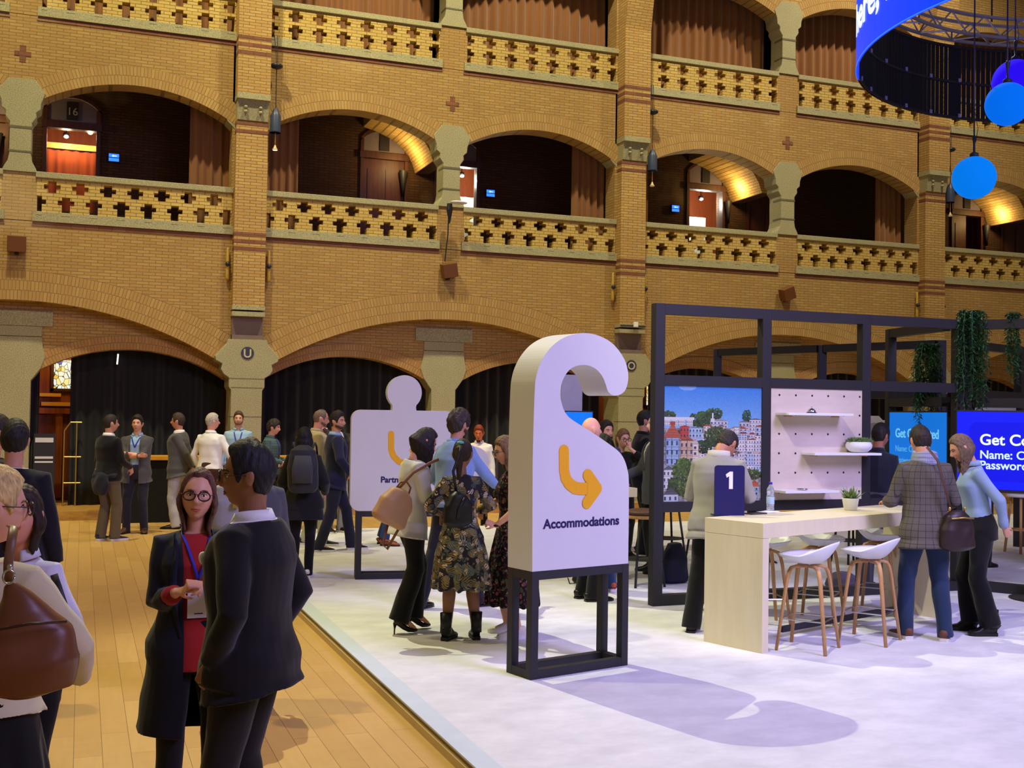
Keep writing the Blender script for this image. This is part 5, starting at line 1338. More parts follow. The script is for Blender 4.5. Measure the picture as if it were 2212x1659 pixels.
    if beard:
        bd = MB(); n_ = 9
        for i in range(n_): 
            a = math.radians(-78+156*i/(n_-1)); bd.ell(HM@(Vector((math.sin(a)*.058, math.cos(a)*.072+.006, -.078+.03*abs(math.sin(a))**3))*hs), (.018*hs, .018*hs, .020*hs), HM.to_3x3(), 8, 6)
        bd.ell(HM@(Vector((0, .088, -.047))*hs), (.024*hs, .008*hs, .005*hs), HM.to_3x3(), 8, 6)
        mesh_obj('beard', remesh(bd, .006, 2), hairm(beard), root)
    if glasses:
        g = MB(); q = lambda *p: HM@(Vector(p)*hs)
        for k in (1, -1):
            g.tube([q(k*.034+.027*math.cos(a), .108, .004+.021*math.sin(a)) for a in np.linspace(0, 2*math.pi, 21)], .0026 if not fem else .0033, 6)
            g.tube([q(k*.057, .106, .010), q(k*.080, .08, .010), q(k*.084, -.01, .008), q(k*.082, -.025, -.008)], .002, 6)
        g.tube([q(-.010, .109, .010), q(0, .112, .013), q(.010, .109, .010)], .002, 6); g.build('glasses', plain(glasses, .3), root, True)
    seed = (X*7+Y*3) % 10
    # ---- lower garment
    vx = max(.009, detail*1.1)
    if bottom:
        kind, mat, p_ = bottom
        g = MB()
        if kind == 'trousers':
            wide = p_.get('wide', 0); hem = p_.get('hem', .03)
            torso(g, .012, TP[0][0]-.02, .10*s)
            for k in (1, -1):
                a_, kn, hp = AN[k], KN[k], hip[k]; e_ = a_+Vector((0, -.012, -a_.z+hem if hz < .1 else -.04))
                if p_.get('crop'): e_ = a_.lerp(kn, p_['crop'])
                tk = .9 if fem else 1.
                g.loft([hp+Vector((0, 0, .05)), hp.lerp(kn, .25), hp.lerp(kn, .7), kn, kn.lerp(e_, .5), e_], [.092*tk, .094*tk, .078*tk, .068*tk+wide*.4, .062*tk+wide*.7, .056*tk+wide], [.105*tk, .10*tk, .082*tk, .07*tk+wide*.4, .066*tk+wide*.7, .064*tk+wide], None, 18)
            me = remesh(g, vx, 3, folds(p_.get('fold', .0032), seed, 14, 16)); mesh_obj('trousers', me, mat, root)
        else:
            hem = p_['hem']*s; fl = p_.get('flare', .07); C = []; rx = []; ry = []
            for v in np.linspace(0, 1, 7):
                zz = .93*s+.10*s*(1-v)-(.93*s-hem)*v; C.append(Vector((0, -.01+p_.get('back', 0)*v, zz))); k_ = min(1, v*2.2); rx.append((.15*s+.055*k_*s+fl*v)*weight); ry.append((.125*s+.045*k_*s+fl*v)*weight)
            g.loft(C, rx, ry, (1, 0, 0), 36, 2.1)
            def pleat(c): a = np.arctan2(c[:, 1], c[:, 0]); v = np.clip((1.0*s-c[:, 2])/(1.0*s-hem), 0, 1); return .016*v*np.sin(a*9+seed)+.008*v*np.sin(a*17+2)
            me = remesh(g, vx, 2, pleat); mesh_obj('skirt', me, mat, root)
        if p_.get('belt'):
            g = MB(); g.loft([S(.055*s, 0, 0), S(.09*s, 0, 0)], [.172*s, .170*s], [.124*s, .122*s], (1, 0, 0), 28, 2.3); g.build('belt', plain(p_['belt'], .5), root, True)
    # ---- upper garments
    jacket = None; bv_u = None
    if top:
        kind, mat, p_ = top; off = {'shirt': .010, 'sweater': .016, 'jacket': .020, 'coat': .026}[kind]; hem = p_.get('hem', {'shirt': .0, 'sweater': -.05, 'jacket': -.13, 'coat': -.4}[kind])*s
        under = p_.get('under')
        if under:
            g = MB(); torso(g, .004, -.04*s if not (bottom and bottom[0] == 'skirt') else .07*s, TP[-1][0]-.01); sh_o = mesh_obj('shirt', remesh(g, vx, 2, folds(.002, seed+3)), under, root); bv_u = BVHTree.FromPolygons([v.co for v in sh_o.data.vertices], [p.vertices for p in sh_o.data.polygons])
        g = MB(); d0 = max(hem, TP[0][0])
        torso(g, off, d0, TP[-1][0]-.012*s, p_.get('hemw', .012), p_.get('hemw', .012))
        if hem < TP[0][0]:
            w0, dp0 = TP[0][1]+off, TP[0][2]+off; base = S(TP[0][0]); zb = base.z+(hem-TP[0][0]); fl = p_.get('flare', .03)
            g.loft([base+Vector((0, -.005, .03)), base, Vector((0, base.y-.01, (base.z+zb)/2)), Vector((0, base.y-.015, zb))], [w0+.008, w0+.014, w0+.012+fl*.5, w0+.012+fl], [dp0+.008, dp0+.014, dp0+.012+fl*.6, dp0+.012+fl], (1, 0, 0), 28, 2.3)
        sl = p_.get('sleeve', 1.); so = off*.8
        for k in (1, -1):
            P, E, W = sh[k], EL[k], WR[k]; mm = 1. if not fem else .86
            if sl >= .6: e_ = E.lerp(W, (sl-.5)/.5*.96); pts = [P+Vector((-k*.07, 0, .005)), P+Vector((k*.004, 0, .0)), P.lerp(E, .35), E, E.lerp(e_, .5), e_]; rr = [.054*mm+so, .057*mm+so, .050*mm+so, .044*mm+so, .039*mm+so, .033*mm+so*.7]
            else: e_ = P.lerp(E, sl*2); pts = [P+Vector((-k*.07, 0, .005)), P+Vector((k*.004, 0, 0)), P.lerp(e_, .5), e_]; rr = [.054*mm+so, .057*mm+so, .053*mm+so, .053*mm+so+p_.get('puff', 0)]
            g.loft(pts, rr, rr, None, 18)
        me = remesh(g, vx, 3, folds(p_.get('fold', .003), seed, 13, 17))
        op = p_.get('open')
        if op:
            zb_, wt, wb = op        # V bottom (distance up spine), half width at neck, half width below the button
            bm = bmesh.new(); bm.from_mesh(me); zt_ = S(.53*s).z; z0_ = S(zb_*s).z
            yb = lambda z_: S(max(-.3, (z_-.93*s)/max(.3, math.cos(lr)))).y if lr else 0
            def cut(p0, p1):
                d_ = Vector((p1[0]-p0[0], 0, p1[1]-p0[1])); n_ = Vector((d_.z, 0, -d_.x))
                fs_ = [f for f in bm.faces if f.calc_center_median().y > yb(f.calc_center_median().z)]
                geom = set(fs_); ed = {e_ for f in fs_ for e_ in f.edges}; vt = {v for f in fs_ for v in f.verts}
                bmesh.ops.bisect_plane(bm, geom=list(geom)+list(ed)+list(vt), plane_co=Vector((p0[0], 0, p0[1])), plane_no=n_)
            for k in (1, -1): cut((k*max(wb, .0005), z0_), (k*wt, zt_))
            if wb > 0:
                for k in (1, -1): cut((k*wb, z0_), (k*wb*1.3, z0_-1.))
            rm = []
            for f in bm.faces:
                c = f.calc_center_median()
                if c.y <= yb(c.z): continue
                if c.z >= z0_: w_ = max(wb, 0)+(wt-max(wb, 0))*(c.z-z0_)/(zt_-z0_)
                else: w_ = wb*(1+.3*(z0_-c.z)) if wb > 0 else -1
                if abs(c.x) < w_: rm.append(f)
            bmesh.ops.delete(bm, geom=rm, context='FACES'); bm.to_mesh(me); bm.free()
        jacket = mesh_obj({'shirt': 'shirt', 'sweater': 'sweater', 'jacket': 'jacket', 'coat': 'coat'}[kind], me, mat, root)
        bv = BVHTree.FromPolygons([v.co for v in me.vertices], [p.vertices for p in me.polygons])
        if op and p_.get('lapel', True) and detail < .012:
            zt_ = S(.52*s).z; z0_ = S(op[0]*s).z; n_ = 10
            for k in (1, -1):
                rows = []
                for i in range(n_+1):
                    v = i/n_; z_ = z0_+(zt_-z0_)*v; xi = max(op[2], .001)+(op[1]-max(op[2], 0))*v; lw = .055*math.sin(math.pi*min(1, v*.75+.12)) if v < .8 else .035
                    r_ = []
                    for x_ in (xi-.002, xi+lw*.5, xi+lw):
                        h_ = bv.ray_cast(Vector((k*x_, .8, z_)), Vector((0, -1, 0))); y_ = h_[0].y if h_[0] else yb(z_)+.1
                        r_.append(Vector((k*x_, y_+.006, z_)))
                    rows.append(r_)
                g = MB(); vs = [p for r_ in rows for p in r_]+[p-Vector((0, .005, 0)) for r_ in rows for p in r_]; N = 3*(n_+1); fs = []
                for i in range(n_):
                    for j in (0, 1): a = i*3+j; fs += [(a, a+1, a+4, a+3), (a+N, a+3+N, a+4+N, a+1+N)]
                    a = i*3; fs += [(a, a+3, a+3+N, a+N), (a+2, a+2+N, a+5+N, a+5)]
                fs += [(0, N, N+1, 1), (1, N+1, N+2, 2)]; g.add(vs, fs); g.build('lapel', p_.get('lapel_mat', mat), jacket, True)
        if p_.get('collar'):
            cm = p_['collar']; g = MB(); R0 = .066*s if not fem else .056*s; n_ = 26
            for lay in (0,):
                vs = []
                for i in range(n_+1):
                    a = math.radians(24+312*i/n_); fr_ = abs(math.cos(a/2))
                    for (rr_, hh) in ((R0*1.10, -.010), (R0*.98, .034-.020*fr_**4), (R0*1.04, .036-.020*fr_**4), (R0*1.30, -.006-.018*fr_**6)):
                        c = nb+Vector((0, .002, 0)); vs.append(c+Vector((math.sin(a)*rr_, math.cos(a)*rr_*1.05, hh)))
                fs = [(i*4+j, i*4+j+1, (i+1)*4+j+1, (i+1)*4+j) for i in range(n_) for j in range(3)]; g.add(vs, fs)
            co = g.build('collar', cm, root, True); so_ = co.modifiers.new('s', 'SOLIDIFY'); so_.thickness = .003
    ctx = dict(root=root, S=S, s=s, HM=HM, hs=hs, WR=WR, EL=EL, sh=sh, nb=nb, AN=AN, KN=KN, bv=bv if top else None, bv_u=bv_u, jacket=jacket, hc=hc)
    if shoes:
        for k in (1, -1): shoe(root, (AN[k].x, AN[k].y, .025 if heel_ else (hz if not ft[k][3] else AN[k].z)), math.radians(ft[k][2]), shoes[0], shoes[1], shoes[2], s*(.98 if not fem else .88))
    if extra: extra(ctx)
    return ctx
def front_y(c, x, z, out=.004, y0=.9):
    ys = [h[0].y for h in (b_.ray_cast(Vector((x, y0, z)), Vector((0, -1, 0))) for b_ in (c['bv'], c['bv_u']) if b_) if h[0] and h[0].y > -.02]
    return (max(ys) if ys else c['S'](max(0, z-.93)).y+.1)+out
def lanyard(c, zlow, mat, badge=True, w=.009, bw=.045, bh=.065, z0=None):
    """ribbon round the neck down to a badge lying on the chest"""
    r = c['root']; g = MB(); nb = c['nb']; s = c['s']
    for k in (1, -1):
        P = [nb+Vector((0, -.062*s, .012)), nb+Vector((k*.060*s, -.03*s, .006)), nb+Vector((k*.068*s, .03*s, -.02))]
        zt = P[-1].z; n = 9
        for i in range(1, n+1):
            v = i/n; x = k*.066*s*(1-v)+.000; z = zt+(zlow-zt)*v; P.append(Vector((x, max(front_y(c, x, z, .007), P[2].y-.02 if v < .2 else -9), z)))
        g.loft(P, w, .0016, (1, 0, 0), 6)
    g.build('lanyard', mat, r, True)
    if badge:
        y = front_y(c, 0, zlow-bh, .012); g = MB(); g.box(-bw, bw, y-.001, y+.002, zlow-.03-2*bh, zlow-.03); b = g.build('badge', M['offwhite'], r)
        g = MB(); g.box(-.006, .006, y-.001, y+.005, zlow-.03, zlow+.002); g.build('clip', M['chrome'], r)
        g = MB(); g.box(-bw*.6, bw*.3, y+.002, y+.0026, zlow-.03-1.75*bh, zlow-.03-1.68*bh); g.build('printed_line', M['navyink'], b)
def blob_bag(name, label, cat, pts, rx, ry, mat, root_loc, rz, right=(1, 0, 0), strap=None, strap_mat=None, extra=None, e=2.6, vox=.008, fold=.004):
    t = thing(name, label, cat, root_loc, rz); g = MB(); g.loft(pts, rx, ry, right, 24, e); mesh_obj('bag_body', remesh(g, vox, 4, folds(fold, 2.3, 18, 15)), mat, t)
    if strap:
        for st in strap: g = MB(); g.loft(st, .012, .004, None, 8, 2.5); g.build('strap', strap_mat or mat, t, True)
    if extra: extra(t)
    return t

# ------------------------------------------------------------------ garment materials
def plaid(name, base, line, line2, k=.052, fine=True):
    t = NT(name); sp = t.n('ShaderNodeSeparateXYZ'); t.l(t.obj(), sp.inputs[0])
    def lines(v, period, width): return t.math('LESS_THAN', t.math('FRACT', t.math('MULTIPLY', v, 1/period)), width)
    xy = t.math('MULTIPLY', t.math('ARCTAN2', sp.outputs[0], t.math('MULTIPLY', sp.outputs[1], -1.3)), .19)
    c = t.mix(t.noise(8, 4).outputs[0], s2l(base), tuple(v*1.35 for v in s2l(base)))
    if fine: c = t.mix(t.math('MULTIPLY', lines(xy, .009, .5), .25), c, s2l(line2)); c = t.mix(t.math('MULTIPLY', lines(sp.outputs[2], .009, .5), .25), c, s2l(line2))
    for v in (xy, sp.outputs[2]): c = t.mix(t.math('MULTIPLY', lines(v, k, .09), .75), c, s2l(line))
    t.l(c, t.b.inputs['Base Color']); t.bump(t.noise(220, 2).outputs[0], .35, .004); return t.fin(.92, 0, .15)
def floral(name, base, cols, scale=9., thr=.16, stretch=(1, 1, 1), warp=.35):
    """fronds and blossoms scattered on a ground colour"""
    t = NT(name); nz = t.noise(5, 2); v0 = t.obj(); mx = t.n('ShaderNodeMixRGB'); mx.inputs[0].default_value = warp*.3
    t.l(t.scalev(v0, stretch), mx.inputs[1]); t.l(nz.outputs['Color'], mx.inputs[2])
    c = s2l(base)
    for i, col in enumerate(cols):
        vo = t.n('ShaderNodeTexVoronoi'); vo.inputs['Scale'].default_value = scale*(1+.23*i); mp = t.n('ShaderNodeMapping'); mp.inputs['Location'].default_value = (3.1*i, 1.7*i, 2.3*i); mp.inputs['Rotation'].default_value = (.5*i, .3*i, .8*i)
        t.l(mx.outputs[0], mp.inputs['Vector']); t.l(mp.outputs[0], vo.inputs['Vector'])
        wv = t.n('ShaderNodeTexWave'); wv.inputs['Scale'].default_value = scale*3.2; wv.inputs['Distortion'].default_value = 4; t.l(mp.outputs[0], wv.inputs['Vector'])
        inside = t.math('LESS_THAN', vo.outputs['Distance'], thr+.10*(i % 3)); stripe = t.math('GREATER_THAN', wv.outputs[0], .34)
        c = t.mix(t.math('MULTIPLY', inside, stripe), c, s2l(col))
    t.l(c, t.b.inputs['Base Color']); t.bump(t.noise(200, 2).outputs[0], .2, .003); return t.fin(.85, 0, .2)
SUIT = cloth((20, 20, 28)); NAVY = cloth((28, 30, 58)); BLK = cloth((16, 15, 17)); GREY = cloth((82, 80, 80)); LGREY = cloth((172, 170, 168)); WSH = cloth((232, 230, 226), .8, 260, .05); LBLUE = cloth((150, 182, 206)); BEIGE = cloth((176, 160, 122)); DEN = cloth((34, 48, 80)); DENL = cloth((128, 152, 190))
BSH = plain((22, 18, 18), .35); BROWNSH = plain((110, 62, 40), .45); WSOLE = plain((220, 218, 214), .6)
BLUEL = cloth((44, 48, 170), .6)
TWEED = plaid('tweed_check', (92, 86, 80), (48, 44, 46), (66, 62, 60))
GREENP = plaid('green_plaid', (60, 82, 84), (34, 44, 52), (110, 130, 124), .04)
LEAFD = floral('frond_print', (44, 40, 48), [(160, 140, 116), (128, 134, 126), (136, 118, 66), (206, 184, 160), (84, 96, 92)], 10, .30)
FLOW = floral('blossom_print', (22, 18, 24), [(206, 104, 60), (170, 90, 110), (84, 96, 60), (214, 150, 120), (120, 40, 50)], 19, .16)
POCK = lambda k: ((k*.20, .06, .86), (k*1., -.7, .1), ((0, .35, -1), (-k, 0, 0)), .5)
CROSS = {1: ((-.10, .27, 1.16), (1, -.2, -.8), ((-1, .1, .1), (0, 1, -.3)), .3), -1: ((.12, .25, 1.20), (-1, -.2, -.8), ((1, .1, -.1), (0, -1, .2)), .3)}
BACKH = {1: ((.02, -.21, .90), (1, -.6, .1), ((-.8, 0, -.5), (0, -1, 0)), .6), -1: ((-.04, -.22, .93), (-1, -.6, .1), ((.8, 0, -.5), (0, -1, 0)), .6)}
PHONE = {1: ((.07, .30, 1.10), (.6, -.5, -.8), ((-.5, .9, .2), (-.5, .1, 1)), .6), -1: ((-.07, .28, 1.08), (-.6, -.5, -.8), ((.5, .9, .2), (.5, .1, 1)), .6)}
CLASP = {1: ((.10, .26, 1.08), (1, -.4, -.5), ((-.95, .3, .05), (-.1, -.6, -1)), .55), -1: ((-.10, .25, 1.06), (-1, -.4, -.5), ((.9, .35, .1), (.1, -.5, .9)), .6)}
def pos(x, d):
    w_ = np.array([0, 0, CAM_H])+_R@np.array([(x-_cx)/_f*d, -(880+.0152*(x-178)-_cy)/_f*d, -d]); return float(w_[0]), float(w_[1])

# ================= background, left to right
X, Y = pos(-14, 8.0)
person('dark-haired person in black cut off by the left picture edge behind the dark suited man', X, Y, 70, 1.80, hair=('short', 0, {}), top=('jacket', BLK, {'open': (.2, .06, 0), 'under': BLK}), bottom=('trousers', BLK, {}), shoes=('dress', BSH, BSH), detail=.010)
X, Y = pos(33, 7.05)
person('man seen from behind in dark navy suit at the far left, short black hair', X, Y, 12, 1.77, hair=('short', 0, {'top': .018}), hair_c=(26, 22, 20), skin_c=(190, 138, 110), turn=-6, top=('jacket', SUIT, {'open': (.2, .06, 0), 'under': WSH, 'hemw': .02}), bottom=('trousers', SUIT, {}), shoes=('dress', BSH, BSH), detail=.008, weight=1.05)
def sweater_tied(c):
    g = MB(); S = c['S']; s = c['s']
    P = [S(.02, .17, .05), S(-.02, .20, -.08), S(-.03, .05, -.17), S(-.02, -.10, -.16)]
    g.ell(S(-.13, .03, -.15), (.17, .06, .17)); g.tube(P, .03, 10); mesh_obj('tied_jacket', remesh(g, .012, 4, folds(.01, 4, 20, 14)), cloth((30, 32, 44)), c['root'])
    g = MB(); g.ell(S(.065, -.10, -.135), (.016, .006, .01)); g.build('key_clip', M['chrome'], c['root'], True)
person('man in black sweater and white collar seen from behind, dark jacket tied at his waist', .36, 16.87, 52, 1.76, hair=('short', 0, {'top': .012}), hair_c=(44, 34, 28), turn=22, skin_c=(206, 150, 120), top=('sweater', BLK, {'collar': WSH, 'hem': -.09, 'hemw': .015}), bottom=('trousers', cloth((96, 86, 62)), {'wide': .014}), shoes=('sneaker', cloth((44, 46, 60)), WSOLE), feet={1: (.08, .08, 10, 0), -1: (-.10, -.02, -14, 0)}, detail=.011, extra=sweater_tied, arms={1: ((.16, .26, 1.02), (.5, -.8, -.5)), -1: ((-.16, .24, 1.02), (-.5, -.8, -.5))})
person('man facing front with folded arms, grey blazer over pale blue shirt and blue lanyard', .78, 17.78, 196, 1.75, hair=('short', 0, {'top': .020}), hair_c=(38, 28, 24), skin_c=(224, 168, 136), arms=CROSS, top=('jacket', GREY, {'open': (.02, .07, .06), 'under': LBLUE, 'collar': LBLUE, 'hem': -.16}), bottom=('trousers', cloth((44, 44, 52)), {'belt': (24, 20, 20)}), shoes=('boot', plain((76, 44, 30), .45), BSH), feet={1: (.13, .02, 14, 0), -1: (-.12, -.03, -14, 0)}, detail=.010, extra=lambda c: lanyard(c, 1.28, BLUEL, False))
person('man in grey suit jacket and light grey jeans facing left, hands behind his back', 1.42, 18.35, -68, 1.79, hair=('short', 0, {'top': .018}), hair_c=(60, 46, 34), skin_c=(206, 142, 112), arms=BACKH, top=('jacket', GREY, {'open': (.2, .06, 0), 'under': WSH, 'collar': WSH, 'hem': -.15}), bottom=('trousers', LGREY, {'fold': .006, 'wide': .008}), shoes=('dress', BSH, BSH), detail=.010)
X, Y = pos(457, 17.1)
person('grey-haired man in untucked white shirt seen from behind', X, Y, 40, 1.80, hair=('short', 0, {'top': .016}), hair_c=(176, 168, 156), skin_c=(226, 166, 142), turn=34, weight=1.12, top=('shirt', WSH, {'collar': WSH, 'hem': .0, 'hemw': .01, 'fold': .007}), bottom=('trousers', cloth((66, 40, 30)), {'belt': (50, 28, 20)}), shoes=('dress', BROWNSH, BSH), detail=.010, arms={1: ((.20, .22, 1.0), (1, -.6, -.2)), -1: ((-.24, .10, .90), (-1, -.6, -.2))})
X, Y = pos(516, 18.7)
person('bearded man in light blue shirt with blue lanyard, facing front by the pillar', X, Y, 190, 1.84, hair=('short', 0, {'top': .016}), hair_c=(74, 52, 34), beard=(110, 80, 56), skin_c=(222, 170, 142), weight=1.1, top=('shirt', LBLUE, {'collar': LBLUE, 'hem': -.05}), bottom=('trousers', DEN, {}), shoes=('dress', BROWNSH, BSH), detail=.010, extra=lambda c: lanyard(c, 1.22, BLUEL, True))
X, Y = pos(587, 18.4)
person('man in green plaid shirt with blue lanyard turned to the right', X, Y, 118, 1.70, hair=('curly', 0, {'top': .020, 'fringe': 30}), hair_c=(40, 32, 28), skin_c=(216, 160, 134), nod=8, top=('shirt', GREENP, {'collar': GREENP, 'hem': -.1}), bottom=('trousers', BLK, {}), shoes=('sneaker', BSH, WSOLE), detail=.010, arms={1: ((.12, .25, 1.05), (.5, -.8, -.5)), -1: ((-.12, .25, 1.05), (-.5, -.8, -.5))}, extra=lambda c: lanyard(c, 1.1, BLUEL, True))
X, Y = pos(697, 18.0)
person('dark-haired man in maroon raising a hand, glasses, behind the beige jacket', X, Y, 215, 1.86, hair=('short', 0, {'top': .018}), hair_c=(34, 26, 22), glasses=(30, 26, 26), skin_c=(208, 150, 118), top=('jacket', cloth((60, 30, 42)), {'open': (.2, .06, 0), 'under': WSH, 'collar': WSH}), bottom=('trousers', BLK, {}), shoes=('dress', BSH, BSH), detail=.011, arms={-1: ((-.10, .22, 1.48), (-1, 0, -.6), ((0, -.3, 1), (0, -1, 0)), .5)})
X, Y = pos(686, 15.0)
def beige_x(c):
    for x in (-.09, .09):
        y = front_y(c, x, 1.28, .004); g = MB(); g.box(x-.05, x+.05, y-.002, y+.004, 1.25, 1.29); g.build('pocket_flap', BEIGE, c['root'])
person('balding man in beige jacket and pale trousers turned to the right', X, Y, 96, 1.80, z=.09, hair=('receding', 0, {'top': .008, 'fringe': 56}), hair_c=(110, 92, 76), beard=(110, 88, 70), skin_c=(214, 150, 122), nod=10, top=('jacket', BEIGE, {'open': (.35, .06, 0), 'under': WSH, 'collar': BEIGE, 'hem': -.08}), bottom=('trousers', cloth((176, 172, 150)), {'wide': .008}), shoes=('sneaker', BSH, WSOLE), feet={1: (.10, .1, 5, 0), -1: (-.08, -.12, -8, 0)}, detail=.010, extra=beige_x)
person('person mostly hidden, only a strip of face right of the maroon raised arm', *pos(728, 16.6), 160, 1.76, z=.09, hair=('short', 0, {}), hair_c=(60, 40, 30), skin_c=(226, 160, 128), top=('jacket', SUIT, {'open': (.2, .06, 0), 'under': WSH}), bottom=('trousers', cloth((150, 148, 150)), {}), shoes=('sneaker', BSH, WSOLE), detail=.012)
def phone_in(c, k=1, off=(0, .09, .0), mat=None):
    p = c['WR'][k]+Vector(off); g = MB(); g.box(-.037, .037, -.005, .005, -.075, .075, M=Matrix.Translation(p)@Matrix.Rotation(-.9, 4, 'X')); g.build('phone', mat or M['blacksteel'], c['root'])
person('man in navy suit striding, face turned to the camera beside the white puzzle-shaped board', 3.02, 14.26, 92, 1.76, z=.09, hair=('quiff', 0, {'top': .018}), hair_c=(38, 30, 28), beard=(70, 52, 44), skin_c=(206, 150, 118), turn=42, top=('jacket', NAVY, {'open': (.16, .06, 0), 'under': LBLUE, 'collar': LBLUE, 'hem': -.14}), bottom=('trousers', cloth((34, 34, 52)), {'wide': .004}), shoes=('sneaker', cloth((30, 30, 44)), WSOLE), feet={1: (.07, -.20, 6, .0), -1: (-.08, .27, -4, 0)}, detail=.009, arms={1: ((.25, .16, .98), (1, -.6, -.2)), -1: ((-.22, .12, .90), (-.5, -1, 0))}, weight=1.04)
X, Y = pos(1036, 18.4)
def bartender(c):
    g = MB(); g.box(-.03, .03, front_y(c, 0, 1.42, .004), front_y(c, 0, 1.42, .02), 1.40, 1.425); g.build('bow_tie', BLK, c['root'])
person('bartender in white shirt and dark waistcoat tinted by orange light behind the group', X, Y, 205, 1.66, hair=('short', 0, {'top': .016}), hair_c=(110, 46, 22), skin_c=(206, 110, 60), top=('shirt', WSH, {'collar': WSH, 'hem': 0}), bottom=('trousers', BLK, {}), shoes=('dress', BSH, BSH), detail=.011, extra=bartender, nod=14)  # skin and hair colours also carry the orange light falling on him
light('SPOT', 'bar_lamp', (X-.3, Y-.6, 3.1), (X, Y, 1.4), 60, (1, .45, .15), .05, 45, .6)
# hidden person whose jeans and brown shoes show under the puzzle sign
person('person in blue jeans and tan shoes standing behind the puzzle-shaped board', 3.80, 14.75, 120, 1.62, z=.09, hair=('short', 0, {}), top=('shirt', WSH, {}), bottom=('trousers', cloth((52, 72, 116)), {'hem': .09}), shoes=('dress', plain((150, 84, 50), .4), BSH), feet={1: (.10, .05, 4, 0), -1: (-.10, -.05, -10, 0)}, detail=.011)
# right of the hook sign
X, Y = pos(1273, 10.9)
person('bald man in profile just above the hook sign shoulder', X, Y, 84, 1.75, z=.09, hair=None, hair_c=(150, 120, 100), skin_c=(232, 170, 146), top=('shirt', cloth((60, 66, 90)), {'collar': BLK}), bottom=('trousers', BLK, {}), shoes=('dress', BSH, BSH), detail=.010)
X, Y = pos(1307, 13.5)
person('bearded dark-haired man facing front behind the bald man', X, Y, 170, 1.69, z=.09, hair=('short', 0, {'top': .020}), hair_c=(38, 28, 26), beard=(44, 32, 28), skin_c=(216, 160, 132), top=('sweater', cloth((52, 66, 120)), {}), bottom=('trousers', DEN, {}), shoes=('sneaker', plain((190, 80, 40)), WSOLE), detail=.010)
X, Y = pos(1307, 11.4)
person('dark curly-haired person in navy jacket seen from behind above the sign slope', X, Y, -8, 1.52, z=.09, hair=('curly', 0, {'top': .026}), hair_c=(28, 22, 22), top=('jacket', cloth((40, 48, 84)), {'hem': -.12}), bottom=('trousers', cloth((46, 66, 104)), {}), shoes=('sneaker', plain((190, 84, 44)), WSOLE), detail=.010, weight=1.1)
X, Y = pos(1343, 14.2)
person('woman in black top with her hand to her face in front of the granite pillar', X, Y, 176, 1.59, z=.09, fem=True, hair=('pony', .14, {}), hair_c=(112, 82, 52), glasses=(60, 50, 50), skin_c=(218, 166, 138), nod=8, top=('sweater', BLK, {'sleeve': .85}), bottom=('trousers', BLK, {}), shoes=('boot', BSH, BSH), detail=.009, arms={-1: ((-.04, .17, 1.50), (-1, .2, -1), ((.1, -.2, 1), (0, -1, .2)), .5), 1: ((.05, .24, 1.10), (1, -.3, -.6))})
X, Y = pos(1390, 14.6)
person('man in black with folded arms against the dark drape', X, Y, 110, 1.84, z=.09, hair=('short', 0, {'top': .018}), hair_c=(26, 22, 22), beard=(60, 44, 38), skin_c=(190, 140, 116), top=('shirt', BLK, {'collar': BLK}), bottom=('trousers', BLK, {}), shoes=('dress', BSH, BSH), detail=.010, arms=CROSS)
X, Y = pos(1421, 12.9)
person('pale-faced man in profile half hidden by the booth post, hand on the cream counter', X, Y, -84, 1.80, z=.09, hair=('receding', 0, {'top': .006, 'fringe': 50}), hair_c=(90, 72, 60), skin_c=(240, 196, 176), top=('jacket', cloth((70, 72, 80)), {'open': (.2, .06, 0), 'under': WSH}), bottom=('trousers', BLK, {'wide': .01}), shoes=('boot', BSH, BSH), detail=.009, arms={1: ((.16, .34, 1.04), (.4, -.8, -.6), ((0, 1, 0), (0, 0, -1)), .15)})
X, Y = pos(1896, 11.9)
person('man in navy polo shirt seen from behind between the peg board and light blue screen', X, Y, 62, 1.72, z=.09, hair=('short', 0, {'top': .022}), hair_c=(34, 26, 24), skin_c=(176, 116, 88), turn=10, nod=14, top=('shirt', cloth((30, 32, 50)), {'collar': cloth((30, 32, 50)), 'sleeve': .38, 'hem': 0}), bottom=('trousers', GREY, {'belt': (24, 20, 20)}), shoes=('dress', BSH, BSH), detail=.009, arms={1: ((.14, .22, .98), (.4, -.8, -.6)), -1: ((-.16, .22, .98), (-.4, -.8, -.6))})
X, Y = at(2146, 1222, Z=.09)[:2]
person('person in black whose leg shows behind the woman in denim shirt', X-.25, Y, 80, 1.70, z=.09, hair=('short', 0, {}), top=('sweater', BLK, {}), bottom=('trousers', BLK, {'wide': .02}), shoes=('boot', BSH, BSH), detail=.012)
X, Y = at(1700, 1232, Z=.09)[:2]
person('person in dark trousers showing only between counter top and stool seats', X, Y+.6, 180, 1.70, z=.09, hair=('short', 0, {}), top=('sweater', BLK, {}), bottom=('trousers', cloth((30, 28, 36)), {}), shoes=('boot', BSH, WSOLE), detail=.012)

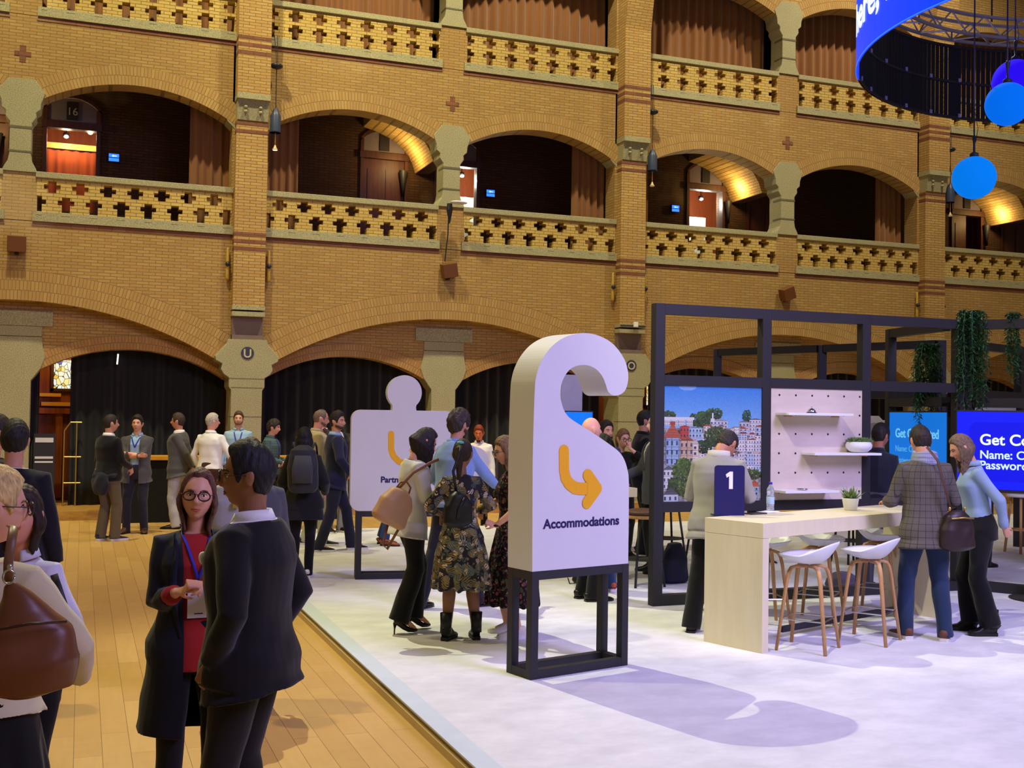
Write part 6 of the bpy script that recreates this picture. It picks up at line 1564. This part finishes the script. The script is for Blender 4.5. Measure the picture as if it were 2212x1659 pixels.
# ================= middle group on the carpet
def bkp(c):
    pass
W1 = person('woman with long black hair seen from behind, dark coat, wearing a black backpack', 2.20, 11.96, 14, 1.58, z=.09, fem=True, hair=('long', .26, {'top': .012, 'open_az': 66, 'taper': .95}), hair_c=(26, 22, 24), skin_c=(200, 150, 122), top=('coat', cloth((26, 25, 28)), {'hem': -.24, 'hemw': .03, 'flare': .02}), bottom=('trousers', BLK, {'wide': -.006}), shoes=('sneaker', WSOLE, WSOLE), feet={1: (.06, .1, 6, 0), -1: (-.08, -.05, -5, 0)}, detail=.008, arms={1: ((.24, .18, 1.0), (.4, -.8, -.6)), -1: ((-.24, .16, .98), (-.4, -.8, -.6))}, weight=1.12)
def pack_extra(t):
    g = MB(); g.loft([(0, -.14, -.15), (0, -.155, 0), (0, -.14, .13)], [.10, .105, .08], [.02, .025, .02], (1, 0, 0), 16, 3); g.build('front_pocket', cloth((60, 60, 64), .7), t, True)
a_ = math.radians(-14)
blob_bag('backpack', 'black backpack worn by the long-haired woman seen from behind', 'backpack', [(0, -.02, -.25), (0, -.03, -.2), (0, -.04, 0), (0, -.035, .18), (0, -.02, .23)], [.12, .155, .16, .13, .06], [.06, .09, .10, .08, .04], cloth((40, 40, 44), .6), (2.20-.19*math.sin(math.radians(14)), 11.96-.19*math.cos(math.radians(14))-.04, 1.27), a_,
         strap=[[(s_*.09, -.01, .20), (s_*.11, .08, .26), (s_*.12, .18, .22), (s_*.13, .30, .08)] for s_ in (-1, 1)], extra=pack_extra)

# woman in grey blazer and heels
def blazer_x(c):
    phone_in(c, 1, (-.05, .10, .05))
    for z in (1.02, 1.10): 
        y = front_y(c, -.01, z, .004); g = MB(); g.ell((-.01, y, z), (.009, .004, .009)); g.build('button', BSH, c['root'], True)
person('woman in light grey blazer, wide black trousers and black heels looking down at her phone', 2.50, 8.88, 84, 1.60, z=.09, fem=True, hair=('long', .21, {'top': .012, 'open_az': 56, 'fringe': 42, 'back': 1.3}), hair_c=(34, 26, 24), skin_c=(206, 148, 122), lean=5, nod=24, turn=6, top=('jacket', cloth((196, 194, 190), .85), {'open': (.12, .06, 0), 'under': BLK, 'hem': -.16, 'hemw': .02, 'sleeve': .80, 'fold': .004}), bottom=('trousers', BLK, {'wide': .030, 'hem': .04}), shoes=('heel', plain((16, 14, 14), .2), BSH), feet={1: (.07, -.10, 6, 0), -1: (-.07, .08, -4, 0)}, arms=PHONE, detail=.0065, extra=blazer_x)
def tote_x(t):
    g = MB(); g.tube([(-.06, 0, .13), (-.05, 0, .19), (0, 0, .215), (.05, 0, .19), (.06, 0, .13)], .008, 8); g.build('handle', plain((120, 74, 44), .5), t, True)
    g = MB(); g.tube([(-.12, .02, .03), (.02, .03, -.02), (.14, .0, .05)], .004, 6); g.build('seam', plain((140, 104, 70)), t, True)
q = at(853, 1100, Y=8.62)
blob_bag('leather_backpack', 'tan leather backpack slung behind the woman in the grey blazer', 'bag', [(0, 0, -.15), (0, 0, -.12), (0, 0, .02), (0, 0, .12), (0, 0, .15)], [.12, .15, .145, .10, .04], [.05, .075, .08, .06, .03], plain((176, 136, 98), .5, 0, .12, 12), (q[0], q[1], q[2]+.02), math.radians(0),
         strap=[[(-.05, -.02, .13), (-.0, -.03, .30), (.10, -.02, .44), (.16, .0, .50)], [(.02, .02, -.14), (.06, .02, -.30), (.10, .0, -.32), (.12, 0, -.05)]], strap_mat=plain((126, 82, 50), .5), extra=tote_x)
bpy.data.objects['leather_backpack'].rotation_euler = (0, math.radians(28), math.radians(10))
# woman in frond-print dress, from behind
def clip_x(c):
    g = MB(); g.ell(c['HM']@Vector((0, -.105, .075)), (.03, .012, .012)); g.build('hair_clip', plain((90, 190, 180), .3), c['root'], True)
person('woman seen from behind in frond-print dress and black ankle boots', 2.80, 8.46, 6, 1.55, z=.09, fem=True, hair=('pony', .20, {'top': .014}), hair_c=(48, 34, 28), skin_c=(150, 108, 78), lean=4, nod=10, turn=24, top=('shirt', LEAFD, {'hem': -.08, 'sleeve': .78, 'hemw': .02, 'fold': .004}), bottom=('skirt', LEAFD, {'hem': .46, 'flare': .045}), shoes=('boot', plain((18, 18, 20), .4), plain((24, 24, 26), .6)), feet={1: (.13, .0, 4, 0), -1: (-.10, .0, 35, 0)}, arms={1: ((.13, .26, 1.10), (1, -.3, -.6)), -1: ((-.13, .26, 1.08), (-1, -.3, -.6))}, detail=.0065, extra=clip_x, weight=1.0)
q = at(990, 1098, Y=8.24)
blob_bag('shoulder_bag', 'small black bag worn on the back of the frond-print dress', 'bag', [(0, 0, -.14), (0, 0, -.11), (0, 0, .02), (0, 0, .10), (0, 0, .13)], [.07, .12, .115, .07, .03], [.04, .055, .06, .045, .02], plain((22, 20, 24), .45, 0, .2, 14), (q[0], q[1], q[2]), .1,
         strap=[[(-.01, .02, .12), (-.03, .04, .28), (.03, .05, .42), (.05, .08, .47)], [(.03, -.06, .08), (-.02, -.062, 0), (-.03, -.06, -.08)]])
# man in blue shirt reaching out
person('dark-haired man in blue shirt behind the group, handing over a card', 3.17, 9.87, 66, 1.80, z=.09, hair=('curly', 0, {'top': .024}), hair_c=(52, 42, 36), beard=(70, 52, 44), skin_c=(196, 140, 112), turn=0, top=('shirt', cloth((122, 146, 196)), {'collar': cloth((122, 146, 196)), 'hem': -.04, 'fold': .006}), bottom=('trousers', cloth((26, 26, 36)), {'wide': .01}), shoes=('dress', BSH, BSH), feet={1: (.12, .26, 12, 0), -1: (-.12, -.28, -16, 0)}, detail=.008, arms={1: ((.10, .46, 1.06), (.6, -.5, -.6), ((-.1, 1, -.3), (0, 0, -1)), .5), -1: ((-.2, .2, 1.0), (-.4, -.8, -.6))}, lean=6,
       extra=lambda c: (lambda g: (g.box(-.035, .035, -.05, .05, -.002, .002, M=Matrix.Translation(c['WR'][1]+Vector((-.01, .12, -.05)))@Matrix.Rotation(.9, 4, 'X')), g.build('card', WSH, c['root'])))(MB()))
# woman in black blossom-print dress
def watch_x(c):
    g = MB(); W = c['WR'][-1]; g.ell(W, (.030, .030, .012)); g.build('watch', BSH, c['root'], True)
person('woman in long black blossom-print dress and pale sneakers half behind the hook sign', 3.25, 8.52, -82, 1.59, z=.09, fem=True, hair=('long', .13, {'top': .012, 'open_az': 70}), hair_c=(112, 84, 58), glasses=(50, 40, 40), skin_c=(222, 168, 140), nod=16, top=('shirt', FLOW, {'hem': -.08, 'sleeve': .42, 'puff': .015, 'fold': .003}), bottom=('skirt', FLOW, {'hem': .28, 'flare': .055}), shoes=('sneaker', plain((214, 206, 190)), WSOLE), feet={1: (.10, .0, 6, 0), -1: (-.14, -.02, -6, 0)}, arms={1: ((.13, .25, 1.12), (1, -.3, -.6)), -1: ((-.17, .18, .98), (-1, -.6, -.4), ((.2, .8, .3), (.6, 0, -.6)), .8)}, detail=.0065, extra=watch_x, weight=1.02)

# ================= right group
def coat_x(c):
    g = MB(); nb = c['nb']
    g.loft([nb+Vector((0, -.012, -.03)), nb+Vector((0, -.006, .03))], [.085, .080], [.085, .080], (1, 0, 0), 24); o = g.build('collar_band', cloth((58, 50, 40)), c['root'], True)
    g = MB(); g.loft([nb+Vector((0, -.02, -.03)), nb+Vector((0, -.012, .05))], [.10, .092], [.098, .088], (1, 0, 0), 24, cap=False); o = g.build('stand_collar', cloth((190, 186, 176)), c['root'], True); m_ = o.modifiers.new('s', 'SOLIDIFY'); m_.thickness = .006
person('man in light grey wool jacket bent over the counter end, seen from behind', 4.93, 8.20, 46, 1.73, z=.09, hair=('buzz', 0, {}), hair_c=(42, 34, 32), skin_c=(186, 128, 100), lean=16, nod=34, turn=22, top=('jacket', cloth((150, 148, 140), .9), {'hem': -.17, 'hemw': .03, 'fold': .004, 'open': (.3, .05, 0), 'under': BLK}), bottom=('trousers', BLK, {'wide': .022}), shoes=('dress', BSH, BSH), feet={1: (.05, .16, 6, 0), -1: (-.16, -.12, -12, 0)}, arms={1: ((.20, .36, 1.12), (.4, -.8, -.6), ((-.2, 1, -.1), (0, 0, -1)), .3), -1: ((-.18, .36, 1.12), (-.4, -.8, -.6), ((.2, 1, -.1), (0, 0, -1)), .3)}, detail=.0065, extra=coat_x, weight=1.16, glasses=(40, 36, 36))
def scarf_x(c):
    nb = c['nb']; g = MB()
    for i, (dz, r) in enumerate(((-.015, .094), (.02, .088), (.05, .080))):
        g.tube([nb+Vector((math.sin(a)*r, math.cos(a)*r-.005, dz+.008*math.sin(2*a+i))) for a in np.linspace(0, 2*math.pi, 19)], .022, 8)
    mesh_obj('scarf', remesh(g, .007, 2, folds(.003, 5, 30, 24)), plaid('scarf_check', (128, 132, 152), (70, 60, 120), (160, 160, 176), .03), c['root'])
person('man in brown check tweed jacket, jeans and grey scarf leaning on the counter', 6.40, 7.40, 20, 1.73, z=.09, hair=('short', 0, {'top': .014}), hair_c=(40, 30, 28), skin_c=(206, 150, 124), lean=4, nod=16, turn=-4, top=('jacket', TWEED, {'hem': -.19, 'hemw': .03, 'open': (.2, .06, 0), 'under': BLK}), bottom=('trousers', cloth((34, 50, 78)), {'fold': .005, 'wide': .004}), shoes=('sneaker', plain((104, 64, 48), .6), plain((214, 208, 200))), feet={1: (.15, -.04, 30, 0), -1: (-.14, .05, -12, 0)}, arms={1: ((.24, .30, 1.06), (.4, -.8, -.6)), -1: ((-.20, .32, 1.10), (-.4, -.8, -.6), ((.2, 1, -.1), (0, 0, -1)), .3)}, detail=.0065, extra=scarf_x, weight=1.04)
q = at(2066, 1145, Y=7.22)
def sat_x(t):
    g = MB(); g.tube([(-.10, -.07, .10), (0, -.085, .11), (.10, -.07, .10)], .006, 8); g.build('zip', M['gold'], t, True)
    g = MB(); g.ell((-.07, 0, .17), (.012, .012, .02)); g.ell((.07, 0, .17), (.012, .012, .02)); g.build('strap_ring', M['gold'], t, True)
blob_bag('satchel', 'dark brown leather satchel hanging at the hip of the man in tweed', 'bag', [(0, 0, -.16), (0, 0, -.13), (0, 0, 0), (0, 0, .12), (0, 0, .16)], [.10, .155, .15, .11, .06], [.05, .075, .07, .05, .03], plain((46, 32, 32), .4, 0, .2, 14), (q[0]-.02, q[1]-.03, q[2]+.0), math.radians(-5),
         strap=[[(-.06, 0, .17), (-.12, .0, .36), (-.20, -.02, .56), (-.24, .06, .66)]], strap_mat=plain((84, 56, 44), .5), extra=sat_x)
person('woman in pale denim shirt and wide black trousers leaning in from the right', 7.05, 7.50, -62, 1.68, z=.09, fem=True, hair=('long', .19, {'top': .012, 'open_az': 62, 'fringe': 40}), hair_c=(104, 82, 66), skin_c=(212, 158, 130), lean=9, nod=18, top=('shirt', cloth((136, 158, 190), .85), {'collar': cloth((136, 158, 190), .85), 'hem': .03, 'hemw': .0, 'fold': .006, 'under': WSH}), bottom=('trousers', BLK, {'wide': .028, 'hem': .08}), shoes=('boot', BSH, BSH), feet={1: (.09, .05, 6, 0), -1: (-.12, -.05, -8, 0)}, arms={-1: ((-.13, -.17, .93), (-1, -.8, 0), ((.2, -.5, -.8), (1, 0, 0)), .8), 1: ((.14, -.12, .95), (1, -.8, 0))}, detail=.0065)

# ================= foreground
X, Y = pos(-32, 3.50)
person('blonde woman in cream jacket and black skirt seen from behind at the left edge, glasses', X, Y, 24, 1.665, fem=True, hair=('bob', .15, {'top': .016, 'open_az': 96}), hair_c=(206, 176, 112), glasses=(60, 44, 36), skin_c=(222, 166, 138), turn=48, nod=6, top=('jacket', cloth((206, 194, 156), .85), {'hem': .04, 'hemw': .01, 'fold': .005, 'open': (.2, .06, 0), 'under': WSH}), bottom=('skirt', BLK, {'hem': .30, 'flare': -.0}), shoes=('dress', BSH, BSH), arms={1: ((.20, .30, 1.02), (1, -.3, -.5), ((-.6, .8, .1), (0, 0, -1)), .5), -1: ((-.14, .30, 1.1), (-1, -.4, -.6))}, detail=.0065, weight=1.2)
def hobo_x(t):
    g = MB(); g.tube([(-.045+.014*math.cos(a), -.02, .185+.018*math.sin(a)) for a in np.linspace(0, 6.283, 15)], .003, 6); g.ell((-.043, -.018, .21), (.007, .006, .009)); g.build('strap_ring', M['chrome'], t, True)
    g = MB(); g.tube([(-.10, -.085, .06), (0, -.10, .075), (.09, -.075, .07)], .004, 6); g.build('zip_seam', plain((60, 34, 22), .4), t, True)
q = at(72, 1395, Y=3.22)
blob_bag('leather_hobo_bag', 'large brown leather hobo bag hanging from the shoulder of the blonde woman', 'bag', [(.01, 0, -.125), (.01, 0, -.11), (.01, 0, -.04), (0, 0, .03), (-.01, 0, .09), (-.03, 0, .14), (-.045, 0, .17)], [.05, .115, .135, .115, .07, .03, .015], [.04, .07, .085, .07, .05, .026, .012], plain((112, 66, 38), .36, 0, .16, 7), (q[0]-.02, q[1], q[2]+.0), math.radians(8),
         strap=[[(-.045, 0, .17), (-.045, 0, .22), (-.04, .0, .27), (-.03, .05, .305), (-.03, .14, .30)]], strap_mat=plain((120, 84, 54), .4), extra=hobo_x, fold=.006)
X, Y = pos(57, 4.45)
person('dark-haired woman in lilac-white blouse facing left behind the blonde woman', X, Y, -150, 1.53, fem=True, hair=('long', .12, {'top': .012, 'open_az': 66}), hair_c=(42, 28, 26), skin_c=(226, 160, 134), turn=-8, top=('shirt', cloth((206, 202, 216), .8), {'hem': 0, 'fold': .006, 'collar': cloth((206, 202, 216), .8)}), bottom=('trousers', BLK, {}), shoes=('dress', BSH, BSH), arms={-1: ((-.17, .16, .96), (-1, -.7, -.2)), 1: ((.17, .2, 1.05), (1, -.6, -.3))}, detail=.0065)
q = at(158, 1374, Y=3.95)
blob_bag('black_tote', 'black tote bag under the elbow of the blonde woman', 'bag', [(0, 0, -.055), (0, 0, -.04), (0, 0, .01), (0, 0, .055)], [.035, .05, .048, .03], [.04, .05, .045, .02], plain((26, 24, 30), .5), (q[0]-.01, q[1], q[2]), .2, strap=[[(0, 0, .05), (-.02, 0, .10), (-.05, .02, .2)]])
# person with pale backpack hidden behind the pair
X, Y = pos(545, 7.2)
person('person hidden between the couple, only a pale backpack strip visible', X, Y, -10, 1.66, hair=('short', 0, {}), top=('jacket', cloth((70, 70, 76)), {}), bottom=('trousers', BLK, {}), shoes=('sneaker', BSH, WSOLE), detail=.012)
q = at(497, 1083, Y=Y-.24)
def pb_x(t):
    g = MB(); g.box(-.012, .014, -.115, -.10, -.02, .09); g.build('leather_tab', plain((200, 160, 140), .5), t, bevel=.002)
    g = MB(); g.box(-.02, .022, -.125, -.115, -.03, .005); g.build('buckle', M['gold'], t, bevel=.002)
blob_bag('grey_backpack', 'pale grey backpack with gold buckle glimpsed between the glasses woman and suited man', 'backpack', [(0, 0, -.2), (0, 0, -.15), (0, 0, 0), (0, 0, .09), (0, 0, .12)], [.10, .14, .14, .11, .05], [.05, .09, .10, .08, .04], cloth((150, 152, 154), .8), (q[0]+.02, q[1], q[2]), 0, extra=pb_x)

# woman with glasses, red top, dark long coat
def glass_w(c):
    lanyard(c, 1.10, BLUEL, True, .007, .042, .068)
    g = MB(); g.loft([(0, .0, .93), (0, 0, .86), (0, 0, .70)], [.128, .162, .178], [.108, .124, .136], (1, 0, 0), 30, 2.3); mesh_obj('tunic_hem', remesh(g, .009, 2, folds(.003, 2)), cloth((160, 36, 34)), c['root'])
    g = MB(); W = c['WR'][-1]; E = c['EL'][-1]; d = (E-W).normalized(); g.loft([W+d*.012, W+d*.030], [.030, .031], [.026, .027], None, 16); g.build('wristwatch', plain((30, 26, 26), .3), c['root'], True)
    for k in (1, -1):
        W = c['WR'][k]; E = c['EL'][k]; d = (E-W).normalized(); g = MB(); g.loft([W+d*.035, W+d*.08, W+d*.14], [.040, .044, .048], [.038, .042, .046], None, 16); g.build('red_cuff', cloth((150, 36, 34)), c['root'], True)
X, Y = pos(428, 5.15)
REDT = cloth((160, 36, 34))
person('woman with brown hair and glasses, red top under long dark coat, hands clasped', X, Y, 178, 1.575, fem=True, hair=('long', .15, {'top': .012, 'open_az': 66, 'fringe': 50, 'fwd': .015}), hair_c=(88, 56, 42), glasses=(44, 24, 26), skin_c=(216, 160, 128), turn=10, tilt=-4, top=('coat', cloth((24, 26, 38)), {'hem': -.46, 'hemw': .02, 'flare': .045, 'open': (.02, .07, .055), 'under': REDT, 'sleeve': .84, 'fold': .004}), bottom=('trousers', BLK, {'wide': .006}), shoes=('boot', BSH, BSH),
       arms={1: ((.11, .25, 1.19), (.25, -.6, -1), ((-.85, .35, .25), (-.1, -.5, -1)), .55), -1: ((-.02, .29, 1.22), (-.8, -.3, -.9), ((.9, .15, .15), (.1, -.5, -.9)), .5)}, detail=.0055, extra=glass_w, weight=1.06)
# man in dark suit with pocket square
def suit_m(c):
    x = -.10; z = 1.27; y = front_y(c, x, z, .004); g = MB(); g.ell((x, y, z+.012), (.026, .012, .026), nu=12, nv=8); mesh_obj('pocket_square', remesh(g, .004, 1, folds(.004, 1, 60, 50)), WSH, c['root'])
X, Y = pos(551, 4.45)
person('tall dark-haired man in black suit with white pocket square and glasses, hands in pockets', X, Y, -58, 1.715, hair=('quiff', 0, {'top': .017, 'fringe': 44}), hair_c=(22, 18, 18), glasses=(40, 30, 28), skin_c=(142, 98, 66), turn=-22, top=('jacket', cloth((22, 20, 22)), {'open': (.16, .065, 0), 'under': WSH, 'collar': WSH, 'hem': -.15, 'hemw': .035, 'fold': .004}), bottom=('trousers', cloth((30, 27, 25)), {'wide': .012}), shoes=('dress', BSH, BSH),
       arms={1: ((.20, .03, .93), (1, -1.2, .1), ((0, .3, -1), (-1, 0, 0)), .4), -1: ((-.205, .07, .93), (-1, -1.0, .1), ((0, .4, -1), (1, 0, 0)), .4)}, detail=.006, extra=suit_m, weight=1.24)
# ================= bags on the carpet
for (px_, py_, lab, w_, m_) in ((1468, 1262, 'dark navy bag standing behind the man in the grey wool jacket', .16, plain((24, 26, 50), .6)), (1285, 1262, 'black bag lying on the carpet seen through the hook sign stand', .20, plain((26, 24, 26), .6)), (1835, 1272, 'backpack with lilac strap lying behind the bar stools', .2, plain((84, 78, 90), .7))):
    q = at(px_, py_, Z=.09); hh = .42 if w_ < .17 else .16
    blob_bag('floor_bag', lab, 'bag', [(0, 0, 0.005), (0, 0, .03), (0, 0, hh*.6), (0, 0, hh)], [w_*.9, w_, w_*.9, w_*.5], [.09, .11, .10, .05], m_, (q[0], q[1]+.12, .092), .1, strap=[[(-w_*.8, -.05, .05), (-w_*1.15, -.06, .01), (-w_*1.3, -.02, .006), (-w_*1.2, .05, .05)]])
